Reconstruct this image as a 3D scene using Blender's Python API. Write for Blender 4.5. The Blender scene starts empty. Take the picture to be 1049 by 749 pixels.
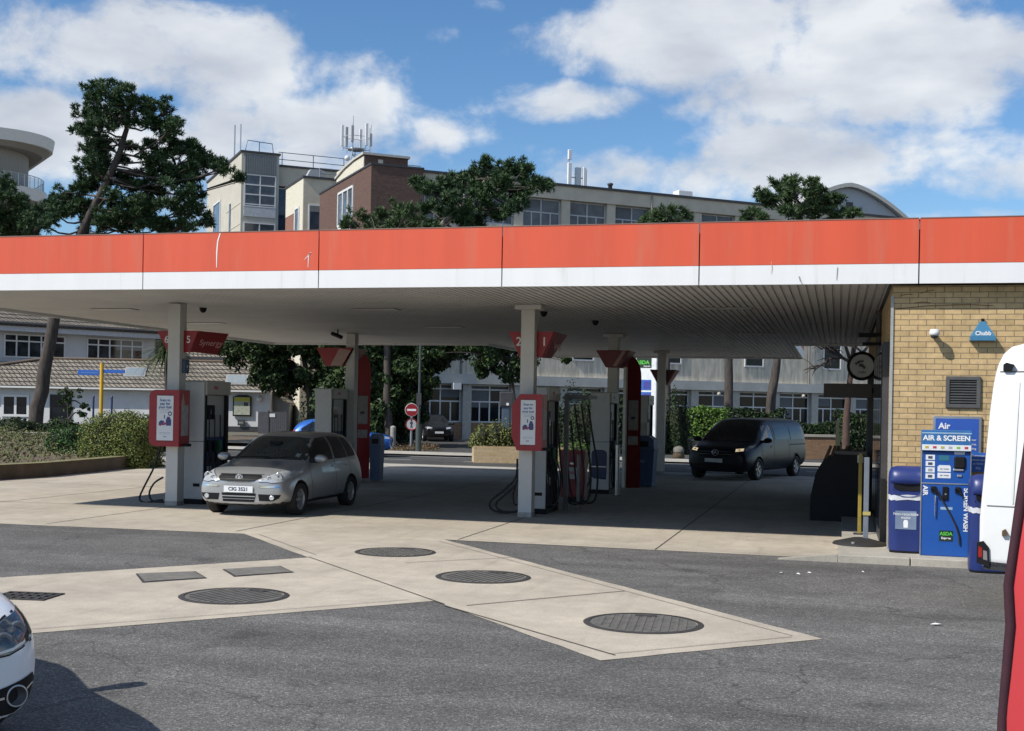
import bpy, bmesh, math, random
import numpy as np
from mathutils import Vector, Matrix
from mathutils.bvhtree import BVHTree
from mathutils.geometry import delaunay_2d_cdt, tessellate_polygon
random.seed(7); RNG = np.random.default_rng(7)
S = bpy.context.scene; COL = S.collection; R = math.radians
# ------------------------------------------------------------------ camera model (station frame: X along the canopy front, Y into the forecourt)
F = 1270.; H = 1.95; ROLL = R(1.05); YH = 43.5; YAW = R(14.8)
FWD = Vector((-math.sin(YAW), math.cos(YAW), 0)); RGT = Vector((math.cos(YAW), math.sin(YAW), 0))
def ray(px, py):
    x = px - 524.5; y = py - 374.5
    xr = x*math.cos(ROLL) + y*math.sin(ROLL); yr = -x*math.sin(ROLL) + y*math.cos(ROLL)
    return FWD + RGT*(xr/F) + Vector((0, 0, (YH - yr)/F))
EYE = Vector((0, 0, H))
def G(px, py, z=0.):
    r = ray(px, py); return EYE + r*((z - H)/r.z)
def PV(px, py, V):
    r = ray(px, py); return EYE + r*(V/r.y)
def PD(px, py, d):
    return EYE + ray(px, py)*d
def CW(x, d, z=0.):
    v = RGT*x + FWD*d; return Vector((v.x, v.y, z))
def CWpx(px, d, z=0.):
    return CW((px - 524.5)/F*d, d, z)

# ------------------------------------------------------------------ materials
MATS = {}
def nd(nt, t, **kw):
    n = nt.nodes.new(t)
    for k, v in kw.items():
        if k in n.inputs: n.inputs[k].default_value = v
        else: setattr(n, k, v)
    return n
def rgb(c): return (c[0], c[1], c[2], 1)
def mat(name, col, rough=.6, metal=0., var=.12, scale=6., bump=0., bscale=60., spec=.5, coat=0., dirt=None, stretch=None, emit=0.):
    if name in MATS: return MATS[name]
    m = bpy.data.materials.new(name); m.use_nodes = True; nt = m.node_tree
    b = nt.nodes['Principled BSDF']; L = nt.links.new
    b.inputs['Roughness'].default_value = rough; b.inputs['Metallic'].default_value = metal
    b.inputs['Specular IOR Level'].default_value = spec; b.inputs['Coat Weight'].default_value = coat
    tc = nd(nt, 'ShaderNodeTexCoord'); src = tc.outputs['Object']
    if stretch:
        mp = nd(nt, 'ShaderNodeMapping'); mp.inputs['Scale'].default_value = stretch
        L(src, mp.inputs[0]); src = mp.outputs[0]
    n = nd(nt, 'ShaderNodeTexNoise', Scale=scale, Detail=5., Roughness=.62); L(src, n.inputs['Vector'])
    r = nd(nt, 'ShaderNodeValToRGB')
    lo = [max(0, c*(1 - var)) for c in col]; hi = [min(1, c*(1 + var)) for c in col]
    r.color_ramp.elements[0].position = .3; r.color_ramp.elements[1].position = .7
    r.color_ramp.elements[0].color = rgb(lo); r.color_ramp.elements[1].color = rgb(hi)
    L(n.outputs['Fac'], r.inputs[0]); out = r.outputs[0]
    if dirt:
        dc, dsc, thr = dirt
        n2 = nd(nt, 'ShaderNodeTexNoise', Scale=dsc, Detail=6., Roughness=.7); L(src, n2.inputs['Vector'])
        r2 = nd(nt, 'ShaderNodeValToRGB'); r2.color_ramp.elements[0].position = thr; r2.color_ramp.elements[1].position = min(1, thr + .22)
        r2.color_ramp.elements[0].color = (0, 0, 0, 1); r2.color_ramp.elements[1].color = (1, 1, 1, 1)
        L(n2.outputs['Fac'], r2.inputs[0])
        mx = nd(nt, 'ShaderNodeMix', data_type='RGBA'); mx.inputs[7].default_value = rgb(dc)
        L(r2.outputs[0], mx.inputs[0]); L(out, mx.inputs[6]); out = mx.outputs[2]
    L(out, b.inputs['Base Color'])
    if emit:
        L(out, b.inputs['Emission Color']); b.inputs['Emission Strength'].default_value = emit
    if bump:
        nb = nd(nt, 'ShaderNodeTexNoise', Scale=bscale, Detail=4.); L(src, nb.inputs['Vector'])
        bp = nd(nt, 'ShaderNodeBump', Strength=bump, Distance=.02); L(nb.outputs['Fac'], bp.inputs['Height']); L(bp.outputs[0], b.inputs['Normal'])
    MATS[name] = m; return m
def mat_brick(name, c1, c2, mortar, bw=.215, bh=.065, ms=.010, rough=.85, axis='XZ', bump=.4, bias=0.):
    if name in MATS: return MATS[name]
    m = bpy.data.materials.new(name); m.use_nodes = True; nt = m.node_tree; L = nt.links.new
    b = nt.nodes['Principled BSDF']; b.inputs['Roughness'].default_value = rough
    tc = nd(nt, 'ShaderNodeTexCoord'); sp = nd(nt, 'ShaderNodeSeparateXYZ'); L(tc.outputs['Object'], sp.inputs[0])
    ad = nd(nt, 'ShaderNodeMath', operation='ADD'); L(sp.outputs[0], ad.inputs[0]); L(sp.outputs[1], ad.inputs[1])
    cb = nd(nt, 'ShaderNodeCombineXYZ'); L(ad.outputs[0], cb.inputs[0]); L(sp.outputs[2], cb.inputs[1])
    br = nd(nt, 'ShaderNodeTexBrick', Scale=1.)
    br.inputs['Brick Width'].default_value = bw + ms; br.inputs['Row Height'].default_value = bh + ms
    br.inputs['Mortar Size'].default_value = ms*.5; br.inputs['Mortar Smooth'].default_value = .15; br.inputs['Bias'].default_value = bias
    br.inputs['Color1'].default_value = rgb(c1); br.inputs['Color2'].default_value = rgb(c2); br.inputs['Mortar'].default_value = rgb(mortar)
    L(cb.outputs[0], br.inputs['Vector'])
    n = nd(nt, 'ShaderNodeTexNoise', Scale=9., Detail=6., Roughness=.7); L(tc.outputs['Object'], n.inputs['Vector'])
    mr = nd(nt, 'ShaderNodeMapRange'); mr.inputs[1].default_value = .25; mr.inputs[2].default_value = .75; mr.inputs[3].default_value = .72; mr.inputs[4].default_value = 1.2
    L(n.outputs['Fac'], mr.inputs[0])
    mx = nd(nt, 'ShaderNodeMix', data_type='RGBA', blend_type='MULTIPLY'); mx.inputs[0].default_value = 1
    L(br.outputs['Color'], mx.inputs[6]); L(mr.outputs[0], mx.inputs[7]); L(mx.outputs[2], b.inputs['Base Color'])
    bp = nd(nt, 'ShaderNodeBump', Strength=bump, Distance=.01, invert=True); L(br.outputs['Fac'], bp.inputs['Height']); L(bp.outputs[0], b.inputs['Normal'])
    MATS[name] = m; return m
def mat_leaf(name, cols, rough=.55):
    if name in MATS: return MATS[name]
    m = bpy.data.materials.new(name); m.use_nodes = True; nt = m.node_tree; L = nt.links.new
    b = nt.nodes['Principled BSDF']; b.inputs['Roughness'].default_value = rough; b.inputs['Specular IOR Level'].default_value = .3
    g = nd(nt, 'ShaderNodeNewGeometry'); r = nd(nt, 'ShaderNodeValToRGB'); r.color_ramp.interpolation = 'LINEAR'
    e = r.color_ramp.elements
    while len(e) < len(cols): e.new(.5)
    for i, c in enumerate(cols): e[i].position = i/(len(cols) - 1); e[i].color = rgb(c)
    L(g.outputs['Random Per Island'], r.inputs[0]); L(r.outputs[0], b.inputs['Base Color'])
    MATS[name] = m; return m
def mat_glass(name, col=(.02, .025, .03), rough=.05, var=.5):
    return mat(name, col, rough=rough, var=var, scale=1.3, spec=.6)
def mat_tiles(name, c1, c2, c3):
    if name in MATS: return MATS[name]
    m = mat_brick(name, c1, c2, c3, bw=.25, bh=.20, ms=.085, rough=.9, bump=1., bias=-.1)
    return m
def mat_asphalt(name, base=.055):
    if name in MATS: return MATS[name]
    m = bpy.data.materials.new(name); m.use_nodes = True; nt = m.node_tree; L = nt.links.new
    b = nt.nodes['Principled BSDF']; b.inputs['Roughness'].default_value = .88; b.inputs['Specular IOR Level'].default_value = .3
    tc = nd(nt, 'ShaderNodeTexCoord'); o = tc.outputs['Object']
    big = nd(nt, 'ShaderNodeTexNoise', Scale=.35, Detail=6., Roughness=.65); L(o, big.inputs['Vector'])
    mid = nd(nt, 'ShaderNodeTexNoise', Scale=2.2, Detail=6., Roughness=.7, Distortion=.6); L(o, mid.inputs['Vector'])
    st = nd(nt, 'ShaderNodeTexVoronoi', Scale=82.); L(o, st.inputs['Vector'])
    fine = nd(nt, 'ShaderNodeTexNoise', Scale=55., Detail=3., Roughness=.8); L(o, fine.inputs['Vector'])
    sep = nd(nt, 'ShaderNodeSeparateColor'); L(st.outputs['Color'], sep.inputs[0])
    # stones: each aggregate cell has its own tone, a few are nearly white
    rs = nd(nt, 'ShaderNodeValToRGB'); e = rs.color_ramp.elements
    e[0].position = 0; e[0].color = (base*.64, base*.62, base*.58, 1); e[1].position = 1; e[1].color = (base*2.7, base*2.6, base*2.45, 1)
    k = e.new(.55); k.color = (base*1.03, base*1.0, base*.94, 1); k = e.new(.9); k.color = (base*1.5, base*1.46, base*1.36, 1)
    k = e.new(.975); k.color = (base*1.9, base*1.85, base*1.75, 1)
    L(sep.outputs[0], rs.inputs[0])
    r1 = nd(nt, 'ShaderNodeMapRange'); r1.inputs[1].default_value = .3; r1.inputs[2].default_value = .7; r1.inputs[3].default_value = .78; r1.inputs[4].default_value = 1.22; L(big.outputs['Fac'], r1.inputs[0])
    r2 = nd(nt, 'ShaderNodeMapRange'); r2.inputs[1].default_value = .3; r2.inputs[2].default_value = .72; r2.inputs[3].default_value = .84; r2.inputs[4].default_value = 1.14; L(mid.outputs['Fac'], r2.inputs[0])
    r3 = nd(nt, 'ShaderNodeMapRange'); r3.inputs[1].default_value = .25; r3.inputs[2].default_value = .75; r3.inputs[3].default_value = .72; r3.inputs[4].default_value = 1.28; L(fine.outputs['Fac'], r3.inputs[0])
    # oil drips: sparse dark stains
    oil = nd(nt, 'ShaderNodeTexNoise', Scale=.9, Detail=4., Roughness=.55); L(o, oil.inputs['Vector'])
    r4 = nd(nt, 'ShaderNodeMapRange'); r4.inputs[1].default_value = .60; r4.inputs[2].default_value = .72; r4.inputs[3].default_value = 1; r4.inputs[4].default_value = .62; L(oil.outputs['Fac'], r4.inputs[0])
    mpw = nd(nt, 'ShaderNodeMapping'); mpw.inputs['Scale'].default_value = (.10, 1.1, 1); mpw.inputs['Rotation'].default_value = (0, 0, .22); L(o, mpw.inputs[0])
    wn = nd(nt, 'ShaderNodeTexNoise', Scale=1.3, Detail=4., Roughness=.55, Distortion=.3); L(mpw.outputs[0], wn.inputs['Vector'])
    r5 = nd(nt, 'ShaderNodeMapRange'); r5.inputs[1].default_value = .38; r5.inputs[2].default_value = .66; r5.inputs[3].default_value = 1.08; r5.inputs[4].default_value = .80; L(wn.outputs['Fac'], r5.inputs[0])
    sm = nd(nt, 'ShaderNodeTexNoise', Scale=3.4, Detail=3., Roughness=.5); L(o, sm.inputs['Vector'])
    r6 = nd(nt, 'ShaderNodeMapRange'); r6.inputs[1].default_value = .70; r6.inputs[2].default_value = .76; r6.inputs[3].default_value = 1; r6.inputs[4].default_value = .60; L(sm.outputs['Fac'], r6.inputs[0])
    dn = nd(nt, 'ShaderNodeTexNoise', Scale=1.1, Detail=5.); L(o, dn.inputs['Vector'])
    dm = nd(nt, 'ShaderNodeMix', data_type='RGBA', blend_type='ADD'); dm.inputs[0].default_value = .9; L(o, dm.inputs[6]); L(dn.outputs['Color'], dm.inputs[7])
    ck = nd(nt, 'ShaderNodeTexVoronoi', Scale=.30, feature='DISTANCE_TO_EDGE'); L(dm.outputs[2], ck.inputs['Vector'])
    r7 = nd(nt, 'ShaderNodeMapRange'); r7.inputs[1].default_value = .0; r7.inputs[2].default_value = .006; r7.inputs[3].default_value = .62; r7.inputs[4].default_value = 1; L(ck.outputs['Distance'], r7.inputs[0])
    cur = rs.outputs[0]
    for rr in (r1, r2, r3, r4, r5, r6, r7):
        mx = nd(nt, 'ShaderNodeMix', data_type='RGBA', blend_type='MULTIPLY'); mx.inputs[0].default_value = 1
        L(cur, mx.inputs[6]); L(rr.outputs[0], mx.inputs[7]); cur = mx.outputs[2]
    L(cur, b.inputs['Base Color'])
    bp = nd(nt, 'ShaderNodeBump', Strength=.5, Distance=.008); L(st.outputs['Distance'], bp.inputs['Height']); L(bp.outputs[0], b.inputs['Normal'])
    MATS[name] = m; return m
def mat_concrete(name, base):
    if name in MATS: return MATS[name]
    m = bpy.data.materials.new(name); m.use_nodes = True; nt = m.node_tree; L = nt.links.new
    b = nt.nodes['Principled BSDF']; b.inputs['Roughness'].default_value = .85; b.inputs['Specular IOR Level'].default_value = .3
    tc = nd(nt, 'ShaderNodeTexCoord'); o = tc.outputs['Object']
    cur = None
    rgbn = nd(nt, 'ShaderNodeRGB'); rgbn.outputs[0].default_value = rgb(base); cur = rgbn.outputs[0]
    mp = nd(nt, 'ShaderNodeMapping'); mp.inputs['Scale'].default_value = (2.6, .30, 1); L(o, mp.inputs[0])   # traffic wear runs along the lanes
    for (sc, lo, hi, a, bb, v) in ((.5, .3, .7, .80, 1.14, o), (3.2, .3, .72, .86, 1.1, o), (40., .25, .75, .86, 1.14, o), (1.6, .54, .76, 1.0, .80, mp.outputs[0]), (2.6, .66, .74, 1.0, .78, o), (9., .67, .75, 1.0, .80, o)):
        n = nd(nt, 'ShaderNodeTexNoise', Scale=sc, Detail=6., Roughness=.66); L(v, n.inputs['Vector'])
        r = nd(nt, 'ShaderNodeMapRange'); r.inputs[1].default_value = lo; r.inputs[2].default_value = hi; r.inputs[3].default_value = a; r.inputs[4].default_value = bb
        L(n.outputs['Fac'], r.inputs[0])
        mx = nd(nt, 'ShaderNodeMix', data_type='RGBA', blend_type='MULTIPLY'); mx.inputs[0].default_value = 1
        L(cur, mx.inputs[6]); L(r.outputs[0], mx.inputs[7]); cur = mx.outputs[2]
    L(cur, b.inputs['Base Color'])
    nb = nd(nt, 'ShaderNodeTexNoise', Scale=90., Detail=3.); L(o, nb.inputs['Vector'])
    bp = nd(nt, 'ShaderNodeBump', Strength=.25, Distance=.01); L(nb.outputs['Fac'], bp.inputs['Height']); L(bp.outputs[0], b.inputs['Normal'])
    MATS[name] = m; return m

M_ASPH = mat_asphalt('asphalt', .128)
M_ROAD = mat_asphalt('road_asphalt', .075)
M_CONC = mat_concrete('forecourt_concrete', (.50, .44, .352))
M_PAVE = mat_concrete('pavement_slab', (.44, .41, .35))
M_JOINT = mat('joint_filler', (.10, .09, .078), .9, var=.3)
M_RED = mat('fascia_red', (.68, .10, .044), .45, var=.07, scale=1.1, dirt=((.60, .155, .09), 1.4, .54), stretch=(2.2, 1, .18))
M_WHITE = mat('fascia_white', (.80, .80, .79), .45, var=.03, scale=1.2, dirt=((.66, .64, .60), 1.4, .57), stretch=(3, 1, .22))
M_SOFFIT = mat('soffit_sheet', (.56, .55, .53), .6, var=.10, scale=.8, dirt=((.42, .40, .37), .55, .60))
M_COLUMN = mat('column_paint', (.58, .565, .53), .6, var=.06, scale=3, dirt=((.36, .31, .26), 2.2, .66))
M_GREYP = mat('pump_grey', (.52, .52, .51), .5, var=.05)
M_BEIGE = mat('pump_beige', (.50, .47, .41), .5, var=.05)
M_BLACK = mat('black_plastic', (.012, .012, .014), .6, var=.2, spec=.18)
M_RUBBER = mat('rubber', (.02, .02, .02), .75, var=.2)
M_DARK = mat('dark_metal', (.05, .05, .055), .5, var=.2)
M_STEEL = mat('steel', (.48, .49, .5), .35, metal=.8, var=.08)
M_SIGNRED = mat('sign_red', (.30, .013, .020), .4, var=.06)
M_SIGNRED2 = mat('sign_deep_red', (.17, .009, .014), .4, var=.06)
M_POSTER = mat('poster_white', (.74, .76, .78), .5, var=.03)
M_BLUE = mat('bin_blue', (.016, .032, .155), .38, var=.12, scale=4, dirt=((.06, .07, .13), 3, .66))
M_MACH = mat('machine_blue', (.012, .085, .36), .4, var=.06, dirt=((.03, .10, .32), 3, .64))
M_PBLUE = mat('print_blue', (.03, .13, .48), .5, var=.06)
M_TXTW = mat('lettering_white', (.82, .82, .82), .5, var=.02)
M_TXTD = mat('lettering_dark', (.05, .06, .10), .5, var=.1)
M_TXTB = mat('lettering_blue', (.04, .12, .35), .5, var=.1)
M_GREEN = mat('logo_green', (.10, .52, .06), .5, var=.05)
M_YELLOW = mat('yellow_paint', (.72, .42, .03), .5, var=.08)
M_BUFF = mat_brick('buff_brick', (.60, .425, .215), (.51, .355, .17), (.21, .16, .10), ms=.011)  # mortar colour is darkened to carry the shade of the recessed joints
M_REDBR = mat_brick('brown_brick', (.155, .085, .062), (.11, .060, .047), (.15, .12, .10))
M_REDBR2 = mat_brick('warm_brick', (.30, .14, .095), (.25, .115, .08), (.25, .19, .15))
M_TANBR = mat_brick('tan_brick', (.32, .19, .11), (.25, .145, .08), (.22, .17, .12))
M_WALLW = mat('render_white', (.66, .66, .66), .85, var=.07, scale=1.5, dirt=((.42, .43, .44), .6, .62))
M_CREAM = mat('cream_render', (.52, .49, .415), .85, var=.08, scale=.8)
M_STONE = mat('grey_stone', (.60, .535, .42), .85, var=.12, scale=.9)
M_PANEL = mat('weathered_panel', (.66, .59, .47), .9, var=.30, scale=1.1, stretch=(3.2, 3.2, .55), dirt=((.27, .26, .23), .8, .52))
M_FRAMEW = mat('window_frame_white', (.72, .72, .70), .5, var=.04)
M_GLASS = mat('window_glass', (.012, .015, .02), rough=.07, var=.5, scale=1.3, spec=.22)
M_GLASSB = mat_glass('sky_window_glass', (.08, .11, .15), .08)
M_ROOFT = mat_tiles('roof_tiles', (.29, .255, .205), (.19, .168, .135), (.028, .026, .023))
M_BARK = mat('pine_bark', (.072, .060, .052), .95, var=.45, scale=3, stretch=(3, 3, .7), bump=.8, bscale=8)
M_BARKP = mat('pale_bark', (.24, .205, .165), .95, var=.3, scale=3, stretch=(3, 3, .7))
M_SOIL = mat('dry_soil', (.13, .095, .06), .95, var=.35, scale=3)
M_TYRE = mat('tyre_rubber', (.016, .016, .017), .8, var=.2)
M_RIM = mat('alloy_rim', (.50, .51, .52), .3, metal=.75, var=.05)
M_CHROME = mat('chrome', (.75, .76, .78), .12, metal=1., var=.02)
M_LAMPG = mat('headlamp_glass', (.55, .58, .60), .08, metal=.35, var=.2, scale=18)
M_CARGL = mat('car_glass', (.012, .014, .016), .03, var=.5, scale=2, spec=.7, coat=.3)
M_UNDER = mat('underbody', (.012, .012, .012), .9)
def paint(name, c, metal=.0, rough=.32): return mat(name, c, rough, metal=metal, var=.02, coat=.6)
L_PINE = mat_leaf('pine_needles', [(.014, .036, .018), (.030, .068, .028), (.055, .105, .038), (.095, .15, .055)])
L_PINE2 = mat_leaf('pine_needles_light', [(.020, .044, .018), (.042, .080, .030), (.075, .125, .045), (.11, .16, .065)])
L_DARK = mat_leaf('broad_leaves', [(.012, .024, .010), (.024, .048, .014), (.045, .080, .022), (.08, .115, .035)])
L_SHRUB = mat_leaf('shrub_leaves', [(.06, .09, .022), (.11, .14, .034), (.17, .195, .052), (.25, .25, .08)])
L_BRIGHT = mat_leaf('bright_leaves', [(.05, .10, .015), (.10, .19, .03), (.16, .26, .05)])
L_GREEN = mat_leaf('green_leaves', [(.02, .06, .015), (.04, .11, .025), (.07, .15, .04)])
L_DRY = mat_leaf('dry_plants', [(.10, .075, .04), (.09, .12, .04), (.14, .165, .055), (.22, .19, .11)])

# ------------------------------------------------------------------ mesh builder
class MB:
    def __init__(s): s.v = []; s.f = []; s.m = []; s.sm = []
    def add(s, vs, fs, mi=0, smooth=False):
        o = len(s.v); s.v += [tuple(v) for v in vs]
        for f in fs: s.f.append([i + o for i in f]); s.m.append(mi); s.sm.append(smooth)
        return s
    def box(s, x0, x1, y0, y1, z0, z1, mi=0, bev=0.):
        if bev <= 0:
            v = [(x, y, z) for z in (z0, z1) for y in (y0, y1) for x in (x0, x1)]
            return s.add(v, [(0, 2, 3, 1), (4, 5, 7, 6), (0, 1, 5, 4), (2, 6, 7, 3), (0, 4, 6, 2), (1, 3, 7, 5)], mi)
        bm = bmesh.new(); bmesh.ops.create_cube(bm, size=1)
        for v in bm.verts: v.co = Vector(((x0 + x1)/2 + v.co.x*(x1 - x0), (y0 + y1)/2 + v.co.y*(y1 - y0), (z0 + z1)/2 + v.co.z*(z1 - z0)))
        bmesh.ops.bevel(bm, geom=bm.edges[:], offset=bev, segments=2, affect='EDGES', profile=.5)
        return s.frombm(bm, mi)
    def frombm(s, bm, mi=0, smooth=False):
        bm.verts.index_update(); vs = [v.co.copy() for v in bm.verts]; fs = [[v.index for v in f.verts] for f in bm.faces]
        bm.free(); return s.add(vs, fs, mi, smooth)
    def prism(s, poly, a0, a1, plane='XZ', mi=0, smooth=False):
        def P(p, a): return {'XZ': (p[0], a, p[1]), 'XY': (p[0], p[1], a), 'YZ': (a, p[0], p[1])}[plane]
        n = len(poly); vs = [P(p, a0) for p in poly] + [P(p, a1) for p in poly]
        fs = [[i, (i + 1) % n, n + (i + 1) % n, n + i] for i in range(n)]
        s.add(vs, fs, mi, smooth)
        tri = tessellate_polygon([[Vector((p[0], p[1], 0)) for p in poly]])
        s.add([P(p, a0) for p in poly], [list(t) for t in tri], mi); s.add([P(p, a1) for p in poly], [list(t)[::-1] for t in tri], mi)
        return s
    def tube(s, pts, rad, n=8, mi=0, caps=True, smooth=True):
        pts = [Vector(p) for p in pts]; k = len(pts); rads = rad if isinstance(rad, (list, tuple)) else [rad]*k
        vs = []; up = Vector((0, 0, 1)); prev = None
        for i, p in enumerate(pts):
            t = (pts[min(i + 1, k - 1)] - pts[max(i - 1, 0)]).normalized()
            if prev is None:
                a = t.cross(up) if abs(t.dot(up)) < .95 else t.cross(Vector((1, 0, 0)))
            else: a = prev - t*prev.dot(t)
            a.normalize(); prev = a; b = t.cross(a)
            for j in range(n):
                an = 2*math.pi*j/n; vs.append(p + (a*math.cos(an) + b*math.sin(an))*rads[i])
        fs = [[i*n + j, i*n + (j + 1) % n, (i + 1)*n + (j + 1) % n, (i + 1)*n + j] for i in range(k - 1) for j in range(n)]
        s.add(vs, fs, mi, smooth)
        if caps: s.add(vs[:n], [list(range(n))[::-1]], mi); s.add(vs[-n:], [list(range(n))], mi)
        return s
    def cyl(s, c, r, z0, z1, n=24, mi=0, axis='Z', r2=None):
        r2 = r if r2 is None else r2
        def P(a, rr, h):
            u, w = rr*math.cos(a), rr*math.sin(a)
            return {'Z': (c[0] + u, c[1] + w, h), 'Y': (c[0] + u, h, c[1] + w), 'X': (h, c[0] + u, c[1] + w)}[axis]
        A = [2*math.pi*i/n for i in range(n)]
        vs = [P(a, r, z0) for a in A] + [P(a, r2, z1) for a in A]
        s.add(vs, [[i, (i + 1) % n, n + (i + 1) % n, n + i] for i in range(n)], mi, True)
        s.add(vs[:n], [list(range(n))[::-1]], mi); s.add(vs[n:], [list(range(n))], mi); return s
    def lathe(s, prof, c, axis='Z', n=32, mi=0, smooth=True):
        vs = []
        for (r, h) in prof:
            for i in range(n):
                a = 2*math.pi*i/n; u, w = r*math.cos(a), r*math.sin(a)
                vs.append({'Z': (c[0] + u, c[1] + w, c[2] + h), 'Y': (c[0] + u, c[1] + h, c[2] + w), 'X': (c[0] + h, c[1] + u, c[2] + w)}[axis])
        k = len(prof)
        return s.add(vs, [[i*n + j, i*n + (j + 1) % n, (i + 1)*n + (j + 1) % n, (i + 1)*n + j] for i in range(k - 1) for j in range(n)], mi, smooth)
    def build(s, name, mats, parent=None, loc=None, fix=True, shade=None):
        me = bpy.data.meshes.new(name); me.from_pydata(s.v, [], s.f)
        for m in (mats if isinstance(mats, (list, tuple)) else [mats]): me.materials.append(m)
        me.polygons.foreach_set('material_index', s.m); me.polygons.foreach_set('use_smooth', s.sm if shade is None else [shade]*len(s.m))
        if fix:
            bm = bmesh.new(); bm.from_mesh(me); bmesh.ops.recalc_face_normals(bm, faces=bm.faces[:]); bm.to_mesh(me); bm.free()
        me.update()
        o = bpy.data.objects.new(name, me); COL.objects.link(o)
        if parent: o.parent = parent
        if loc is not None: o.location = loc
        return o
def tag(o, label, cat, group=None, kind=None):
    if label: o['label'] = label
    if cat: o['category'] = cat
    if group: o['group'] = group
    if kind: o['kind'] = kind
    return o
def thing(name, label, cat, loc=(0, 0, 0), rz=0., group=None, scale=1.):
    o = bpy.data.objects.new(name, None); COL.objects.link(o); o.empty_display_size = .2
    o.location = loc; o.rotation_euler = (0, 0, rz); o.scale = (scale,)*3
    return tag(o, label, cat, group)
def struct(o): o['kind'] = 'structure'; return o
def sheet(name, poly, z, m):
    mb = MB(); tri = tessellate_polygon([[Vector((p[0], p[1], 0)) for p in poly]])
    mb.add([(p[0], p[1], z) for p in poly], [list(t) for t in tri])
    o = mb.build(name, m)
    for p in o.data.polygons:
        if p.normal.z < 0: p.flip()
    return struct(o)
def children(o): return [c for c in bpy.data.objects if c.parent == o]
def copy_tree(o, parent=None):
    c = o.copy(); COL.objects.link(c)
    if parent: c.parent = parent
    for ch in children(o): copy_tree(ch, c)
    return c
def dup(o, loc, label, rz=None):
    c = copy_tree(o); c.location = loc; c['label'] = label
    if rz is not None: c.rotation_euler = (0, 0, rz)
    return c
def text(name, s, size, m, parent, loc, face='-Y', align='CENTER', shear=0., rot=0., depth=.0015, bold=0.):
    cu = bpy.data.curves.new(name, 'FONT'); cu.body = s; cu.size = size; cu.align_x = align; cu.align_y = 'CENTER'; cu.shear = shear; cu.extrude = depth; cu.offset = bold*size
    t = bpy.data.objects.new(name + '_curve', cu); COL.objects.link(t)
    dg = bpy.context.evaluated_depsgraph_get(); dg.update()
    me = bpy.data.meshes.new_from_object(t.evaluated_get(dg)); bpy.data.objects.remove(t); bpy.data.curves.remove(cu)
    me.name = name; me.materials.clear(); me.materials.append(m)
    base = Matrix.Rotation(rot, 4, 'Z')
    up = Matrix.Rotation(R(90), 4, 'X')
    yw = {'-Y': 0, '+X': 90, '+Y': 180, '-X': 270}.get(face, face)
    me.transform(Matrix.Rotation(R(yw), 4, 'Z') @ up @ base)
    o = bpy.data.objects.new(name, me); COL.objects.link(o); o.location = loc
    if parent: o.parent = parent
    return o

# ------------------------------------------------------------------ foliage (numpy)
def leaf_mesh(name, cen, nrm, size, m, parent=None, kind='leaf', loc=None):
    """every leaf: one small folded quad; every needle tuft: a handful of narrow blades round a twig end"""
    n = len(cen); cen = np.asarray(cen, float); nrm = np.asarray(nrm, float)
    nrm = nrm/(np.linalg.norm(nrm, axis=1, keepdims=True) + 1e-9)
    t = RNG.normal(size=(n, 3)); t -= nrm*(t*nrm).sum(1, keepdims=True); t /= np.linalg.norm(t, axis=1, keepdims=True) + 1e-9
    b = np.cross(nrm, t)
    sz = (size*RNG.uniform(.6, 1.35, n))[:, None]
    if kind == 'leaf':
        fold = nrm*sz*.22
        P = np.stack([cen - t*sz*.5, cen + b*sz*.3 + fold, cen + t*sz*.5, cen - b*sz*.3 + fold], 1)
        verts = P.reshape(-1, 3); faces = np.arange(n*4).reshape(n, 4)
        faces = faces.tolist()
    else:
        k = 9; V = []; Fc = []
        for j in range(k):
            an = 2*math.pi*j/k + RNG.uniform(-.4, .4, (n, 1)); tilt = RNG.uniform(.25, 1.15, (n, 1))
            d = nrm*np.cos(tilt) + (t*np.cos(an) + b*np.sin(an))*np.sin(tilt)
            w = np.cross(d, nrm + .3*t); w /= np.linalg.norm(w, axis=1, keepdims=True) + 1e-9
            l = sz*RNG.uniform(.7, 1.15, (n, 1))
            V.append(np.stack([cen - w*sz*.10, cen + w*sz*.10, cen + d*l + w*sz*.035, cen + d*l - w*sz*.035], 1))
        V = np.stack(V, 1)
        core = np.stack([cen]*1, 1)
        verts = V.reshape(-1, 3); faces = np.arange(n*k*4).reshape(-1, 4).tolist()
    me = bpy.data.meshes.new(name); me.from_pydata(verts.tolist(), [], faces); me.materials.append(m); me.update()
    o = bpy.data.objects.new(name, me); COL.objects.link(o)
    if parent: o.parent = parent
    if loc is not None: o.location = loc
    return o
def clump_points(c, r, n, flat=.75, shell=.55, up=.35):
    """points in an uneven clump: mostly near its surface, thinner below"""
    d = RNG.normal(size=(n, 3)); d /= np.linalg.norm(d, axis=1, keepdims=True)
    rad = r*(shell + (1 - shell)*RNG.uniform(0, 1, n)**.5)*RNG.uniform(.8, 1.15, n)
    p = d*rad[:, None]; p[:, 2] *= flat
    q = d.copy(); q[:, 2] += up; q += RNG.normal(size=(n, 3))*.35
    return p + np.asarray(c), q
def limb(mb, pts, r0, r1, n=7, wob=.0):
    k = len(pts); rs = [r0 + (r1 - r0)*i/(k - 1) for i in range(k)]
    mb.tube([Vector(p) + Vector((random.uniform(-wob, wob), random.uniform(-wob, wob), 0)) for p in pts], rs, n)
def curve_pts(a, b, bend, n=6):
    a, b = Vector(a), Vector(b); return [a.lerp(b, i/(n - 1)) + Vector(bend)*math.sin(math.pi*i/(n - 1)) for i in range(n)]

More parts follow.
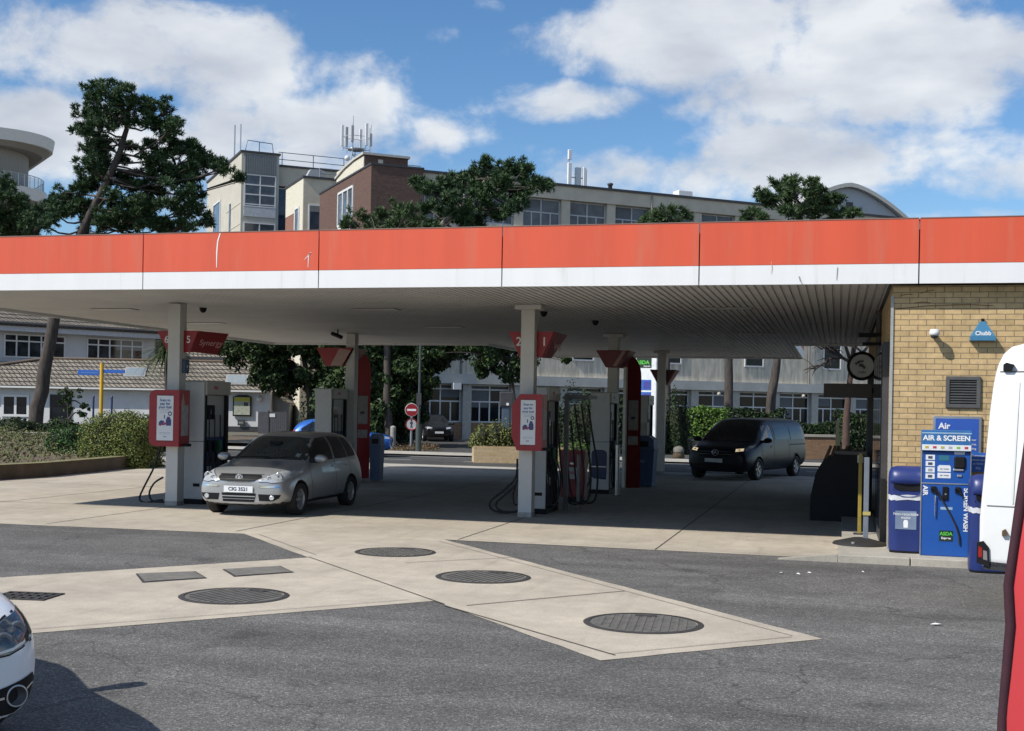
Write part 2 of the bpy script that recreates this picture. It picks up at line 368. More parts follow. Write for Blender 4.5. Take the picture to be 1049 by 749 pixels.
# ------------------------------------------------------------------ ground
sheet('ground', [(-700, -60), (700, -60), (700, 900), (-700, 900)], -.02, mat('far_ground', (.13, .12, .095), .95, var=.25, scale=.3))
gp = lambda x, y: (G(x, y).x, G(x, y).y)
def ext(a, b, X):
    a, b = Vector(a), Vector(b); t = (X - a.x)/(b.x - a.x); return tuple((a + (b - a)*t))
A1, A2, A3, A4, A5 = gp(35, 649), gp(445, 616), gp(615, 677), gp(843, 655), gp(455, 553)
B1, B2, B3, B4 = gp(0, 592), gp(316, 571.5), gp(250, 547), gp(30, 538)
A0 = ext(A2, A1, -22.); B0 = ext(B2, B1, -22.)
C1 = gp(900, 575)
sheet('forecourt_asphalt', [(-70, -25), (40, -25), (40, 17.8), (-70, 17.8)], 0., M_ASPH)
CONC = [A0, A2, A3, A4, A5, C1, (.69, C1[1]), (.69, 37.4), (-60, 37.4), (-60, 16.6), (-22, 16.62), B4, B3, B2, B0]
def rough_edge(poly, step=.3, amp=.011):
    rn_ = random.Random(3); out = []
    for i, a in enumerate(poly):
        a = Vector(a); b = Vector(poly[(i + 1) % len(poly)]); k = max(1, int((b - a).length/step)) if (b - a).length < 20 else 1; n_ = (b - a).normalized().orthogonal()
        out += [tuple(a.lerp(b, j/k) + (n_*rn_.uniform(-amp, amp) if j else n_*0)) for j in range(k)]
    return out
sheet('forecourt_concrete', rough_edge(CONC), .004, M_CONC)
jm = MB()
def strip(a, b, w, z=.0075, mb=None):
    a = Vector((a[0], a[1], 0)); b = Vector((b[0], b[1], 0)); t = (b - a).normalized(); n = Vector((-t.y, t.x, 0))*w/2
    (mb or jm).add([(p.x, p.y, z) for p in (a - n, b - n, b + n, a + n)], [(0, 1, 2, 3)])
strip((-5.37, 17.4), (-5.37, 37), .022); strip((-2.45, 17.3), (-2.45, 37), .022, .0076)
strip((-8.8, 17.1), (-8.75, 37), .022, .0077); strip((-11.95, 16.9), (-11.95, 37), .022, .0078); strip((-15.2, 16.9), (-15.2, 37), .022, .0079)
for i, y in enumerate((20.3, 25.2, 30.1, 35.)): strip((-21, y), (.6, y), .02, .0082 + i*.0001)
strip(gp(316, 571), gp(455, 619.5), .02, .0088); strip(gp(455, 621), gp(630, 672), .02, .0089)
strip(gp(415, 577), gp(535, 571), .016, .0091); strip(gp(478, 621), gp(640, 606), .02, .0092)
def inset(a, b, side, d):
    a = Vector(a); b = Vector(b); t = (b - a).normalized(); n = Vector((-t.y, t.x))*d*side; return (a + n + t*.2), (b + n - t*.2)
for i, (a, b, sd) in enumerate(((A0, A2, 1), (A3, A4, 1), (A4, A5, 1), (A5, C1, 1), (B3, B2, 1))):
    p, q = inset(a, b, sd, .17); strip(p, q, .009, .0094 + i*.0001)
struct(jm.build('pavement_joints', M_JOINT))
# shop platform with its kerb stones
km = MB(); x = .02; km.add([(-.75, 16.86, .0), (.018, 16.86, .0), (.018, 16.86, .1), (-.75, 17.02, .006), (.018, 17.02, .1), (-.75, 16.86, .006)], [(0, 1, 2, 5), (5, 2, 4, 3)])
while x < 14:
    km.box(x + .004, x + .905, 16.86, 17.02, -.05, .1005, bev=.012); x += .915
struct(km.build('kerb', M_PAVE))
pf = MB(); pf.box(.02, 14, 17.022, 19, -.02, .098); struct(pf.build('shop_platform', M_PAVE))
pf = MB(); pf.box(.08, .69, 19.002, 25.0, -.02, .0975); struct(pf.build('shop_walkway', M_PAVE))
# road beyond, its pavements and markings
sheet('pavement', [(-25.9, 37.4), (30, 37.4), (30, 39.2), (-25.9, 39.2)], .012, M_PAVE)
sheet('road', [(-26, 39.2), (60, 39.2), (60, 46.2), (-26, 46.2)], .0, M_ROAD)
rm = MB()
strip((-25, 45.6), (40, 45.6), .1, .004, rm)
for k in range(16): strip((-25 + 4*k, 42.6), (-23 + 4*k, 42.6), .1, .0042, rm)
struct(rm.build('road_markings', mat('road_paint', (.70, .70, .66), .7, var=.2, scale=9)))
sheet('far_pavement', [(-26, 46.2), (60, 46.2), (60, 49.2), (-26, 49.2)], .06, M_PAVE)
sheet('side_road', [(-22.5, 49.2), (-15, 49.2), (-19, 72), (-26, 72)], -.004, M_ROAD)
sheet('car_park', [(-19, 50), (28, 50), (28, 110), (-21, 72)], -.008, M_ROAD)

# ------------------------------------------------------------------ manholes and grates
M_IRON = mat('cast_iron', (.15, .145, .13), .7, metal=.2, var=.25, scale=8, dirt=((.17, .155, .13), 4, .5))
M_IRON2 = mat('dark_iron', (.06, .058, .055), .7, metal=.3, var=.25, scale=8)
def manhole(px, py, r, label, style):
    c = G(px, py); t = thing('manhole_cover', label, 'manhole cover', (c.x, c.y, .004), random.uniform(-.3, .3), 'round tank manhole covers')
    mb = MB(); mb.lathe([(r*.93, .009), (r, .009), (r + .02, .003)], (0, 0, 0), n=56); mb.build('rim', M_IRON2, t)
    mb = MB(); mb.cyl((0, 0), r*.915, -.01, .006, n=56); n = 13
    st = .93*2*r/n
    for i in range(-n//2, n//2 + 2):
        x = i*st; hl = math.sqrt(max(0, (r*.86)**2 - x*x))
        if hl > .05: mb.box(x - st*.22, x + st*.22, -hl, hl, .006, .0115)
        if style and hl > .05: mb.box(-hl, hl, x - st*.1, x + st*.1, .006, .0105)
    mb.build('cover_plate', M_IRON, t)
    k = MB(); k.box(-.10, .10, r*.60, r*.78, .0118, .014); k.build('lifting_key', M_IRON2, t)
manhole(405, 566, .52, 'round manhole cover furthest from the camera, near the silver car', 1)
manhole(495, 591.5, .53, 'round ribbed manhole cover in the middle of the diagonal concrete strip', 0)
manhole(659, 639, .53, 'nearest and largest looking round manhole cover, at the pointed end of the concrete strip', 1)
manhole(240, 611, .53, 'round manhole cover beside the two rectangular covers', 0)
def rect_cover(ps, label):
    c = sum((G(*p) for p in ps), Vector())/4; t = thing('access_cover', label, 'access cover', (c.x, c.y, .004), 0, 'rectangular access covers')
    q = [(G(*p) - c) for p in ps]
    mb = MB(); mb.prism([(v.x, v.y) for v in q], -.02, .006, 'XY'); mb.build('frame', M_IRON2, t)
    mb = MB(); mb.prism([(v.x*.94, v.y*.9) for v in q], .006, .011, 'XY'); mb.build('cover_plate', mat('filled_cover', (.17, .16, .14), .85, var=.25, scale=7), t)
rect_cover([(146, 597.5), (212, 593), (200, 586), (139, 588.5)], 'left rectangular access cover set in the concrete')
rect_cover([(240, 591.5), (301, 587), (287, 580.5), (228, 584)], 'right rectangular access cover set in the concrete')
c = G(27, 611.5); t = thing('drain_grate', 'black cast iron drain grate in the concrete by the white car', 'drain', (c.x, c.y, .004), R(8))
mb = MB()
for i in range(7): mb.box(-.27 + i*.09 - .016, -.27 + i*.09 + .016, -.2, .2, .0, .012)
for y in (-.2, -.07, .07, .2): mb.box(-.29, .29, y - .02, y + .02, .001, .0125)
mb.build('grate_bars', M_IRON2, t); mb = MB(); mb.box(-.29, .29, -.22, .22, -.02, .002); mb.build('gully', M_BLACK, t)

# ------------------------------------------------------------------ canopy
SZ = 3.81; FB, FM, FT = 3.745, 4.02, 4.63
can = thing('petrol_canopy', 'long flat petrol station canopy with a red and white fascia and square posts', 'canopy', (0, 0, 0))
rib = MB()
def soffit(x0, x1, y0, y1):
    p = .117; n = int((x1 - x0)/p); p = (x1 - x0)/n
    pr = [(0, 0), (.62, 0), (.70, .022), (.92, .022), (1., 0)]
    for i in range(n):
        for a, b in zip(pr[:-1], pr[1:]):
            xa, xb = x0 + (i + a[0])*p, x0 + (i + b[0])*p
            rib.add([(xa, y0, SZ + a[1]), (xb, y0, SZ + b[1]), (xb, y1, SZ + b[1]), (xa, y1, SZ + a[1])], [(0, 1, 2, 3)])
soffit(-16.6, -9.84, 17.8, 34.55); soffit(-9.84, -1.2, 17.8, 42.2); soffit(-1.2, .66, 17.8, 33.9)
rib.build('soffit', M_SOFFIT, can)
M_ROOFF = mat('roof_felt', (.20, .20, .20), .9)
mb = MB(); mb.box(-16.55, -9.84, 17.85, 34.5, SZ + .03, FT - .1); mb.box(-9.84, -1.2, 17.85, 42.15, SZ + .03, FT - .101); mb.box(-1.2, 6.5, 17.85, 33.85, SZ + .03, FT - .102)
mb.build('roof_deck', M_ROOFF, can)
xs = [-16.65, -13.82, -10.83, -7.79, -4.86, -1.955, 1.02, 3.97, 6.6]
def fascia(a, b, y, nx, ny, zt=(0, 0)):
    """one fascia panel from a to b (2-D points), facing (nx, ny)"""
    a = Vector((a[0], a[1])); b = Vector((b[0], b[1])); t = (b - a).normalized(); g = .009
    a2, b2 = a + t*g, b - t*g; n = Vector((nx, ny))*.045
    def slab(z0, z1, out):
        q = n*out
        vs = []
        for (P, dz0, dz1) in ((a2, 0, zt[0]), (b2, 0, zt[1])):
            for o in (Vector((0, 0)), q):
                vs += [(P.x + o.x, P.y + o.y, z0), (P.x + o.x, P.y + o.y, z1 + (dz1 if z1 > 4.3 else 0))]
        m = MB(); m.add(vs, [(0, 1, 3, 2), (4, 6, 7, 5), (0, 4, 5, 1), (2, 3, 7, 6), (0, 2, 6, 4), (1, 5, 7, 3)]); return m
    o = slab(FM, FT, 1.).build('fascia_panel', M_RED, can)
    slab(FB, FM - .004, .93).build('white_band', M_WHITE, o)
    tr = slab(FT, FT + .012, 1.15); tr.build('top_trim', mat('trim_metal', (.25, .16, .13), .5, var=.1), o)
    return o
for i in range(8): fascia((xs[i], 17.75), (xs[i + 1], 17.75), 0, 0, -1)
for (a, b, nx, ny) in (((-16.65, 34.6), (-16.65, 26), -1, 0), ((-16.65, 26), (-16.65, 17.75), -1, 0), ((-9.84, 34.6), (-16.65, 34.6), 0, 1),
                       ((-9.84, 42.25), (-9.84, 34.6), -1, 0), ((-1.2, 42.25), (-9.84, 42.25), 0, 1), ((-1.2, 34.0), (-1.2, 42.25), 1, 0), ((6.6, 33.95), (-1.2, 33.95), 0, 1)):
    fascia(a, b, 0, nx, ny)
# paint scars on the red panels
def scar(pts, w, name='paint_scar', m=None):
    q = [PV(x, y, 17.7) for x, y in pts]; s_ = MB(); vs = []
    for i, p in enumerate(q):
        ww = w*(1 if i < len(q) - 1 else .5); vs += [(p.x - ww/2, 17.7025, p.z), (p.x + ww/2, 17.7025, p.z)]
    s_.add(vs, [(2*i, 2*i + 1, 2*i + 3, 2*i + 2) for i in range(len(q) - 1)]); s_.v = [(x, 17.7025, z) for x, y, z in s_.v]
    # lifted 2 mm proud towards the viewer
    s_.v = [(x, 17.701, z) for x, y, z in s_.v]
    s_.build(name, m or M_WHITE, can)
MB_ = MB
scar([(225.5, 239), (223, 247), (222, 258), (221.8, 274)], .022)
scar([(318, 259), (316, 262), (315.5, 274)], .014)
scar([(318.5, 258.5), (312, 266)], .02)
scar([(858, 274), (857, 287)], .012, 'scrape', mat('scrape_grey', (.3, .3, .3)))
scar([(818.5, 283), (820, 288), (822, 291)], .016, 'dent', mat('scrape_grey', (.3, .3, .3)))
scar([(790, 268), (791, 275), (790, 281)], .008, 'scrape', mat('scrape_pale', (.72, .35, .28)))
# roof posts
LCX = PV(178.5, 440, 20.9).x; LRX = PV(358.5, 420, 29.9).x
for (x, y, cap) in ((LCX, 20.95, .0), (-5.40, 21.62, .12), (LRX, 29.98, .0), (-5.36, 30.05, .12), (-5.33, 38.4, .12)):
    w = .125
    mb = MB(); mb.box(x - w, x + w, y - w, y + w, 0, SZ - .015 - (.075 if cap else 0), bev=.008)
    o = mb.build('column', M_COLUMN, can)
    if cap:
        mb = MB(); mb.box(x - w - cap, x + w + cap, y - w - .03, y + w + .03, SZ - .09, SZ - .004, bev=.006); mb.build('head_plate', M_COLUMN, o)
    mb = MB(); mb.box(x - w - .004, x + w + .004, y - w - .004, y + w + .004, 0, .09, bev=.004); mb.build('base_sleeve', mat('scuffed_paint', (.36, .34, .31), .7, var=.25, scale=9), o)
# flush ceiling lights and downlight cameras
for (px, py) in ((745, 316), (118, 317), (210, 331), (385, 317), (455, 335), (775, 342)):
    p = G(px, py, SZ - .01); mb = MB(); mb.box(p.x - .45, p.x + .45, p.y - .17, p.y + .17, SZ - .014, SZ - .002, bev=.004); o = mb.build('ceiling_light', mat('light_frame', (.30, .29, .28), .5), can)
    mb = MB(); mb.box(p.x - .43, p.x + .43, p.y - .15, p.y + .15, SZ - .018, SZ - .014); mb.build('diffuser', mat('diffuser', (.52, .51, .49), .4), o)
for (px, py) in ((208, 318), (557, 322), (610, 331)):
    p = G(px, py, SZ - .05); mb = MB(); mb.lathe([(.01, -.1), (.05, -.08), (.07, -.03), (.07, 0)], (p.x, p.y, SZ), n=16); mb.build('dome_camera', M_BLACK, can)
p = G(346, 345, SZ - .18); t = thing('security_camera', 'small dark security camera hanging under the canopy by the left rear post', 'camera', (p.x, p.y, SZ))
mb = MB(); mb.tube([(0, 0, 0), (0, 0, -.12)], .02); mb.build('bracket', M_DARK, t)
mb = MB(); mb.tube([(-.16, .02, -.10), (.14, -.1, -.2)], .05, 10); mb.build('housing', M_BLACK, t)

# ------------------------------------------------------------------ pump number signs, poster boxes
def number_sign(x, y, left, right, zt, zb, wt, wb, label, side_text=True, fold=0, fm=None):
    t = thing('pump_number_sign', label, 'number sign', (x, y, 0), 0, 'pump number signs on the posts')
    hw, hb = wt/2, wb/2
    mb = MB(); mb.prism([(-hw, zt), (-hb, zb), (hb, zb), (hw, zt)], -.03, .03)
    mb.build('front_board', fm or M_SIGNRED, t)
    # side board running back from the front one along the island
    s = MB(); s.prism([(0, zt), (.0, zb), (.55, zb), (.95, zt)], hb + .02, hb + .05, 'YZ')
    for v in range(len(s.v)):
        X, Y, Z = s.v[v]; s.v[v] = (X + (hw - hb)*(Z - zb)/(zt - zb) - .02, Y + .035, Z)
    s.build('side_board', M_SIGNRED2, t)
    zc = (zt + zb)/2 + .04
    if left: text('number', left, .22, M_TXTW, t, (-.225, -.033, zc), bold=.01)
    if right: text('number', right, .22, M_TXTW, t, (.245, -.033, zc), bold=.01)
    if side_text:
        text('lettering', 'Synergy', .19, mat('lettering_pink', (.55, .30, .30), .5), t, (hb + .075 + (hw - hb)*.5, .42, zc - .04), face='+X', shear=.35)
    return t
# front left: its right half is angled and reads 5 with the script lettering
t = thing('pump_number_sign', 'red number sign reading 6 and 5 with script lettering, on the front left post', 'number sign', (LCX, 21.0, 0), 0, 'pump number signs on the posts')
mb = MB(); mb.prism([(-.44, 3.29), (-.22, 2.90), (.26, 2.88), (.42, 3.29)], -.03, .03); mb.build('front_board', M_SIGNRED, t)
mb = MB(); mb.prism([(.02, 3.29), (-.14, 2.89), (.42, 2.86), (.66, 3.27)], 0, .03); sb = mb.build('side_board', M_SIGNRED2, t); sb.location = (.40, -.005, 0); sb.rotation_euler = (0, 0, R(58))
text('number', '6', .19, M_TXTW, t, (-.235, -.033, 3.12), bold=.01); text('number', '5', .19, M_TXTW, t, (.225, -.033, 3.12), bold=.01)
text('lettering', 'Synergy', .155, mat('lettering_pink', (.55, .30, .30), .5), sb, (.27, -.004, 3.07), shear=.3)
number_sign(-5.38, 21.70, '2', '1', 3.33, 2.88, .84, .42, 'red number sign reading 2 and 1 on the front middle post')
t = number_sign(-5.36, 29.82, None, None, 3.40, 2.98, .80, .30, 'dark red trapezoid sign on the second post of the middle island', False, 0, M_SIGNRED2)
mb = MB(); mb.prism([(.02, 3.02), (.12, 3.0), (.34, 3.38), (.26, 3.39)], -.036, -.031); mb.build('pale_stripe', mat('stripe_pink', (.42, .26, .24), .5), t)
t = number_sign(LRX - .42, 29.82, None, None, 3.42, 2.95, 1.0, .46, 'red sign with a pale slanted stripe on the left rear post', False)
mb = MB(); mb.prism([(-.10, 2.96), (.22, 2.96), (.46, 3.36), (.14, 3.40)], -.036, -.031); mb.build('pale_stripe', mat('stripe_pink', (.42, .26, .24), .5), t)
number_sign(-5.33, 38.50, None, None, 3.23, 2.74, .78, .24, 'small dark trapezoid sign on the third post, furthest back', False, 0, mat('sign_maroon', (.10, .012, .012), .5))

def rounded(x0, x1, z0, z1, r, n=6, corners=(1, 1, 1, 1)):
    out = []
    for i, (cx, cz, a0) in enumerate(((x1 - r, z0 + r, -90), (x1 - r, z1 - r, 0), (x0 + r, z1 - r, 90), (x0 + r, z0 + r, 180))):
        if corners[i]:
            for k in range(n + 1):
                a = R(a0 + 90*k/n); out.append((cx + r*math.cos(a), cz + r*math.sin(a)))
        else: out.append(((x0, x1)[i < 2], (z0, z1)[i in (1, 2)]))
    return out
def poster_art(t, x, z, y, w, h, part='poster'):
    mb = MB(); mb.box(x - w/2, x + w/2, y - .004, y, z - h/2, z + h/2); o = mb.build(part, M_POSTER, t)
    for k, (s, sz) in enumerate((('Scan to', .062), ('pay for', .062), ('your fuel', .062))): text('headline', s, sz*1.15*w/.33, M_TXTB, o, (x, y - .006, z + h*.40 - k*.068*h/.86), bold=.015)
    mb = MB()
    for k in range(3): mb.box(x - w*.3, x + w*.3, y - .0055, y - .004, z + h*(.185 - .03*k), z + h*(.193 - .03*k))
    for k in range(2): mb.box(x - w*.33, x + w*.33, y - .0055, y - .004, z - h*(.33 + .03*k), z - h*(.322 + .03*k))
    mb.box(x - w*.10, x + w*.10, y - .0055, y - .004, z - h*.43, z - h*.40)
    mb.build('small_print', mat('print_grey', (.40, .43, .48), .6), o)
    pic = MB(); pic.prism([(x - w*.38, z - h*.16), (x - w*.36, z - h*.09), (x - w*.24, z - h*.05), (x - w*.08, z - h*.06), (x + .0, z - h*.13), (x, z - h*.16)], y - .0065, y - .004)
    pic.prism(rounded(x + w*.06, x + w*.38, z - h*.17, z - h*.02, .02), y - .0065, y - .004)
    pic.prism([(x + w*.10, z - h*.02), (x + w*.34, z - h*.02), (x + w*.28, z + h*.03), (x + w*.14, z + h*.03)], y - .0064, y - .004)
    pic.prism([(x - w*.06, z - h*.01), (x + .0, z - h*.01), (x + .0, z + h*.07), (x - w*.06, z + h*.07)], y - .0064, y - .004)
    pic.build('printed_picture', mat('print_navy', (.06, .07, .20), .5), o)
    pc = MB(); pc.prism([(x - w*.12, z - h*.145), (x + w*.10, z - h*.145), (x + w*.05, z - h*.10), (x - w*.1, z - h*.10)], y - .0068, y - .0064)
    pc.cyl((x - w*.28, z - h*.155), w*.06, y - .0068, y - .0064, axis='Y', n=14); pc.build('printed_detail', mat('print_red', (.5, .04, .08), .5), o)
    rg = MB(); rg.lathe([(w*.12, 0), (w*.12, -.0025), (w*.07, -.0025), (w*.07, 0)], (x + w*.3, y - .004, z + h*.10), 'Y', 20); rg.build('printed_ring', mat('print_navy', (.06, .07, .20), .5), o)
    return o
def poster_box(x, y, z0, z1, w, label, style):
    t = thing('poster_case', label, 'poster case', (x, y, 0), 0, 'red poster cases on the posts')
    h = w/2
    if style == 0: pl = rounded(-h, h, z0, z1, .13, 6, (0, 0, 1, 1))
    else: pl = [(-h + .10, z0), (h - .0, z0), (h, z0 + .05), (h, z1), (-h + .14, z1), (-h, z1 - .2), (-h - .0, z0 + .25)]
    mb = MB(); mb.prism(pl, -.09, .30); mb.build('case', M_SIGNRED, t)
    mb = MB(); mb.prism([(-h + .16, z0 + .085), (h - .115, z0 + .085), (h - .115, z1 - .085), (-h + .16, z1 - .085)], -.093, -.09); mb.build('face_frame', M_SIGNRED2, t)
    poster_art(t, .025, (z0 + z1)/2, -.093, w - .28, (z1 - z0)*.79)
    s = MB(); s.box(h, h + .004, -.0, .24, z0 + .2, z1 - .28); s.build('side_poster', mat('side_poster', (.34, .33, .33), .5, var=.25, scale=14), t)
    s = MB(); s.prism([(-.03, z1 - .3), (.12, z1 - .3), (.05, z1 - .06)], h, h + .005, 'YZ'); s.build('side_emblem', mat('stripe_pink', (.42, .26, .24), .5), t)
    mb = MB(); mb.box(h, h + .10, .05, .2, z0 - .0, z0 + .05); mb.build('latch', M_BLACK, t)
    return t
poster_box(LCX - .05, 20.70, 1.12, 2.17, .62, 'red poster case with rounded left side on the front left post', 0)
poster_box(-5.33, 21.35, 1.20, 2.20, .55, 'red poster case with cut corners on the front middle post', 1)
t = thing('junction_box', 'small blue box fixed to the front left post below the red sign', 'box', (LCX + .126, 21.0, 2.62), 0)
mb = MB(); mb.box(0, .06, -.09, .09, -.13, .13, bev=.008); mb.build('enclosure', mat('box_bluegrey', (.05, .09, .15), .5), t); mb = MB(); mb.cyl((0, 0), .02, .06, .07, axis='X', n=10); mb.build('lock', M_STEEL, t)
# tall red arch panels behind the rear posts
def arch_panel(x, y, z1, w, label, dark):
    t = thing('arch_panel', label, 'sign panel', (x, y, 0), R(30), 'tall red arched panels')
    pts = [(-w/2, .0), (w/2, .0), (w/2, z1 - w*1.3)]
    for k in range(1, 7): a = R(90*k/7); pts.append((w/2 - (w*.75)*(1 - math.cos(a)), z1 - w*1.3 + w*1.3*math.sin(a)))
    pts += [(-w*.28, z1), (-w/2, z1 - w*.7)]
    mb = MB(); mb.prism(pts, -.09, .09); mb.build('panel', M_SIGNRED if not dark else M_SIGNRED2, t)
    mb = MB(); mb.box(-w/2 - .01, -w/2 + .03, -.1, .1, 0, z1 - w*.7); mb.build('edge_strip', M_COLUMN, t)
    mb = MB(); mb.box(-.13, .13, -.094, -.09, 1.45, 2.20); mb.box(-.13, .13, -.094, -.09, 1.08, 1.30); mb.build('notice', mat('notice_grey', (.36, .34, .33), .6, var=.25, scale=10), t)
    mb = MB(); mb.prism([(-.08, 1.72), (-.05, 1.79), (.03, 1.79), (.06, 1.72)], -.097, -.0935); mb.build('printed_picture', M_TXTD, t)
arch_panel(PV(371, 430, 31).x, 31.0, 3.36, .40, 'tall red arched panel behind the silver car', 0)
arch_panel(-5.02, 30.9, 3.30, .40, 'tall dark red arched panel behind the second middle post', 1)

# ------------------------------------------------------------------ fuel pumps
def make_pump(loc, label, z1=2.36, lower_blue=False):
    t = thing('fuel_pump', label, 'fuel pump', loc, 0, 'fuel pumps on the islands')
    hw, L = .22, 1.0        # half width (X), length (Y); the end panel faces the camera, dispensing faces look along +X and -X
    mb = MB(); mb.box(-hw, hw, 0, .07, .10, 1.20, bev=.008); mb.box(-hw, hw, 0, .069, 1.208, z1 - .02, bev=.008)
    e = mb.build('end_panel', M_GREYP, t)
    mb = MB(); mb.box(.02, .16, -.006, .0, .34, .40); mb.build('vent_slot', M_BLACK, e)
    if lower_blue:
        mb = MB(); mb.prism(rounded(-.19, .17, .35, 1.02, .1), -.01, .0); mb.build('wash_bay', mat('wash_blue', (.02, .04, .10), .5), e)
        mb = MB(); mb.box(-.19, .18, -.03, .0, .62, .64); mb.build('shelf', M_STEEL, e)
    mb = MB(); mb.box(-hw, hw, .93, L, .10, z1 - .02, bev=.008); mb.build('end_panel', M_GREYP, t)
    mb = MB(); mb.box(-.15, .15, .07, .93, .10, z1 - .3); mb.build('cabinet', M_DARK, t)
    mb = MB(); mb.box(-hw - .02, hw + .02, -.03, L + .03, 0, .10, bev=.01); mb.build('plinth', M_BLACK, t)
    hd = MB(); hd.box(-hw - .03, hw + .03, .06, L + .02, z1 - .26, z1, bev=.012); h = hd.build('header', M_BEIGE, t)
    text('brand_lettering', 'ESSO', .085, mat('print_red', (.5, .04, .08), .5), h, (hw + .032, .42, z1 - .13), face='+X', bold=.02)
    for s in (1, -1):
        X = lambda a: s*a
        def bx(a, b, y0, y1, z0, z1_, nm, m, par=t):
            mb = MB(); mb.box(min(X(a), X(b)), max(X(a), X(b)), y0, y1, z0, z1_, bev=.004); return mb.build(nm, m, par)
        f = bx(.15, .17, .10, .90, 1.28, z1 - .27, 'display_panel', mat('display_beige', (.46, .45, .42), .5, var=.1, scale=5))
        bx(.17, .176, .20, .52, 1.62, 1.90, 'screen', M_GLASS, f)
        text('readout', '1', .14, mat('digit_grey', (.30, .33, .30), .5), f, (X(.178), .36, 1.76), face='+X' if s > 0 else '-X')
        bx(.15, .172, .10, .90, .86, 1.27, 'nozzle_panel', mat('pump_blue', (.02, .06, .22), .45))
        g = bx(.15, .168, .10, .90, .14, .85, 'lower_door', mat('pump_grimy', (.05, .06, .10), .6, var=.3, scale=6))
        bx(.168, .173, .25, .42, .55, .72, 'sticker', M_POSTER, g); bx(.168, .173, .50, .62, .50, .66, 'sticker', M_POSTER, g)
        for y in (.04, .90): bx(.13, .225, y, y + .09, .12, z1 - .27, 'side_post', M_BLACK)
        for k, y in enumerate((.20, .42, .64)):
            mb = MB(); mb.box(min(X(.17), X(.25)), max(X(.17), X(.25)), y, y + .07, 1.0, 1.22, bev=.01); mb.tube([(X(.22), y + .035, 1.02), (X(.27), y + .035, .92), (X(.24), y + .035, .82)], .018, 7)
            nz = mb.build('nozzle', (M_BLACK, M_BLACK, mat('nozzle_green', (.02, .14, .05), .5))[k], t)
            pts = [(X(.24), y + .035, 1.05), (X(.34), y + .03, .75), (X(.42 - .03*k), y - .04, .40), (X(.40 - .04*k), y - .10, .19), (X(.33), y - .13 + .05*k, .16), (X(.25), y + .02, .36), (X(.21), y + .06, .9), (X(.20), y + .05, 1.9)]
            cp = []
            P = [Vector(q) for q in pts]; P = [P[0]] + P + [P[-1]]
            for i in range(1, len(P) - 2):
                for u in (0, .25, .5, .75):
                    a, b, c2, d = P[i - 1], P[i], P[i + 1], P[i + 2]
                    cp.append(.5*((2*b) + (c2 - a)*u + (2*a - 5*b + 4*c2 - d)*u*u + (3*b - a - 3*c2 + d)*u**3))
            mb = MB(); mb.tube(cp, .012, 7); mb.build('hose', M_RUBBER, nz)
    return t
pm = make_pump((LCX + .14, 21.35, 0), 'grey fuel pump behind the front left post, beside the silver car')
dup(pm, (-5.42, 22.25, 0), 'grey fuel pump right behind the front middle post')
pb = make_pump((-5.33, 28.25, 0), 'fuel pump with a blue wash bay in its end panel by the second middle post', lower_blue=True)
dup(pm, (PV(331, 420, 28.7).x, 28.7, 0), 'grey fuel pump showing above the roof of the silver car')
dup(pm, (-5.2, 33.2, 0), 'fuel pump furthest back on the middle island, by the blue bin')
# loose hose loops hanging on the lane side of the front posts
def hose_loop(pts, label):
    P = [Vector(p) for p in pts]; o = P[-1].copy(); o.z = 0; cp = []; P = [P[0]] + P + [P[-1]]
    for i in range(1, len(P) - 2):
        for u in (0, .2, .4, .6, .8):
            a, b, c2, d = P[i - 1], P[i], P[i + 1], P[i + 2]
            cp.append(.5*((2*b) + (c2 - a)*u + (2*a - 5*b + 4*c2 - d)*u*u + (3*b - a - 3*c2 + d)*u**3) - o)
    mb = MB(); mb.tube(cp, .019, 8); return tag(mb.build('fuel_hose', M_RUBBER, loc=o), label, 'hose', 'hoses hanging behind the posts')
Y0 = 21.3
hq = lambda l: [PV(x, y, Y0) for x, y in l]
hose_loop(hq([(166, 452), (158, 478), (147, 500), (143, 511), (149, 515), (160, 513), (168, 512)]), 'outer black hose loop left of the front left post')
hose_loop(hq([(167, 489), (158, 495), (153, 505), (156, 513), (166, 514), (170, 515)]), 'inner short black hose loop left of the front left post')
Y0 = 21.9
hose_loop(hq([(530, 470), (528, 490), (515, 503), (503, 513), (503, 521), (514, 525), (528, 524), (533, 522)]), 'outer black hose loop left of the front middle post')
hose_loop(hq([(531, 480), (529, 495), (518, 506), (508, 516), (512, 523), (524, 524.5), (533, 523.5)]), 'inner black hose loop left of the front middle post')
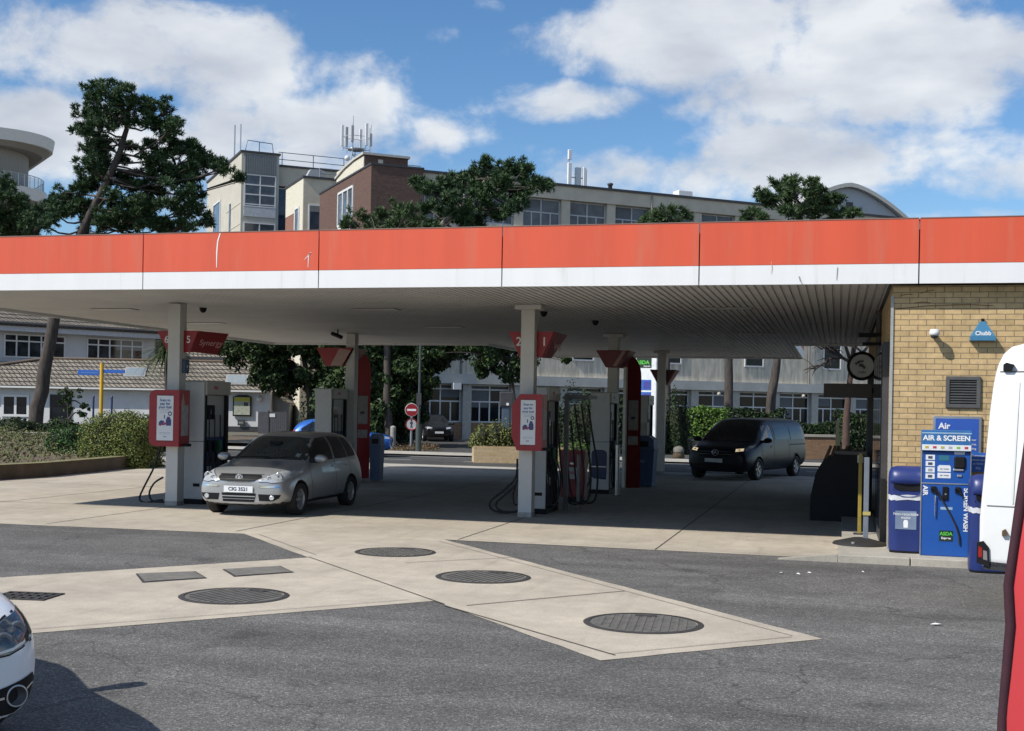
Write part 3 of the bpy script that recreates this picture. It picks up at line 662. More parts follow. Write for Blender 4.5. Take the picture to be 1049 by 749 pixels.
# red fire buckets stand and small things on the middle island
def fire_point(x, y, label):
    t = thing('fire_bucket_stand', label, 'fire buckets', (x, y, 0), 0, 'red fire bucket stands')
    mb = MB()
    for s in (-.28, .28): mb.box(s - .02, s + .02, -.02, .02, 0, 1.05)
    mb.box(-.30, .30, -.018, .018, .95, 1.0); mb.build('stand', M_DARK, t)
    for s in (-.16, .16):
        mb = MB(); mb.lathe([(.01, 0), (.09, 0), (.125, .26), (.13, .265), (.118, .25)], (s, -.14, .5), n=20); b = mb.build('bucket', M_SIGNRED, t)
        mb = MB(); mb.tube([(s - .12, -.14, .76), (s - .06, -.14, .88), (s, -.14, .94), (s + .06, -.14, .88), (s + .12, -.14, .76)], .006, 6); mb.build('handle', M_STEEL, b)
def fire_cabinet(x, y, label):
    t = thing('fire_cabinet', label, 'cabinet', (x, y, 0), 0, 'red fire point cabinets'); m = mat('cabinet_red', (.20, .014, .018), .5, var=.12)
    mb = MB(); mb.box(-.25, .25, -.18, .18, .12, .92, bev=.015); mb.build('body', m, t)
    mb = MB(); mb.prism([(-.20, .92), (.20, .92), (.20, 1.02), (-.20, 1.10)], -.27, .27, 'YZ'); mb.build('lid', m, t)
    mb = MB(); mb.box(-.2, .2, -.14, .14, 0, .12); mb.build('plinth', M_BLACK, t)
    mb = MB(); mb.box(-.15, .15, -.186, -.18, .5, .74); l = mb.build('sign_plate', mat('plate_dull', (.35, .34, .33), .5), t); text('lettering', 'FIRE', .09, mat('print_red', (.5, .04, .08), .5), l, (0, -.188, .62), bold=.03)
    mb = MB(); mb.box(-.05, .05, -.20, -.18, .80, .84, bev=.005); mb.build('handle', M_STEEL, t)
fire_cabinet(PV(588, 490, 25.4).x, 25.4, 'red fire cabinet between the two middle island pumps, behind the hoses')
for k, l in enumerate(('nearest black hose loop hanging right of the front middle pump', 'middle black hose loop hanging right of the front middle pump', 'furthest black hose loop hanging right of the front middle pump')):
    y = 23.35 + .35*k; dx = 7*k
    hose_loop([PV(a + dx, b_, y) for a, b_ in ((571, 430), (574, 470), (578, 505), (587, 517 - k), (596, 510), (598, 480), (592, 440), (588, 410))], l)
M_ = mat('hose_arm', (.10, .10, .10), .5)
t = thing('hose_arm', 'dark overhead arm carrying the hoses behind the front middle pump', 'hose arm', (-5.05, 23.3, 0)); mb = MB(); mb.box(-.04, .04, -.04, .04, 0, 2.25); mb.build('upright', M_, t); mb = MB(); mb.box(-.05, .42, .02, .9, 2.15, 2.22); mb.build('arm', M_, t)
def post(name, x, y, h, r, m, label, cat, group=None, cap=True):
    t = thing(name, label, cat, (x, y, 0), 0, group)
    mb = MB(); mb.cyl((0, 0), r, 0, h, 16); mb.build('shaft', m, t)
    mb = MB(); mb.lathe([(r*1.02, 0), (r*.8, r*.5), (.002, r*.7)], (0, 0, h), n=16); mb.build('cap', m, t)
    mb = MB(); mb.cyl((0, 0), r*1.8, 0, .015, 16); mb.build('foot_plate', M_DARK, t)
    return t
c = G(632, 508); post('guard_post', c.x, c.y, 1.15, .05, M_STEEL, 'slim steel guard post in front of the second middle post', 'post', 'steel guard posts')
c = G(592, 521); post('guard_post', c.x, c.y, 1.05, .035, mat('post_dull', (.24, .24, .24), .5, metal=.3), 'slim steel guard post among the hoses behind the front middle post', 'post', 'steel guard posts')

# ------------------------------------------------------------------ wheelie-type and hooded bins
def hooded_bin(loc, w, h, label, rz=0., sticker=True, liner=True):
    t = thing('litter_bin', label, 'bin', loc, rz, 'hooded blue forecourt bins')
    hw, d = w/2, w*.42; zb = h*.66
    def ring(z, kx, ky, n=40):
        out = []
        for i in range(n):
            a = 2*math.pi*i/n; c_, s_ = math.cos(a), math.sin(a)
            out.append((hw*kx*math.copysign(abs(c_)**.5, c_), d*ky*math.copysign(abs(s_)**.5, s_), z))
        return out
    def loft(rings, cap=True):
        n = len(rings[0]); mb = MB(); vs = [v for r in rings for v in r]
        mb.add(vs, [[i*n + j, i*n + (j + 1) % n, (i + 1)*n + (j + 1) % n, (i + 1)*n + j] for i in range(len(rings) - 1) for j in range(n)], 0, True)
        if cap: mb.add(rings[-1], [list(range(n))]); mb.add(rings[0], [list(range(n))])
        return mb
    loft([ring(.0, .90, .9), ring(.03, .92, .92), ring(.05, .90, .9)]).build('base', M_BLACK, t)
    loft([ring(.03, .93, .93), ring(.06, .95, .95), ring(zb*.6, .97, .97), ring(zb, .985, .985)]).build('body', M_BLUE, t)
    if liner:
        lr = []
        for k, z in enumerate((zb - .055, zb - .03, zb - .01, zb + .012)):
            lr.append([(x*(1 + .012*math.sin(i*1.9 + k)), y*(1 + .02*math.sin(i*2.7 + k*2)), z + .012*math.sin(i*.7)*math.sin(i*1.3)) for i, (x, y, _) in enumerate(ring(z, 1.01, 1.015))])
        loft(lr, False).build('bag_liner', mat('bag_plastic', (.60, .62, .65), .3, var=.15, scale=20), t)
    # hood: overhanging top leaning back, open mouth at the front
    rr = []
    for z, kx, fy, by in ((zb + .005, 1., -1., 1.), (zb + .10, 1.0, -1.0, 1.), (zb + .17, 1.0, -1.03, 1.), (zb + .24, 1., -1.04, 1.), (h - .08, .97, -.92, .98), (h - .025, .88, -.68, .9), (h, .60, -.35, .6)):
        q = ring(z, kx, 1.); rr.append([(x, (y*by if y > 0 else -y*fy), z_) for x, y, z_ in q])
    hd = loft(rr).build('hood', M_BLUE, t)
    # the mouth: a recessed dark slot with a lipped visor above
    mb = MB()
    pts = [(-hw*.72, zb + .165), (-hw*.70, zb + .105), (-hw*.4, zb + .075), (hw*.4, zb + .075), (hw*.70, zb + .105), (hw*.72, zb + .165)]
    mb.prism(pts, -d*1.055, -d*.8); mb.build('mouth', M_BLACK, hd)
    vs = []
    for i in range(13):
        u = -1 + 2*i/12; x = hw*.86*u; vs += [(x, -d*1.03, zb + .25 - .02*u*u), (x, -d*1.16 + .04*d*u*u, zb + .19 - .03*(1 - u*u)), (x, -d*1.0, zb + .165)]
    mb = MB(); mb.add(vs, [q for i in range(12) for q in ((3*i, 3*i + 1, 3*i + 4, 3*i + 3), (3*i + 1, 3*i + 2, 3*i + 5, 3*i + 4))], 0, True); mb.build('visor', M_BLUE, hd)
    mb = MB(); arc = [(hw*.84*math.cos(a), -d*1.03, zb + .12 - .13*math.sin(a)) for a in [math.pi*k/16 for k in range(17)]]
    mb.tube(arc, .006, 6); mb.build('moulded_seam', mat('bin_edge', (.05, .07, .22), .3), hd)
    if sticker:
        mb = MB(); mb.box(-hw*.62, hw*.42, -d*.985, -d*.955, zb*.42, zb*.74); s = mb.build('sticker', mat('sticker_grey', (.17, .22, .32), .5), t)
        text('sticker_lettering', 'Non-recyclable', .052, M_TXTW, s, (-hw*.10, -d*.988, zb*.685)); text('sticker_lettering', 'waste', .052, M_TXTW, s, (-hw*.10, -d*.988, zb*.625))
        mb = MB(); mb.prism([(-hw*.2, zb*.45), (0, zb*.45), (hw*.02, zb*.55), (-hw*.03, zb*.585), (-hw*.17, zb*.585), (-hw*.22, zb*.55)], -d*.989, -d*.985); mb.build('cup_symbol', M_TXTW, s)
    return t
hooded_bin((.93, 17.62, .1), .52, 1.16, 'blue hooded bin with a white bag and grey sticker, left of the air machine', R(-3))
hooded_bin((1.86, 16.62, .0), .52, 1.22, 'blue hooded bin standing on the tarmac, half hidden by the white van', R(0), sticker=False)
# blue square bins by the pumps
def pump_bin(loc, w, h, label, letters=None):
    t = thing('forecourt_bin', label, 'bin', loc, 0, 'square blue bins by the pumps'); m = mat('bin_mid_blue', (.03, .075, .19), .45, var=.1)
    a = w/2; mb = MB()
    vs = [(sx*a*.86, sy*a*.86, .03) for sx, sy in ((-1, -1), (1, -1), (1, 1), (-1, 1))] + [(sx*a, sy*a, h*.72) for sx, sy in ((-1, -1), (1, -1), (1, 1), (-1, 1))]
    mb.add(vs, [(0, 1, 5, 4), (1, 2, 6, 5), (2, 3, 7, 6), (3, 0, 4, 7), (3, 2, 1, 0), (4, 5, 6, 7)]); mb.build('body', m, t)
    mb = MB(); mb.box(-a*1.05, a*1.05, -a*1.05, a*1.05, h*.72, h*.76, bev=.01); mb.prism([(-a, h*.76), (a, h*.76), (a*.95, h*.93), (a*.6, h), (-a*.6, h), (-a*.95, h*.93)], -a, a); mb.build('lid', m, t)
    mb = MB(); mb.box(-a*.6, a*.6, -a*1.01, -a*.9, h*.79, h*.90); mb.build('mouth', M_BLACK, t)
    if letters: text('lettering', letters, .16, mat('lettering_grey', (.30, .32, .36), .5), t, (0, -a*.975, h*.52))
    return t
pump_bin((PV(386, 470, 30.0).x, 30.0, 0), .30, 1.22, 'slim blue bin beside the tall red arched panel')
pump_bin((-4.86, 31.6, 0), .72, 1.30, 'large dark blue bin with pale lettering behind the second middle post', 'you')
p = (-4.95, 31.6, 1.30); t = thing('squeegee_bucket', 'pale window washing bucket and towel box on top of the large blue bin', 'bucket', p)
mb = MB(); mb.lathe([(.01, 0), (.11, 0), (.13, .2), (.12, .2)], (-.15, 0, 0), n=18); mb.build('bucket', mat('pale_plastic', (.40, .38, .34), .5), t)
mb = MB(); mb.box(.0, .24, -.1, .12, 0, .34, bev=.02); mb.build('towel_box', mat('towel_white', (.50, .50, .48), .5), t)
mb = MB(); mb.tube([(-.15, 0, .05), (-.05, .03, .48)], .012, 6); mb.build('squeegee', M_BLACK, t)

# ------------------------------------------------------------------ shop building with its brick wall
shop = thing('petrol_shop', 'buff brick petrol station shop joined to the canopy on the right', 'shop', (0, 0, 0))
mb = MB(); mb.box(.69, 14, 17.95, 32, 0, 3.74); mb.build('wall', M_BUFF, shop)
mb = MB(); mb.box(.672, .71, 17.93, 17.949, .1, 3.6); mb.build('corner_strip', mat('corner_grey', (.36, .36, .34), .5), shop)
mb = MB(); mb.box(.60, .69, 18.6, 22.6, .1, 3.0); w = mb.build('shop_front', M_DARK, shop)
for k in range(4):
    mb = MB(); mb.box(.585, .60, 18.7 + k, 19.55 + k, .3, 2.9); mb.build('pane', M_GLASS, w)
mb = MB(); mb.box(.55, .69, 25.2, 26.2, .0, 2.9); mb.build('doorway', M_DARK, shop)
mb = MB()
for (x, z, l, a) in ((.80, 3.60, .16, .1), (1.06, 3.63, .18, .25), (.98, 3.50, .22, .0), (.72, 3.42, .9, .06), (1.4, 3.47, .6, -.02)):
    mb.tube([(x, 17.944, z), (x + l*.5, 17.940, z + l*a*.5 + .012), (x + l, 17.944, z + l*a)], .0045, 5)
mb.build('old_cable', mat('cable_rust', (.20, .10, .05), .8), shop)
def on_wall(name, label, cat, x, z): return thing(name, label, cat, (x, 17.95, z))
t = on_wall('security_light', 'small white sensor lamp on the buff brick wall', 'lamp', 1.24, 3.06)
mb = MB(); mb.box(-.03, .03, -.10, 0, -.02, .03); mb.build('arm', M_FRAMEW, t)
mb = MB(); mb.lathe([(.001, .05), (.055, .045), (.07, .0), (.068, -.03), (.05, -.04)], (0, -.17, .02), n=22); mb.build('housing', M_FRAMEW, t)
mb = MB(); mb.lathe([(.05, 0), (.045, -.03), (.002, -.045)], (0, -.17, -.018), n=22); mb.build('lens', M_DARK, t)
t = on_wall('alarm_box', 'blue triangular burglar alarm box with white lettering on the brick wall', 'alarm', 1.87, 2.98)
M_TEAL = mat('alarm_blue', (.05, .19, .33), .4, var=.06)
mb = MB(); pr = [(-.165, 0), (.165, 0), (.06, .27), (-.06, .27)]
mb.add([(-.165, 0, 0), (.165, 0, 0), (.165, -.12, .0), (-.165, -.12, 0), (-.16, 0, .06), (.16, 0, .06), (.155, -.12, .06), (-.155, -.12, .06), (-.035, 0, .265), (.035, 0, .265), (.03, -.05, .262), (-.03, -.05, .262)],
       [(0, 1, 2, 3), (3, 2, 6, 7), (0, 3, 7, 4), (1, 5, 6, 2), (7, 6, 10, 11), (4, 7, 11, 8), (5, 9, 10, 6), (8, 11, 10, 9), (0, 4, 8, 9, 5, 1)]); mb.build('cover', M_TEAL, t)
text('lettering', 'Chubb', .075, M_TXTW, t, (0, -.118, .095), bold=.03)
mb = MB(); mb.cyl((0, -.03), .022, .262, .30, 12); mb.build('strobe', M_BLACK, t)
t = on_wall('wall_vent', 'dark square louvred vent set in the brick wall', 'vent', 1.635, 2.28)
mb = MB(); f = .195
for a in ((-f - .03, -f + .02, -f, f), (f - .02, f + .03, -f, f)): mb.box(a[0], a[1], -.035, .0, a[2], a[3], bev=.004)
for z in ((-f - .02, -f + .03), (f - .03, f + .02)): mb.box(-f - .028, f + .028, -.036, .0, z[0], z[1], bev=.004)
mb.build('frame', mat('vent_grey', (.09, .088, .085), .6, var=.15), t)
mb = MB(); mb.box(-f, f, -.008, -.001, -f, f); mb.build('duct', M_BLACK, t)
for k in range(11):
    z = -.18 + k*.036; mb = MB(); mb.add([(-.18, -.028, z), (.18, -.028, z), (.18, -.006, z + .03), (-.18, -.006, z + .03), (-.18, -.028, z - .004), (.18, -.028, z - .004)], [(0, 1, 2, 3), (4, 5, 1, 0)]); mb.build('slat', mat('slat_grey', (.045, .045, .045), .6, var=.3), t)
# air notice board
t = on_wall('air_notice', 'blue framed notice headed Air on the brick wall behind the air machine', 'notice', 1.565, 1.65)
w2, h2 = .315, .30
mb = MB(); mb.box(-w2, w2, -.035, 0, -h2, h2, bev=.005); mb.build('frame', M_STEEL, t)
mb = MB(); mb.box(-w2 + .035, w2 - .035, -.038, -.035, -h2 + .035, h2 - .035); p = mb.build('panel', mat('notice_blue', (.03, .10, .42), .45, var=.04), t)
text('heading', 'Air', .115, M_TXTW, p, (-.24, -.04, .16), align='LEFT', bold=.03); text('subheading', 'Warning', .05, M_TXTW, p, (-.24, -.04, .075), align='LEFT', bold=.02)
for k, s in enumerate(('Please check your', 'tyre pressures', 'before inflating', 'the tyres')): text('notice_text', s, .042, M_TXTW, p, (.25, -.04, -.02 - .06*k), align='RIGHT')
t = on_wall('small_notice', 'small blue notice plate at the upper right of the air machine', 'notice', 1.85, 1.33)
mb = MB(); mb.box(-.16, .14, -.08, -.06, -.13, .13, bev=.003); p = mb.build('plate', M_PBLUE, t); mb = MB(); mb.box(-.02, .02, -.06, 0, -.05, .05); mb.build('bracket', M_STEEL, t)
for k, s in enumerate(('Customers', 'please pay', 'at kiosk')): text('notice_text', s, .042, M_TXTW, p, (-.01, -.082, .085 - .052*k))
text('notice_text', '20p', .045, M_TXTW, p, (-.01, -.082, -.08))
# air machine
t = thing('air_machine', 'tall blue air and screen wash machine with a black hose', 'air machine', (1.385, 17.43, .1), R(-2))
mb = MB(); mb.box(-.30, .30, -.17, .32, .0, 1.38, bev=.008); body = mb.build('cabinet', M_MACH, t)
mb = MB(); mb.box(-.312, -.30, -.18, .32, .0, 1.40); mb.box(.30, .312, -.18, .32, .0, 1.40); mb.box(-.3, .3, -.178, -.17, .95, .965); mb.build('edge_trim', M_STEEL, t)
mb = MB(); mb.box(-.31, .31, -.21, .20, 1.385, 1.66, bev=.006); hd = mb.build('header', mat('header_blue', (.03, .14, .36), .45), t)
mb = MB(); mb.box(-.305, .305, -.214, -.21, 1.395, 1.47); st = mb.build('price_band', M_POSTER, hd)
for k, cc in enumerate(((.5, .42, .05), (.5, .05, .06), (.45, .45, .1), (.4, .42, .44), (.25, .5, .08), (.5, .06, .08))):
    mb = MB(); x = -.245 + k*.098; mb.box(x - .022, x + .022, -.2165, -.214, 1.42, 1.45); mb.build('price_tab', mat('tab_%d' % k, cc, .5), st)
text('heading', 'AIR & SCREEN', .094, M_TXTW, hd, (0, -.212, 1.555), bold=.03)
mb = MB(); mb.box(-.31, .31, -.213, -.21, 1.615, 1.632); mb.build('pale_line', mat('pale_blue', (.3, .45, .6), .5), hd)
for k in range(4):
    mb = MB(); z = 1.30 - k*.083; mb.box(-.255, -.14, -.1745, -.17, z - .034, z + .034); l = mb.build('button_label', M_POSTER, t)
    mb = MB(); mb.box(-.225, -.17, -.1765, -.1745, z - .018, z + .016); mb.build('button_symbol', M_TXTD if k != 2 else mat('grey_symbol', (.35, .35, .38)), l)
mb = MB(); mb.box(-.09, .05, -.1745, -.17, 1.185, 1.20); mb.build('pale_strip', M_POSTER, t)
for z in (1.03, 1.115):
    mb = MB(); mb.box(-.105, .06, -.1745, -.17, z, z + .07); l = mb.build('price_label', M_POSTER, t); text('label_text', 'AIR  WASH', .022, M_TXTD, l, (-.02, -.176, z + .035))
mb = MB(); mb.box(-.09, .04, -.174, -.17, 1.26, 1.33); mb.build('display', mat('display_teal', (.03, .16, .22), .3), t)
mb = MB(); mb.box(.10, .24, -.20, -.17, 1.16, 1.32, bev=.02); cs = mb.build('coin_unit', M_BLACK, t)
mb = MB(); mb.box(.09, .22, -.19, -.17, 1.13, 1.155, bev=.006); mb.box(.14, .2, -.185, -.17, 1.05, 1.08, bev=.005); mb.build('coin_slot', M_STEEL, cs)
mb = MB(); mb.box(.10, .23, -.176, -.17, 1.345, 1.385); mb.build('plate', M_POSTER, t)
mb = MB(); mb.box(-.04, .035, -.19, -.17, .74, .92, bev=.01); l = mb.build('lock_unit', M_BLACK, t); mb = MB(); mb.cyl((0, .82), .012, -.196, -.19, axis='Y', n=12); mb.build('lock', M_STEEL, l)
for s, nm in ((-.15, 'air_line'), (.15, 'wash_line')):
    mb = MB(); mb.box(s - .035, s + .035, -.20, -.17, .84, .92, bev=.01); mb.tube([(s - .03, -.205, .90), (s + .02, -.21, .88), (s + .045, -.21, .80)], .014, 8); h = mb.build('hose_holder', M_BLACK, t)
mb = MB(); q = [(-.11, -.20, .88), (-.04, -.205, .74), (.05, -.2, .58), (.13, -.195, .42), (.175, -.19, .28), (.185, -.185, .16)]; mb.tube(q, .011, 7); mb.build('hose', M_RUBBER, t)
mb = MB(); mb.tube([(-.125, -.195, .80), (-.13, -.2, .66), (-.13, -.195, .52)], .008, 6); mb.build('chrome_nozzle', M_CHROME, t)
text('side_lettering', 'AIR', .085, M_TXTW, t, (-.255, -.172, .86), rot=R(-90), bold=.03)
text('side_lettering', 'SCREEN WASH', .085, M_TXTW, t, (.255, -.172, .62), rot=R(-90), bold=.03)
mb = MB(); mb.box(-.06, .09, -.173, -.17, .615, .65); mb.build('pale_label', mat('pale_blue', (.3, .45, .6), .5), t)
mb = MB(); mb.box(-.07, .10, -.174, -.17, .20, .34); l = mb.build('logo_plate', mat('logo_dark', (.012, .03, .015), .5), t)
text('logo', 'ASDA', .062, M_GREEN, l, (.015, -.176, .297), bold=.035); text('logo', 'Express', .038, M_TXTW, l, (.015, -.176, .24), bold=.03)
# things standing along the shop's left side
c = G(889, 553, .1); t = thing('barrier_post', 'slim grey post on a wide black rubber base beside the shop corner', 'post', (.40, 18.35, .1))
mb = MB(); mb.box(-.035, .035, -.035, .035, .05, 1.24, bev=.006); mb.build('shaft', mat('post_grey', (.16, .19, .23), .5), t)
mb = MB(); mb.lathe([(.001, .10), (.10, .095), (.2, .07), (.36, .03), (.38, 0)], (-.08, 0, 0), n=28); mb.build('rubber_base', M_RUBBER, t)
mb = MB(); mb.box(-.045, .06, -.05, -.035, .42, .47); mb.build('bracket', mat('bracket_yellow', (.45, .38, .12), .5), t)
mb = MB(); mb.cyl((-.17, -.3), .03, .03, .06, 10); mb.build('bolt', M_STEEL, t)
t = thing('yellow_post', 'yellow painted post behind the grey barrier post', 'post', (.34, 19.9, .1))
mb = MB(); mb.box(-.028, .028, -.03, .03, 0, 1.25, bev=.008); mb.build('shaft', mat('dull_yellow', (.30, .22, .035), .6, var=.2), t); mb = MB(); mb.box(-.09, .09, -.09, .09, 0, .015); mb.build('foot_plate', M_DARK, t)
t = thing('coal_bunker', 'black curved-sided merchandise bunker standing by the shop', 'bunker', (-.06, 23.2, 0))
mb = MB(); mb.prism([(-.42, 0), (.52, 0), (.52, 1.22), (.05, 1.22), (-.17, 1.12), (-.33, .85), (-.41, .45)], 0, 1.5); mb.build('body', mat('bunker_black', (.012, .012, .013), .85), t)
mb = MB(); mb.box(.02, .54, -.02, 1.5, 1.22, 1.28); mb.build('lid', mat('bunker_top', (.12, .11, .10), .6), t)
for k in range(6):
    mb = MB(); a = random.uniform(-.2, .25); mb.prism([(-.2 + k*.1, 1.1), (-.13 + k*.1, 1.1), (-.05 + k*.1 + a*.3, 1.36), (-.1 + k*.1 + a*.3, 1.38)], .1 + k*.05, .14 + k*.05); mb.build('stacked_board', mat('board_brown', (.09, .055, .035), .8), t)
mb = MB(); mb.box(.40, .50, -.012, -.002, 1.08, 1.21); mb.build('price_card', M_POSTER, t)
t = thing('projecting_sign', 'round dark-rimmed projecting sign with a pale face on the shop side', 'sign', (.40, 24.0, 2.85))
mb = MB(); mb.lathe([(.001, -.07), (.27, -.07), (.27, .07), (.001, .07)], (0, 0, 0), 'Y', 36); mb.build('rim', M_BLACK, t)
mb = MB(); mb.cyl((0, 0), .215, -.078, -.07, 32, axis='Y'); f = mb.build('face', mat('sign_face', (.36, .36, .35), .5, var=.08), t)
mb = MB()
for a, b, r in (((-.09, .05), (-.03, .09), .022), ((-.05, .02), (.02, .0), .03), ((.02, .0), (.05, -.05), .022), ((-.02, .07), (.03, .1), .014), ((-.09, .02), (-.12, .06), .014)): mb.tube([(a[0], -.079, a[1]), (b[0], -.079, b[1])], r, 8)
mb.build('emblem', M_DARK, f); text('lettering', 'CASH', .055, M_DARK, f, (0, -.08, -.12), bold=.03)
mb = MB(); mb.box(.2, .30, -.03, .03, -.05, .05); mb.build('bracket', M_BLACK, t)
t = thing('side_board_sign', 'long dark board sign projecting from the shop below the round sign', 'sign', (.14, 24.0, 2.39))
mb = MB(); mb.box(-.42, .45, -.05, .05, -.13, .13, bev=.008); mb.build('board', mat('board_dark', (.045, .035, .03), .5), t); mb = MB(); mb.box(.40, .55, -.02, .02, -.05, .05); mb.build('bracket', M_BLACK, t)
t = thing('downpipe', 'dark downpipe and cable stack at the shop corner under the canopy', 'pipe', (.66, 22.4, 0))
mb = MB(); mb.tube([(0, 0, .05), (0, 0, 3.75)], .06, 12); mb.tube([(-.02, -.2, .05), (-.02, -.2, 3.0)], .03, 8); mb.build('pipe', M_DARK, t)
mb = MB(); mb.box(-.35, .1, -.15, .15, 3.3, 3.36); mb.box(-.28, .1, -.1, .1, 3.15, 3.2); mb.build('bracket', M_BLACK, t)

# ------------------------------------------------------------------ litter
def litter(px, py, s, label, m):
    p = G(px, py); mb = MB(); a = random.uniform(0, 3)
    vs = [(math.cos(a + k*1.57 + random.uniform(-.3, .3))*s, math.sin(a + k*1.57 + random.uniform(-.3, .3))*s*.6, random.uniform(.002, .022)) for k in range(4)] + [(0, 0, .025)]
    mb.add(vs, [(0, 1, 4), (1, 2, 4), (2, 3, 4), (3, 0, 4)]); tag(mb.build('paper_scrap', m, loc=(p.x, p.y, .002)), label, 'litter', 'paper scraps on the tarmac')
litter(958, 641, .055, 'white paper scrap lying alone on the tarmac at the right', M_TXTW)
litter(818, 589, .03, 'white paper scrap nearest the concrete edge, left of two others', M_TXTW)
litter(829, 588, .03, 'white paper scrap on the tarmac, right of a similar scrap near the kerb', M_TXTW)
litter(884, 587, .025, 'small white scrap on the tarmac in front of the grey post', M_TXTW)
litter(800, 588, .03, 'flat grey scrap on the tarmac, leftmost of a row of scraps', mat('grey_paper', (.4, .4, .4)))

# ------------------------------------------------------------------ vehicles
def subdiv(verts, faces, levels):
    me = bpy.data.meshes.new('tmp'); me.from_pydata(verts, [], faces); me.update()
    o = bpy.data.objects.new('tmp', me); COL.objects.link(o); md = o.modifiers.new('s', 'SUBSURF'); md.levels = levels; md.render_levels = levels
    return o
def bake(o):
    dg = bpy.context.evaluated_depsgraph_get(); dg.update(); me = bpy.data.meshes.new_from_object(o.evaluated_get(dg)); old = o.data
    bpy.data.objects.remove(o); bpy.data.meshes.remove(old); return me
def car_shell(st, wheels, wr, half_w, levels=2):
    """st: stations rear to front, each (x, half profile [(y, z)...] from underside centre to roof centre)"""
    vs = []; n = len(st[0][1]); m = 2*n - 2
    for x, pr in st:
        vs += [(x, y, z) for y, z in pr] + [(x, -y, z) for y, z in pr[-2:0:-1]]
    fs = [[i*m + j, i*m + (j + 1) % m, (i + 1)*m + (j + 1) % m, (i + 1)*m + j] for i in range(len(st) - 1) for j in range(m)]
    for base, rev in ((0, True), ((len(st) - 1)*m, False)):
        for j in range(n - 1):
            a, b = base + j, base + j + 1; c2 = base + (m - j - 1) % m if j + 1 < n - 1 else b; d = base + (m - j) % m
            q = [a, b, c2, d]; q2 = []
            for v in q:
                if v not in q2: q2.append(v)
            if len(q2) >= 3: fs.append(q2[::-1] if rev else q2)
    o = subdiv(vs, fs, levels)
    body = bake(o)
    bm = bmesh.new(); bm.from_mesh(body); bmesh.ops.recalc_face_normals(bm, faces=bm.faces[:]); bm.to_mesh(body); bm.free()
    o = bpy.data.objects.new('tmp', body); COL.objects.link(o); cut = []
    for wx in wheels:
        for s in (1, -1):
            c = MB(); c.cyl((wx, wr), wr + .055, s*(half_w - .30), s*(half_w + .25), 40, axis='Y'); k = c.build('cutter', M_UNDER); cut.append(k)
            md = o.modifiers.new('b', 'BOOLEAN'); md.operation = 'DIFFERENCE'; md.object = k; md.solver = 'EXACT'
    me = bake(o)
    for k in cut: bpy.data.objects.remove(k)
    for p in me.polygons: p.use_smooth = True
    return me
def in_arch(c, wheels, wr): return any(math.hypot(c.x - wx, c.z - wr) < wr + .0565 for wx in wheels)
def car_body(name, st, wheels, wr, half_w, pm, parent, levels=2):
    me = car_shell(st, wheels, wr, half_w, levels)
    me.materials.clear(); me.materials.append(pm); me.materials.append(M_UNDER)
    for p in me.polygons:
        c = p.center
        p.material_index = 1 if (in_arch(c, wheels, wr) or (p.normal.z < -.7 and c.z < .35)) else 0
    me.set_sharp_from_angle(angle=R(40))
    o = bpy.data.objects.new(name, me); COL.objects.link(o); o.parent = parent
    bm = bmesh.new(); bm.from_mesh(me); bvh = BVHTree.FromBMesh(bm); bm.free()
    return o, bvh
VIEWS = {'front': (Vector((-1, 0, 0)), lambda a, b: Vector((9, a, b))), 'rear': (Vector((1, 0, 0)), lambda a, b: Vector((-9, a, b))),
         'left': (Vector((0, -1, 0)), lambda a, b: Vector((a, 9, b))), 'right': (Vector((0, 1, 0)), lambda a, b: Vector((a, -9, b)))}
def patch(name, bvh, poly, view, m, parent, off=.005, res=.05, smooth=True):
    d, to3 = VIEWS[view]; pts = []
    for i in range(len(poly)):
        a = Vector(poly[i]); b = Vector(poly[(i + 1) % len(poly)]); k = max(1, int((b - a).length/res))
        pts += [a.lerp(b, j/k) for j in range(k)]
    nb = len(pts); x0, x1 = min(p.x for p in pts), max(p.x for p in pts); y0, y1 = min(p.y for p in pts), max(p.y for p in pts)
    def inside(p):
        r = False; j = nb - 1
        for i in range(nb):
            if (pts[i].y > p.y) != (pts[j].y > p.y) and p.x < (pts[j].x - pts[i].x)*(p.y - pts[i].y)/(pts[j].y - pts[i].y) + pts[i].x: r = not r
            j = i
        return r
    extra = []; y = y0 + res*.5
    while y < y1:
        x = x0 + res*.5
        while x < x1:
            q = Vector((x, y))
            if inside(q) and min((q - b).length for b in pts[:nb]) > res*.45: extra.append(q)
            x += res
        y += res
    V, E_, Fc, *_ = delaunay_2d_cdt(pts + extra, [(i, (i + 1) % nb) for i in range(nb)], [], 1, 1e-6)
    out = []
    for v in V:
        h = bvh.ray_cast(to3(v.x, v.y), d)
        out.append(None if h[0] is None else h[0] + (h[1] if h[1].dot(d) < 0 else -h[1])*off*.5 - d*off*.5)
    idx = {}; vs = []
    for i, p in enumerate(out):
        if p is not None: idx[i] = len(vs); vs.append(p)
    mb = MB(); mb.add(vs, [[idx[i] for i in f] for f in Fc if all(i in idx for i in f)], 0, smooth)
    o = mb.build(name, m, parent, fix=False)
    for p in o.data.polygons:
        if p.normal.dot(d) > 0: p.flip()
    return o
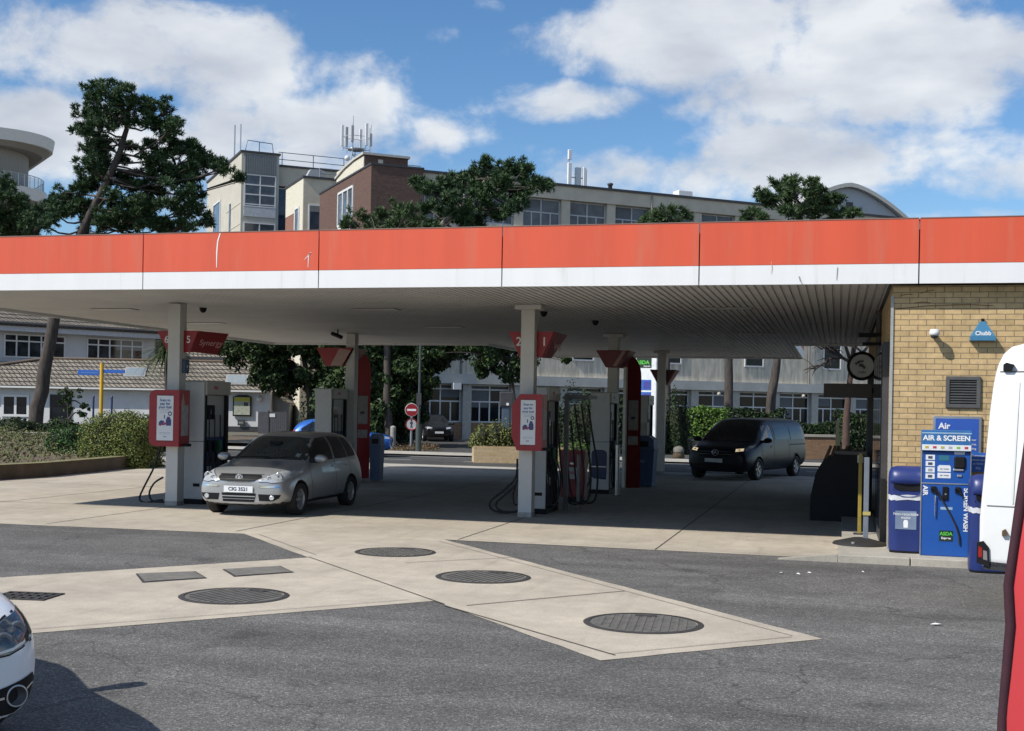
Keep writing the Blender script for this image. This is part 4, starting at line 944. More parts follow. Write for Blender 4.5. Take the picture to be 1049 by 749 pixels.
def line_patch(name, bvh, pts, view, w, m, parent, off=.003):
    d, to3 = VIEWS[view]; P = []
    for i in range(len(pts) - 1):
        a, b = Vector(pts[i]), Vector(pts[i + 1]); k = max(1, int((b - a).length/.06)); P += [a.lerp(b, j/k) for j in range(k)]
    P.append(Vector(pts[-1])); vs = []
    for i, p in enumerate(P):
        t = (P[min(i + 1, len(P) - 1)] - P[max(i - 1, 0)]).normalized(); nrm = Vector((-t.y, t.x))*w/2
        for q in (p - nrm, p + nrm):
            h = bvh.ray_cast(to3(q.x, q.y), d)
            vs.append(h[0] - d*off if h[0] is not None else to3(q.x, q.y))
    mb = MB(); mb.add(vs, [(2*i, 2*i + 1, 2*i + 3, 2*i + 2) for i in range(len(P) - 1)]); o = mb.build(name, m, parent, fix=False)
    for p in o.data.polygons:
        if p.normal.dot(d) > 0: p.flip()
    return o
def wheel(parent, x, y, r, w, side, spokes=7, split=True, dark=False):
    """side = +1 for the car's left: outer face towards +y"""
    s = side; e = bpy.data.objects.new('wheel', None); COL.objects.link(e); e.parent = parent; e.location = (x, y, r)
    mb = MB(); k = r*.64
    mb.lathe([(k, -w/2*s), (r*.93, -w/2*s), (r, -w*.36*s), (r, w*.36*s), (r*.93, w/2*s), (k*1.02, w*.46*s), (k, w*.40*s)], (0, 0, 0), 'Y', 40); mb.build('tyre', M_TYRE, e)
    mb = MB(); mb.lathe([(.001, -.02*s), (k, -.02*s), (k, w*.40*s), (k*.95, w*.43*s), (k*.90, w*.36*s), (k*.88, 0)], (0, 0, 0), 'Y', 40)
    for i in range(spokes):
        for dd in ((-.13, .13) if split else (0,)):
            a = 2*math.pi*i/spokes; b = a + dd
            p0 = Vector((math.cos(a)*k*.15, 0, math.sin(a)*k*.15)); p1 = Vector((math.cos(b)*k*.93, 0, math.sin(b)*k*.93))
            t = (p1 - p0).normalized(); nn = Vector((-t.z, 0, t.x))*k*(.075 if split else .10)
            y0, y1 = w*.20*s, w*.36*s
            q = [p0 - nn*1.2, p0 + nn*1.2, p1 + nn, p1 - nn]; vs = [(v.x, y0, v.z) for v in q] + [(v.x, y1, v.z) for v in q]
            mb.add(vs, [(4, 5, 6, 7), (0, 1, 5, 4), (1, 2, 6, 5), (2, 3, 7, 6), (3, 0, 4, 7)])
    mb.cyl((0, 0), k*.2, w*.2*s, w*.39*s, 18, axis='Y'); mb.build('rim', M_RIM if not dark else mat('dark_rim', (.12, .12, .125), .4, metal=.6), e)
    mb = MB(); mb.cyl((0, 0), k*.86, -.03*s, .0, 24, axis='Y'); mb.build('brake_disc', M_DARK, e)
    return e
def mirror(parent, x, y, z, s, pm):
    mb = MB(); mb.lathe([(.001, -.10), (.07, -.085), (.095, -.02), (.09, .05), (.001, .055)], (0, 0, 0), 'X', 18)
    mb.v = [(-X*.8, Y*1.25, Z*.85) for X, Y, Z in mb.v]; o = mb.build('wing_mirror', pm, parent, loc=(x, y + s*.14, z))
    mb = MB(); mb.box(-.045, .045, -.2, 0, -.08, .0); a = mb.build('mirror_arm', M_BLACK, o)
    if s < 0: a.scale = (1, -1, 1)
    mb = MB(); mb.box(-.058, -.05, -.085, .085, -.06, .055); mb.build('mirror_glass', M_CHROME, o); return o
def plate(parent, bvh, y0, z0, w, h, s, view='front', m=None):
    o = patch('number_plate', bvh, [(y0 - w/2, z0 - h/2), (y0 + w/2, z0 - h/2), (y0 + w/2, z0 + h/2), (y0 - w/2, z0 + h/2)], view, m or M_POSTER, parent, off=.02, res=.2)
    x = max(v.co.x for v in o.data.vertices) + .003
    for v in o.data.vertices: v.co.x = x - .002
    if s:
        text('plate_lettering', s, h*.78, M_TXTD, o, (x + .001, y0, z0), face='+X', bold=.02)
    return o
def P9(w, *pts): return list(pts)

def hatchback(label, cat, pm, loc, rz, plate_text='CIG 3521', emblem=True, scale=1., name='silver_hatchback', sill_dark=True, group=None):
    t = thing(name, label, cat, loc, rz, group, scale)
    def sec(x, zu, ws, zl, wl, zm, wm, zb, wb, fw, fz, rz_): return (x, [(0, zu), (ws, zu), (wl, zl), (wm, zm), (wb, zb), (fw, fz), (fw*.55, fz + (rz_ - fz)*.75), (0, rz_)])
    st = [sec(-1.955, .33, .42, .40, .64, .55, .66, .80, .64, .46, .86, .88), sec(-1.92, .24, .56, .34, .77, .58, .79, .92, .73, .56, 1.0, 1.03), sec(-1.86, .22, .62, .30, .81, .60, .82, .955, .755, .585, 1.20, 1.23),
          sec(-1.72, .20, .66, .28, .815, .60, .825, .96, .765, .59, 1.41, 1.44), sec(-1.55, .19, .67, .28, .82, .60, .825, .955, .77, .595, 1.445, 1.475), sec(-1.1, .18, .68, .28, .82, .60, .825, .945, .775, .605, 1.46, 1.50), sec(-.5, .17, .70, .27, .82, .60, .825, .935, .775, .61, 1.465, 1.51),
          sec(-.05, .17, .70, .27, .82, .60, .825, .925, .775, .605, 1.44, 1.485), sec(.2, .17, .70, .27, .82, .60, .825, .92, .775, .61, 1.36, 1.41), sec(.55, .17, .70, .27, .82, .60, .825, .915, .77, .625, 1.15, 1.205),
          sec(.84, .17, .70, .27, .82, .60, .825, .91, .76, .63, .975, 1.01), sec(.98, .17, .70, .28, .82, .60, .825, .89, .755, .62, .94, .965), sec(1.4, .17, .69, .28, .82, .58, .82, .83, .745, .60, .875, .905),
          sec(1.70, .19, .66, .29, .79, .56, .80, .765, .72, .57, .80, .83), sec(1.85, .20, .60, .31, .72, .52, .74, .69, .66, .5, .725, .75), sec(1.93, .24, .46, .34, .58, .48, .60, .61, .54, .42, .64, .655)]
    body, bvh = car_body('body', st, (1.19, -1.27), .30, .82, pm, t)
    # glass
    g = patch('windscreen', bvh, [(-.69, .985), (-.35, 1.0), (.35, 1.0), (.69, .985), (.585, 1.37), (.3, 1.41), (-.3, 1.41), (-.585, 1.37)], 'front', mat('windscreen_glass', (.035, .042, .040), .04, var=.4, scale=2.5, spec=.6), t, .006, .06)
    line_patch('wiper', bvh, [(-.5, 1.03), (.05, 1.045)], 'front', .016, M_BLACK, g, .02); line_patch('wiper', bvh, [(.0, 1.02), (.55, 1.05)], 'front', .016, M_BLACK, g, .02)
    mb = MB(); mb.box(.36, .46, -.11, .11, 1.27, 1.33, bev=.015); mb.build('rear_view_mirror', M_BLACK, g)
    patch('tax_disc', bvh, [(.50, 1.04), (.57, 1.04), (.57, 1.11), (.50, 1.11)], 'front', mat('disc_grey', (.30, .33, .30), .6), g, .009, .1)
    for v, sd in (('left', 1), ('right', -1)):
        a = patch('door_window', bvh, [(.60, .965), (.50, 1.07), (.20, 1.29), (-.02, 1.385), (-.44, 1.41), (-.44, .975)], v, M_CARGL, t, .006, .06)
        patch('rear_side_window', bvh, [(-.53, .98), (-.53, 1.41), (-1.10, 1.40), (-1.16, .985)], v, M_CARGL, t, .006, .06)
        patch('quarter_window', bvh, [(-1.21, .99), (-1.16, 1.395), (-1.42, 1.36), (-1.64, 1.08), (-1.64, 1.01)], v, M_CARGL, t, .006, .06)
        door = line_patch('door_gap', bvh, [(.68, .93), (.72, .75), (.66, .40), (.60, .27), (-.47, .27), (-.485, .60), (-.485, .97)], v, .012, M_BLACK, t)
        line_patch('door_gap', bvh, [(-.50, .28), (-.98, .28), (-1.02, .40), (-1.28, .72), (-1.24, .97)], v, .012, M_BLACK, t)
        line_patch('rubbing_strip', bvh, [(.62, .52), (-.98, .53)], v, .045, pm, t, .012)
        for hx in (-.36, -1.05):
            h = line_patch('door_handle', bvh, [(hx, .845), (hx - .16, .85)], v, .03, pm, t, .025)
        line_patch('sill_strip', bvh, [(.80, .215), (-.88, .215)], v, .07, M_UNDER, t, .004)
        mirror(t, .58, sd*.78, 1.02, sd, pm)
    # nose
    gr = patch('grille', bvh, [(-.36, .655), (-.385, .715), (-.36, .755), (.36, .755), (.385, .715), (.27, .655), (.2, .638), (-.2, .638)], 'front', M_BLACK, t, .016, .05)
    for z in (.68, .715): line_patch('grille_bar', bvh, [(-.34, z), (.34, z)], 'front', .007, mat('bar_grey', (.03, .03, .032), .4), gr, .020)
    if emblem:
        h = bvh.ray_cast(Vector((9, 0, .70)), Vector((-1, 0, 0))); X = h[0].x + .018
        mb = MB(); mb.lathe([(.001, 0), (.070, 0), (.074, .008), (.062, .013), (.056, .006), (.001, .006)], (X, 0, .70), 'X', 28); e = mb.build('emblem', M_CHROME, t)
        mb = MB()
        for seg in (((-.022, .045), (0, -.002)), ((.022, .045), (0, -.002)), ((-.045, .022), (-.022, -.045)), ((-.022, -.045), (0, .004)), ((0, .004), (.022, -.045)), ((.022, -.045), (.045, .022))):
            mb.tube([(X + .012, seg[0][0], .70 + seg[0][1]), (X + .012, seg[1][0], .70 + seg[1][1])], .006, 6)
        mb.build('emblem_letters', M_FRAMEW, e)
        mb = MB(); mb.lathe([(.001, .0065), (.055, .0065)], (X, 0, .70), 'X', 24); mb.build('emblem_field', M_DARK, e)
    for s in (1, -1):
        hl = patch('headlight', bvh, [(s*.36, .632), (s*.44, .712), (s*.60, .815), (s*.71, .835), (s*.77, .80), (s*.765, .71), (s*.70, .635), (s*.58, .62), (s*.48, .645)], 'front', M_LAMPG, t, .008, .035)
        for yy, zz, rr in ((.635, .725, .070), (.505, .685, .046)):
            h = bvh.ray_cast(Vector((9, s*yy, zz)), Vector((-1, 0, 0)))
            if h[0] is None: continue
            mb = MB(); mb.lathe([(rr, -.03), (rr, .008), (rr*.86, .010), (rr*.8, -.002), (.001, -.012)], (h[0].x - .010, s*yy, zz), 'X', 22); lamp = mb.build('reflector', M_CHROME, hl)
            mb = MB(); mb.lathe([(rr*.35, .004), (rr*.3, .012), (.001, .016)], (h[0].x - .006, s*yy, zz), 'X', 14); mb.build('bulb_shade', M_DARK, hl)
        line_patch('headlight_rim', bvh, [(s*.36, .630), (s*.44, .715), (s*.60, .818), (s*.71, .838), (s*.773, .80), (s*.768, .70), (s*.70, .632), (s*.58, .617), (s*.48, .642), (s*.36, .630)], 'front', .012, M_BLACK, hl, .006)
        f = patch('bumper_grille', bvh, [(s*.37, .30), (s*.35, .42), (s*.72, .415), (s*.69, .35), (s*.60, .30)], 'front', M_BLACK, t, .006, .05)
        h = bvh.ray_cast(Vector((9, s*.585, .36)), Vector((-1, 0, 0)))
        if h[0] is not None:
            mb = MB(); mb.lathe([(.042, -.005), (.042, .012), (.03, .014), (.001, .004)], (h[0].x + .006, s*.585, .36), 'X', 18); mb.build('fog_light', M_LAMPG, f)
        line_patch('bumper_strip', bvh, [(s*.36, .545), (s*.70, .56)], 'front', .03, M_CHROME if emblem else M_BLACK, t, .008)
    lg = patch('lower_grille', bvh, [(-.28, .275), (-.31, .43), (.31, .43), (.28, .275)], 'front', M_BLACK, t, .006, .06)
    line_patch('grille_bar', bvh, [(-.30, .375), (.30, .375)], 'front', .018, M_STEEL, lg, .012); line_patch('grille_bar', bvh, [(-.29, .325), (.29, .325)], 'front', .008, M_STEEL, lg, .012)
    plate(t, bvh, 0, .50, .52, .115, plate_text)
    line_patch('bonnet_gap', bvh, [(-.40, .765), (.40, .765)], 'front', .008, M_BLACK, t); 
    # tail
    for s in (1, -1): patch('tail_light', bvh, [(s*.50, .78), (s*.52, 1.02), (s*.70, 1.0), (s*.76, .9), (s*.74, .76)], 'rear', mat('tail_red', (.35, .012, .02), .2), t, .008, .05)
    patch('rear_window', bvh, [(-.48, 1.03), (.48, 1.03), (.45, 1.30), (-.45, 1.30)], 'rear', M_CARGL, t, .006, .06)
    mb = MB(); mb.tube([(-1.1, .0, 1.45), (-1.32, 0, 1.72)], [.007, .003], 6); mb.build('aerial', M_BLACK, t)
    for wx in (1.19, -1.27):
        for s in (1, -1): wheel(t, wx, s*.725, .30, .19, s, 6)
    return t
P_SILV = paint('silver_paint', (.39, .395, .40), .45, .30)
def fwd_rot(f): return math.atan2(f[1], f[0])
hatchback('silver small hatchback with a round badge parked at the front left pump', 'car', P_SILV, (-9.94, 21.22, 0), fwd_rot((.02, -1)), scale=1.03).scale = (.985, 1.03, .955)

# dark blue panel van
def van_body_sections(L, W, Hh, hood_z, nose):
    def sec(x, zu, wl, wm, zb, wb, fw, fz, rz_): return (x, [(0, zu), (wl*.85, zu), (wl, zu + .12), (wm, .62), (wb, zb), (fw, fz), (fw*.55, fz + (rz_ - fz)*.75), (0, rz_)])
    h = L/2; w = W/2
    return [sec(-h, .40, w*.80, w*.90, 1.10, w*.88, w*.76, Hh*.88, Hh*.90), sec(-h + .06, .30, w*.92, w*.98, 1.12, w*.96, w*.82, Hh*.95, Hh*.98), sec(-h + .5, .25, w*.95, w, 1.14, w*.97, w*.82, Hh*.965, Hh), sec(-h + 2., .24, w*.95, w, 1.14, w*.97, w*.82, Hh*.965, Hh),
            sec(h - 2.05, .24, w*.95, w, 1.14, w*.97, w*.81, Hh*.96, Hh*.995), sec(h - 1.75, .24, w*.95, w, 1.13, w*.97, w*.78, Hh*.93, Hh*.975), sec(h - 1.25, .24, w*.95, w, 1.12, w*.96, w*.80, hood_z + .36, hood_z + .43), sec(h - .93, .24, w*.95, w, 1.08, w*.94, w*.82, hood_z + .05, hood_z + .10),
            sec(h - .78, .24, w*.95, w, 1.04, w*.93, w*.80, hood_z - .01, hood_z + .03), sec(h - .35, .24, w*.93, w*.98, .98, w*.90, w*.72, hood_z - .08, hood_z - .05), sec(h - .10, .26, w*.86, w*.90, .90, w*.82, w*.64, hood_z - .17, hood_z - .14), sec(h, .30, w*.70, w*.76, .80, w*.70, w*.52, hood_z - .27, hood_z - .25)]
P_NAVY = mat('dark_blue_paint', (.006, .010, .022), .34, metal=.0, var=.02, spec=.3)
t = thing('panel_van', 'dark blue panel van with lit headlights waiting beyond the pumps on the right', 'van', (-2.62, 38.1, 0), fwd_rot((-.31, -1)), scale=.95); t.scale = (1.0, 1.04, .94)
st = van_body_sections(5.1, 1.93, 1.91, 1.14, 0)
body, bvh = car_body('body', st, (1.68, -1.52), .34, .96, P_NAVY, t)
patch('windscreen', bvh, [(-.78, 1.20), (.78, 1.20), (.68, 1.76), (.3, 1.80), (-.3, 1.80), (-.68, 1.76)], 'front', M_CARGL, t, .006, .08)
for v, s in (('left', 1), ('right', -1)):
    patch('door_window', bvh, [(1.42, 1.18), (.95, 1.66), (.55, 1.70), (.50, 1.18)], v, M_CARGL, t, .006, .07)
    patch('side_window', bvh, [(.30, 1.22), (.30, 1.66), (-.95, 1.66), (-.95, 1.22)], v, mat('tinted_glass', (.008, .009, .011), .12, spec=.25), t, .006, .08); patch('side_window', bvh, [(-1.05, 1.22), (-1.05, 1.66), (-2.3, 1.64), (-2.36, 1.24)], v, mat('tinted_glass', (0, 0, 0)), t, .006, .08)
    line_patch('door_gap', bvh, [(1.42, 1.12), (1.40, .7), (1.2, .34), (.44, .32), (.43, 1.72)], v, .014, M_BLACK, t); line_patch('door_gap', bvh, [(-.86, 1.72), (-.86, .36)], v, .014, M_BLACK, t)
    line_patch('slide_rail', bvh, [(-.9, 1.06), (-2.4, 1.06)], v, .03, M_BLACK, t); line_patch('door_handle', bvh, [(.70, 1.02), (.50, 1.02)], v, .04, P_NAVY, t, .02)
    line_patch('side_crease', bvh, [(1.1, .66), (-1.0, .70)], v, .05, P_NAVY, t, .014)
    mirror(t, 1.32, s*.92, 1.22, s, M_BLACK)
M_LIT = mat('lit_headlight', (1., .78, .48), .3, emit=.55, var=.05)
for s in (1, -1):
    h = patch('headlight', bvh, [(s*.55, .86), (s*.54, .98), (s*.74, 1.04), (s*.86, 1.06), (s*.84, .92)], 'front', mat('dark_lamp', (.06, .065, .07), .1, metal=.4), t, .008, .05)
    patch('lit_lamp', bvh, [(s*.56, .875), (s*.55, .955), (s*.74, .975), (s*.75, .90)], 'front', M_LIT, h, .014, .05)
g = patch('grille', bvh, [(-.5, .72), (-.52, .94), (.52, .94), (.5, .72)], 'front', M_BLACK, t, .006, .06)
for z in (.79, .87): line_patch('grille_bar', bvh, [(-.5, z), (.5, z)], 'front', .018, mat('bar_grey2', (.10, .10, .11), .3, metal=.5), g, .012)
X = bvh.ray_cast(Vector((9, 0, .84)), Vector((-1, 0, 0)))[0].x + .02
mb = MB(); mb.lathe([(.085, 0), (.10, .004), (.10, .014), (.085, .018)], (X, 0, .84), 'X', 26)
for k in range(3): a = R(90 + 120*k); mb.tube([(X + .01, 0, .84), (X + .01, .09*math.cos(a), .84 + .09*math.sin(a))], [.018, .006], 6)
mb.build('emblem', M_STEEL, t)
patch('lower_grille', bvh, [(-.65, .34), (-.62, .50), (.62, .50), (.65, .34)], 'front', M_BLACK, t, .006, .08)
plate(t, bvh, -.05, .60, .52, .115, '')
for wx in (1.68, -1.52):
    for s in (1, -1): wheel(t, wx, s*.84, .34, .22, s, 5)

# black SUV far away on the side road
P_BLK = paint('black_paint', (.012, .012, .014), .2, .25)
def suv_sections():
    def sec(x, zu, wm, zb, wb, fw, fz, rz_): return (x, [(0, zu), (wm*.8, zu), (wm*.96, zu + .14), (wm, .70), (wb, zb), (fw, fz), (fw*.55, fz + (rz_ - fz)*.75), (0, rz_)])
    return [sec(-2.2, .45, .72, .95, .66, .5, 1.0, 1.02), sec(-2.13, .34, .88, 1.0, .80, .55, 1.2, 1.24), sec(-1.8, .28, .92, 1.04, .84, .58, 1.56, 1.62), sec(-.6, .26, .93, 1.03, .86, .60, 1.62, 1.69), sec(.1, .26, .93, 1.02, .86, .60, 1.56, 1.63), sec(.85, .26, .93, 1.0, .85, .70, 1.10, 1.15),
            sec(1.1, .26, .93, .98, .84, .68, 1.04, 1.08), sec(1.8, .27, .91, .93, .80, .60, .99, 1.02), sec(2.12, .32, .82, .86, .72, .5, .90, .92), sec(2.2, .40, .66, .76, .60, .4, .8, .82)]
def suv(loc, f, pm, label, name, cat, sc, lit=False):
    t = thing(name, label, cat, loc, fwd_rot(f), None, sc); body, bvh = car_body('body', suv_sections(), (1.35, -1.3), .36, .92, pm, t)
    patch('windscreen', bvh, [(-.72, 1.10), (.72, 1.10), (.6, 1.5), (-.6, 1.5)], 'front', M_CARGL, t, .006, .1)
    for v in ('left', 'right'):
        patch('door_window', bvh, [(.85, 1.07), (.25, 1.47), (-.35, 1.52), (-.35, 1.07)], v, M_CARGL, t, .006, .1); patch('rear_side_window', bvh, [(-.45, 1.07), (-.45, 1.52), (-1.3, 1.50), (-1.75, 1.2), (-1.75, 1.09)], v, M_CARGL, t, .006, .1)
        line_patch('door_gap', bvh, [(.8, 1.0), (.8, .35), (-.4, .35), (-.4, 1.05)], v, .015, M_BLACK, t); mirror(t, .72, (.86 if v == 'left' else -.86), 1.10, 1 if v == 'left' else -1, pm)
    patch('grille', bvh, [(-.35, .66), (-.35, .84), (.35, .84), (.35, .66)], 'front', M_BLACK, t, .006, .1)
    for s in (1, -1):
        patch('headlight', bvh, [(s*.42, .76), (s*.42, .86), (s*.76, .92), (s*.8, .82)], 'front', M_LAMPG, t, .008, .06); patch('tail_light', bvh, [(s*.5, .95), (s*.55, 1.15), (s*.8, 1.12), (s*.84, .92)], 'rear', mat('tail_red', (.35, .012, .02), .2), t, .008, .06)
        for wx in (1.35, -1.3): wheel(t, wx, s*.82, .36, .23, s, 5, False)
    plate(t, bvh, 0, .56, .52, .12, '')
    return t
c = G(455, 452.5); suv((c.x - .95, c.y + 1.3, 0), (.45, -1), P_BLK, 'black off-road car parked in front of the long building', 'black_suv', 'car', .92)
P_BLUE = paint('bright_blue_paint', (.02, .13, .48), .3, .28)
_b = CWpx(353, 47.5); suv((_b.x, _b.y, 0), (RGT.x, RGT.y), P_BLUE, 'bright blue car passing behind the silver car, hidden by the rear pump', 'blue_car', 'car', .86)

# white car, only its front corner in the picture
P_WHITE = paint('white_paint', (.74, .76, .78), .0, .25)
t = thing('white_car', 'white car whose front corner with dark headlight enters at the lower left', 'car', (-6.51, 6.22, 0), fwd_rot((.883, -.469)), None, 1.05)
def sec(x, zu, wl, zl, wm, zm, wb, zb, fw, fz, rz_): return (x, [(0, zu), (wl*.85, zu), (wl, zl), (wm, zm), (wb, zb), (fw, fz), (fw*.55, fz + (rz_ - fz)*.75), (0, rz_)])
st = [sec(-2.15, .35, .62, .42, .70, .6, .62, .85, .45, .9, .92), sec(-2.05, .24, .78, .36, .84, .62, .76, .92, .55, .98, 1.0), sec(-1.6, .20, .86, .32, .89, .64, .80, .96, .55, 1.22, 1.27), sec(-.6, .18, .87, .3, .90, .64, .82, .95, .66, 1.41, 1.47), sec(-.1, .18, .87, .3, .90, .64, .82, .94, .66, 1.37, 1.44), sec(.70, .18, .87, .3, .9, .64, .82, .92, .66, 1.0, 1.04),
      sec(.95, .18, .87, .3, .9, .64, .82, .90, .65, .955, .985), sec(1.5, .18, .86, .3, .89, .62, .81, .84, .63, .885, .915), sec(1.85, .18, .83, .28, .86, .58, .78, .77, .60, .81, .835), sec(2.02, .19, .77, .28, .80, .54, .73, .71, .56, .745, .765), sec(2.12, .20, .66, .28, .68, .50, .62, .64, .46, .68, .69), sec(2.16, .24, .5, .30, .52, .46, .48, .58, .36, .6, .605)]
body, bvh = car_body('body', st, (1.30, -1.28), .32, .88, P_WHITE, t, 3)
patch('windscreen', bvh, [(-.70, 1.0), (.70, 1.0), (.58, 1.30), (-.58, 1.30)], 'front', M_CARGL, t, .006, .06)
for v, s in (('left', 1), ('right', -1)):
    patch('door_window', bvh, [(.62, .97), (.0, 1.30), (-.45, 1.33), (-.45, .98)], v, M_CARGL, t, .006, .06); patch('rear_side_window', bvh, [(-.52, .98), (-.52, 1.33), (-1.1, 1.28), (-1.5, 1.0)], v, M_CARGL, t, .006, .06)
    line_patch('door_gap', bvh, [(.75, .9), (.72, .32), (-.48, .32), (-.48, .97)], v, .01, M_BLACK, t); mirror(t, .60, s*.79, 1.02, s, P_WHITE)
for s in (1, -1):
    hl = patch('headlight', bvh, [(s*.46, .555), (s*.47, .67), (s*.60, .725), (s*.76, .755), (s*.80, .735), (s*.80, .655), (s*.74, .61), (s*.58, .565)], 'front', mat('smoked_lamp', (.07, .075, .08), .06, metal=.35, var=.6, scale=14, coat=.8), t, .006, .025)
    for yy, zz in ((.56, .625), (.66, .665)):
        h = bvh.ray_cast(Vector((9, s*yy, zz)), Vector((-1, 0, 0)))
        mb = MB(); mb.lathe([(.046, -.004), (.046, .008), (.036, .01), (.001, -.004)], (h[0].x - .012, s*yy, zz), 'X', 24); mb.build('lens', mat('lamp_lens', (.22, .23, .25), .08, metal=.5, var=.3, scale=20), hl)
    line_patch('daylight_strip', bvh, [(s*.48, .572), (s*.60, .585), (s*.74, .625), (s*.79, .665)], 'front', .014, M_FRAMEW, hl, .010)
    line_patch('headlight_gap', bvh, [(s*.45, .55), (s*.46, .675), (s*.60, .732), (s*.765, .762), (s*.808, .74), (s*.808, .65), (s*.745, .603), (s*.58, .558), (s*.45, .55)], 'front', .008, M_BLACK, hl, .005)
    f = patch('bumper_grille', bvh, [(s*.42, .255), (s*.40, .37), (s*.56, .40), (s*.74, .44), (s*.765, .40), (s*.72, .30), (s*.62, .255)], 'front', M_BLACK, t, .006, .03)
    h = bvh.ray_cast(Vector((9, s*.62, .345)), Vector((-1, 0, 0)))
    mb = MB(); mb.lathe([(.056, -.02), (.058, .01), (.048, .014), (.044, .002), (.001, -.01)], (h[0].x + .008, s*.62, .345), 'X', 26); fl = mb.build('fog_light', M_DARK, f)
    mb = MB(); mb.lathe([(.058, .008), (.053, .014), (.049, .012)], (h[0].x + .009, s*.62, .345), 'X', 26); mb.build('fog_light_ring', M_STEEL, fl)
    line_patch('chrome_strip', bvh, [(s*.42, .335), (s*.55, .345)], 'front', .012, M_CHROME, f, .012); line_patch('chrome_strip', bvh, [(s*.69, .365), (s*.745, .385)], 'front', .012, M_CHROME, f, .012)
patch('grille', bvh, [(-.36, .30), (-.42, .62), (-.36, .68), (.36, .68), (.42, .62), (.36, .30)], 'front', M_BLACK, t, .006, .05)
for wx in (1.30, -1.28):
    for s in (1, -1): wheel(t, wx, s*.785, .32, .21, s, 5)
line_patch('bonnet_gap', bvh, [(.785, .775), (.79, .80)], 'front', .01, M_BLACK, t)

# tall white van at the right edge, its rear corner in the picture
P_VANW = paint('van_white', (.78, .78, .76), .0, .35)
t = thing('white_van', 'tall white van with only its rear corner and tail light in view at the right', 'van', (0, 0, 0), 0)
_p = PD(1003, 560, 12.3); t.location = (_p.x, _p.y, 0); t.rotation_euler = (0, 0, R(-9))
# local frame: x forward (to the right in the picture), y to the far side; outline of the rear edge leans in towards the roof
prof = [(.03, .47), (.0, .55), (.0, .95), (.04, 1.5), (.075, 2.0), (.10, 2.25), (.12, 2.38), (.145, 2.48), (.19, 2.58), (.26, 2.65), (.40, 2.69)]
mb = MB(); n = len(prof); ys = [(-.0, 0), (-.03, .05), (.02, 1.9), (0, 1.95)]
vs = []
def shell_pt(x, z, inset):  # side walls curve in towards the roof
    k = max(0, (z - 1.6)/1.03); return inset + .16*k*k
L_ = 5.4
for x, z in prof:
    a = shell_pt(x, z, 0.); vs += [(L_, a, z), (x + .035, a, z), (x + .008, a + .01, z), (x, a + .04, z), (x, 1.95 - a - .04, z), (x + .035, 1.95 - a, z), (L_, 1.95 - a, z)]
q = 7
mb.add(vs, [(i*q + j, i*q + j + 1, (i + 1)*q + j + 1, (i + 1)*q + j) for i in range(n - 1) for j in range(q - 1)], 0, True)
top = [(n - 1)*q + j for j in range(q)]; mb.f.append(top); mb.m.append(0); mb.sm.append(False); bot = list(range(q))[::-1]; mb.f.append(bot); mb.m.append(0); mb.sm.append(False)
mb.f.append([i*q for i in range(n)] + [i*q + q - 1 for i in range(n)][::-1]); mb.m.append(0); mb.sm.append(False)
body = mb.build('body', P_VANW, t)
bm = bmesh.new(); bm.from_mesh(body.data); bvh = BVHTree.FromBMesh(bm); bm.free()
M_VGAP = mat('panel_shadow_gap', (.16, .16, .155), .7)
line_patch('panel_gap', bvh, [(.16, 2.40), (2.6, 2.42)], 'right', .016, M_VGAP, t); line_patch('panel_gap', bvh, [(.01, 1.07), (2.6, 1.05)], 'right', .012, M_VGAP, t)
for z in (2.24, 1.92, 1.56): line_patch('side_crease', bvh, [(.62, z), (2.5, z + .01)], 'right', .016, mat('van_crease_shade', (.52, .52, .51), .5), t, .012)  # shade of the creases is painted in as a greyer white
r1 = line_patch('side_recess_edge', bvh, [(.50, 1.42), (.42, 1.50), (.45, 2.26), (.55, 2.33), (2.4, 2.34)], 'right', .016, mat('van_crease_shade', (.52, .52, .51), .5), t, .011)  # recess edge drawn with the same painted crease shade
line_patch('side_crease', bvh, [(.30, 1.1), (.34, 2.3)], 'right', .014, P_VANW, t, .008)
h = bvh.ray_cast(Vector((.34, -9, 2.39)), Vector((0, 1, 0))); mb = MB(); mb.prism([(.19, 2.41), (.27, 2.41), (.29, 2.47), (.22, 2.49), (.19, 2.47)], h[0].y - .04, h[0].y + .02); mb.build('side_lamp', M_BLACK, t)
mb = MB(); mb.prism([(-.02, .50), (.085, .47), (.10, .50), (.09, .66), (.04, .72), (-.02, .70)], -.022, .10); tl = mb.build('tail_light', M_BLACK, t)
mb = MB(); mb.prism([(-.005, .56), (.03, .555), (.03, .65), (-.005, .67)], -.027, -.022); mb.build('red_lens', mat('lens_red', (.30, .02, .015), .15, var=.2, scale=20), tl)
mb = MB(); mb.prism([(.04, .54), (.08, .53), (.075, .62), (.04, .63)], -.027, -.022); mb.build('clear_lens', mat('lens_grey', (.22, .21, .21), .15), tl)
mb = MB(); mb.prism([(.21, .78), (.25, .78), (.26, .82), (.24, .85), (.21, .83)], -.035, -.004); mb.build('lock', mat('lock_brown', (.10, .06, .03), .6), t)
mb = MB(); mb.box(.25, 5.3, .12, 1.8, .36, .50); mb.build('underbody', M_UNDER, t)
mb = MB(); mb.prism([(.04, .44), (.40, .42), (.44, .50), (.05, .52)], .0, .05); mb.build('rear_bumper', mat('bumper_black', (.03, .03, .03), .6), t)
for wx in (1.35, 4.4):
    for y, s in ((.14, -1), (1.81, 1)): wheel(t, wx, y, .35, .22, s, 5, False)
mb = MB(); mb.box(.7, .95, -.006, .01, 1.0, 1.01); 
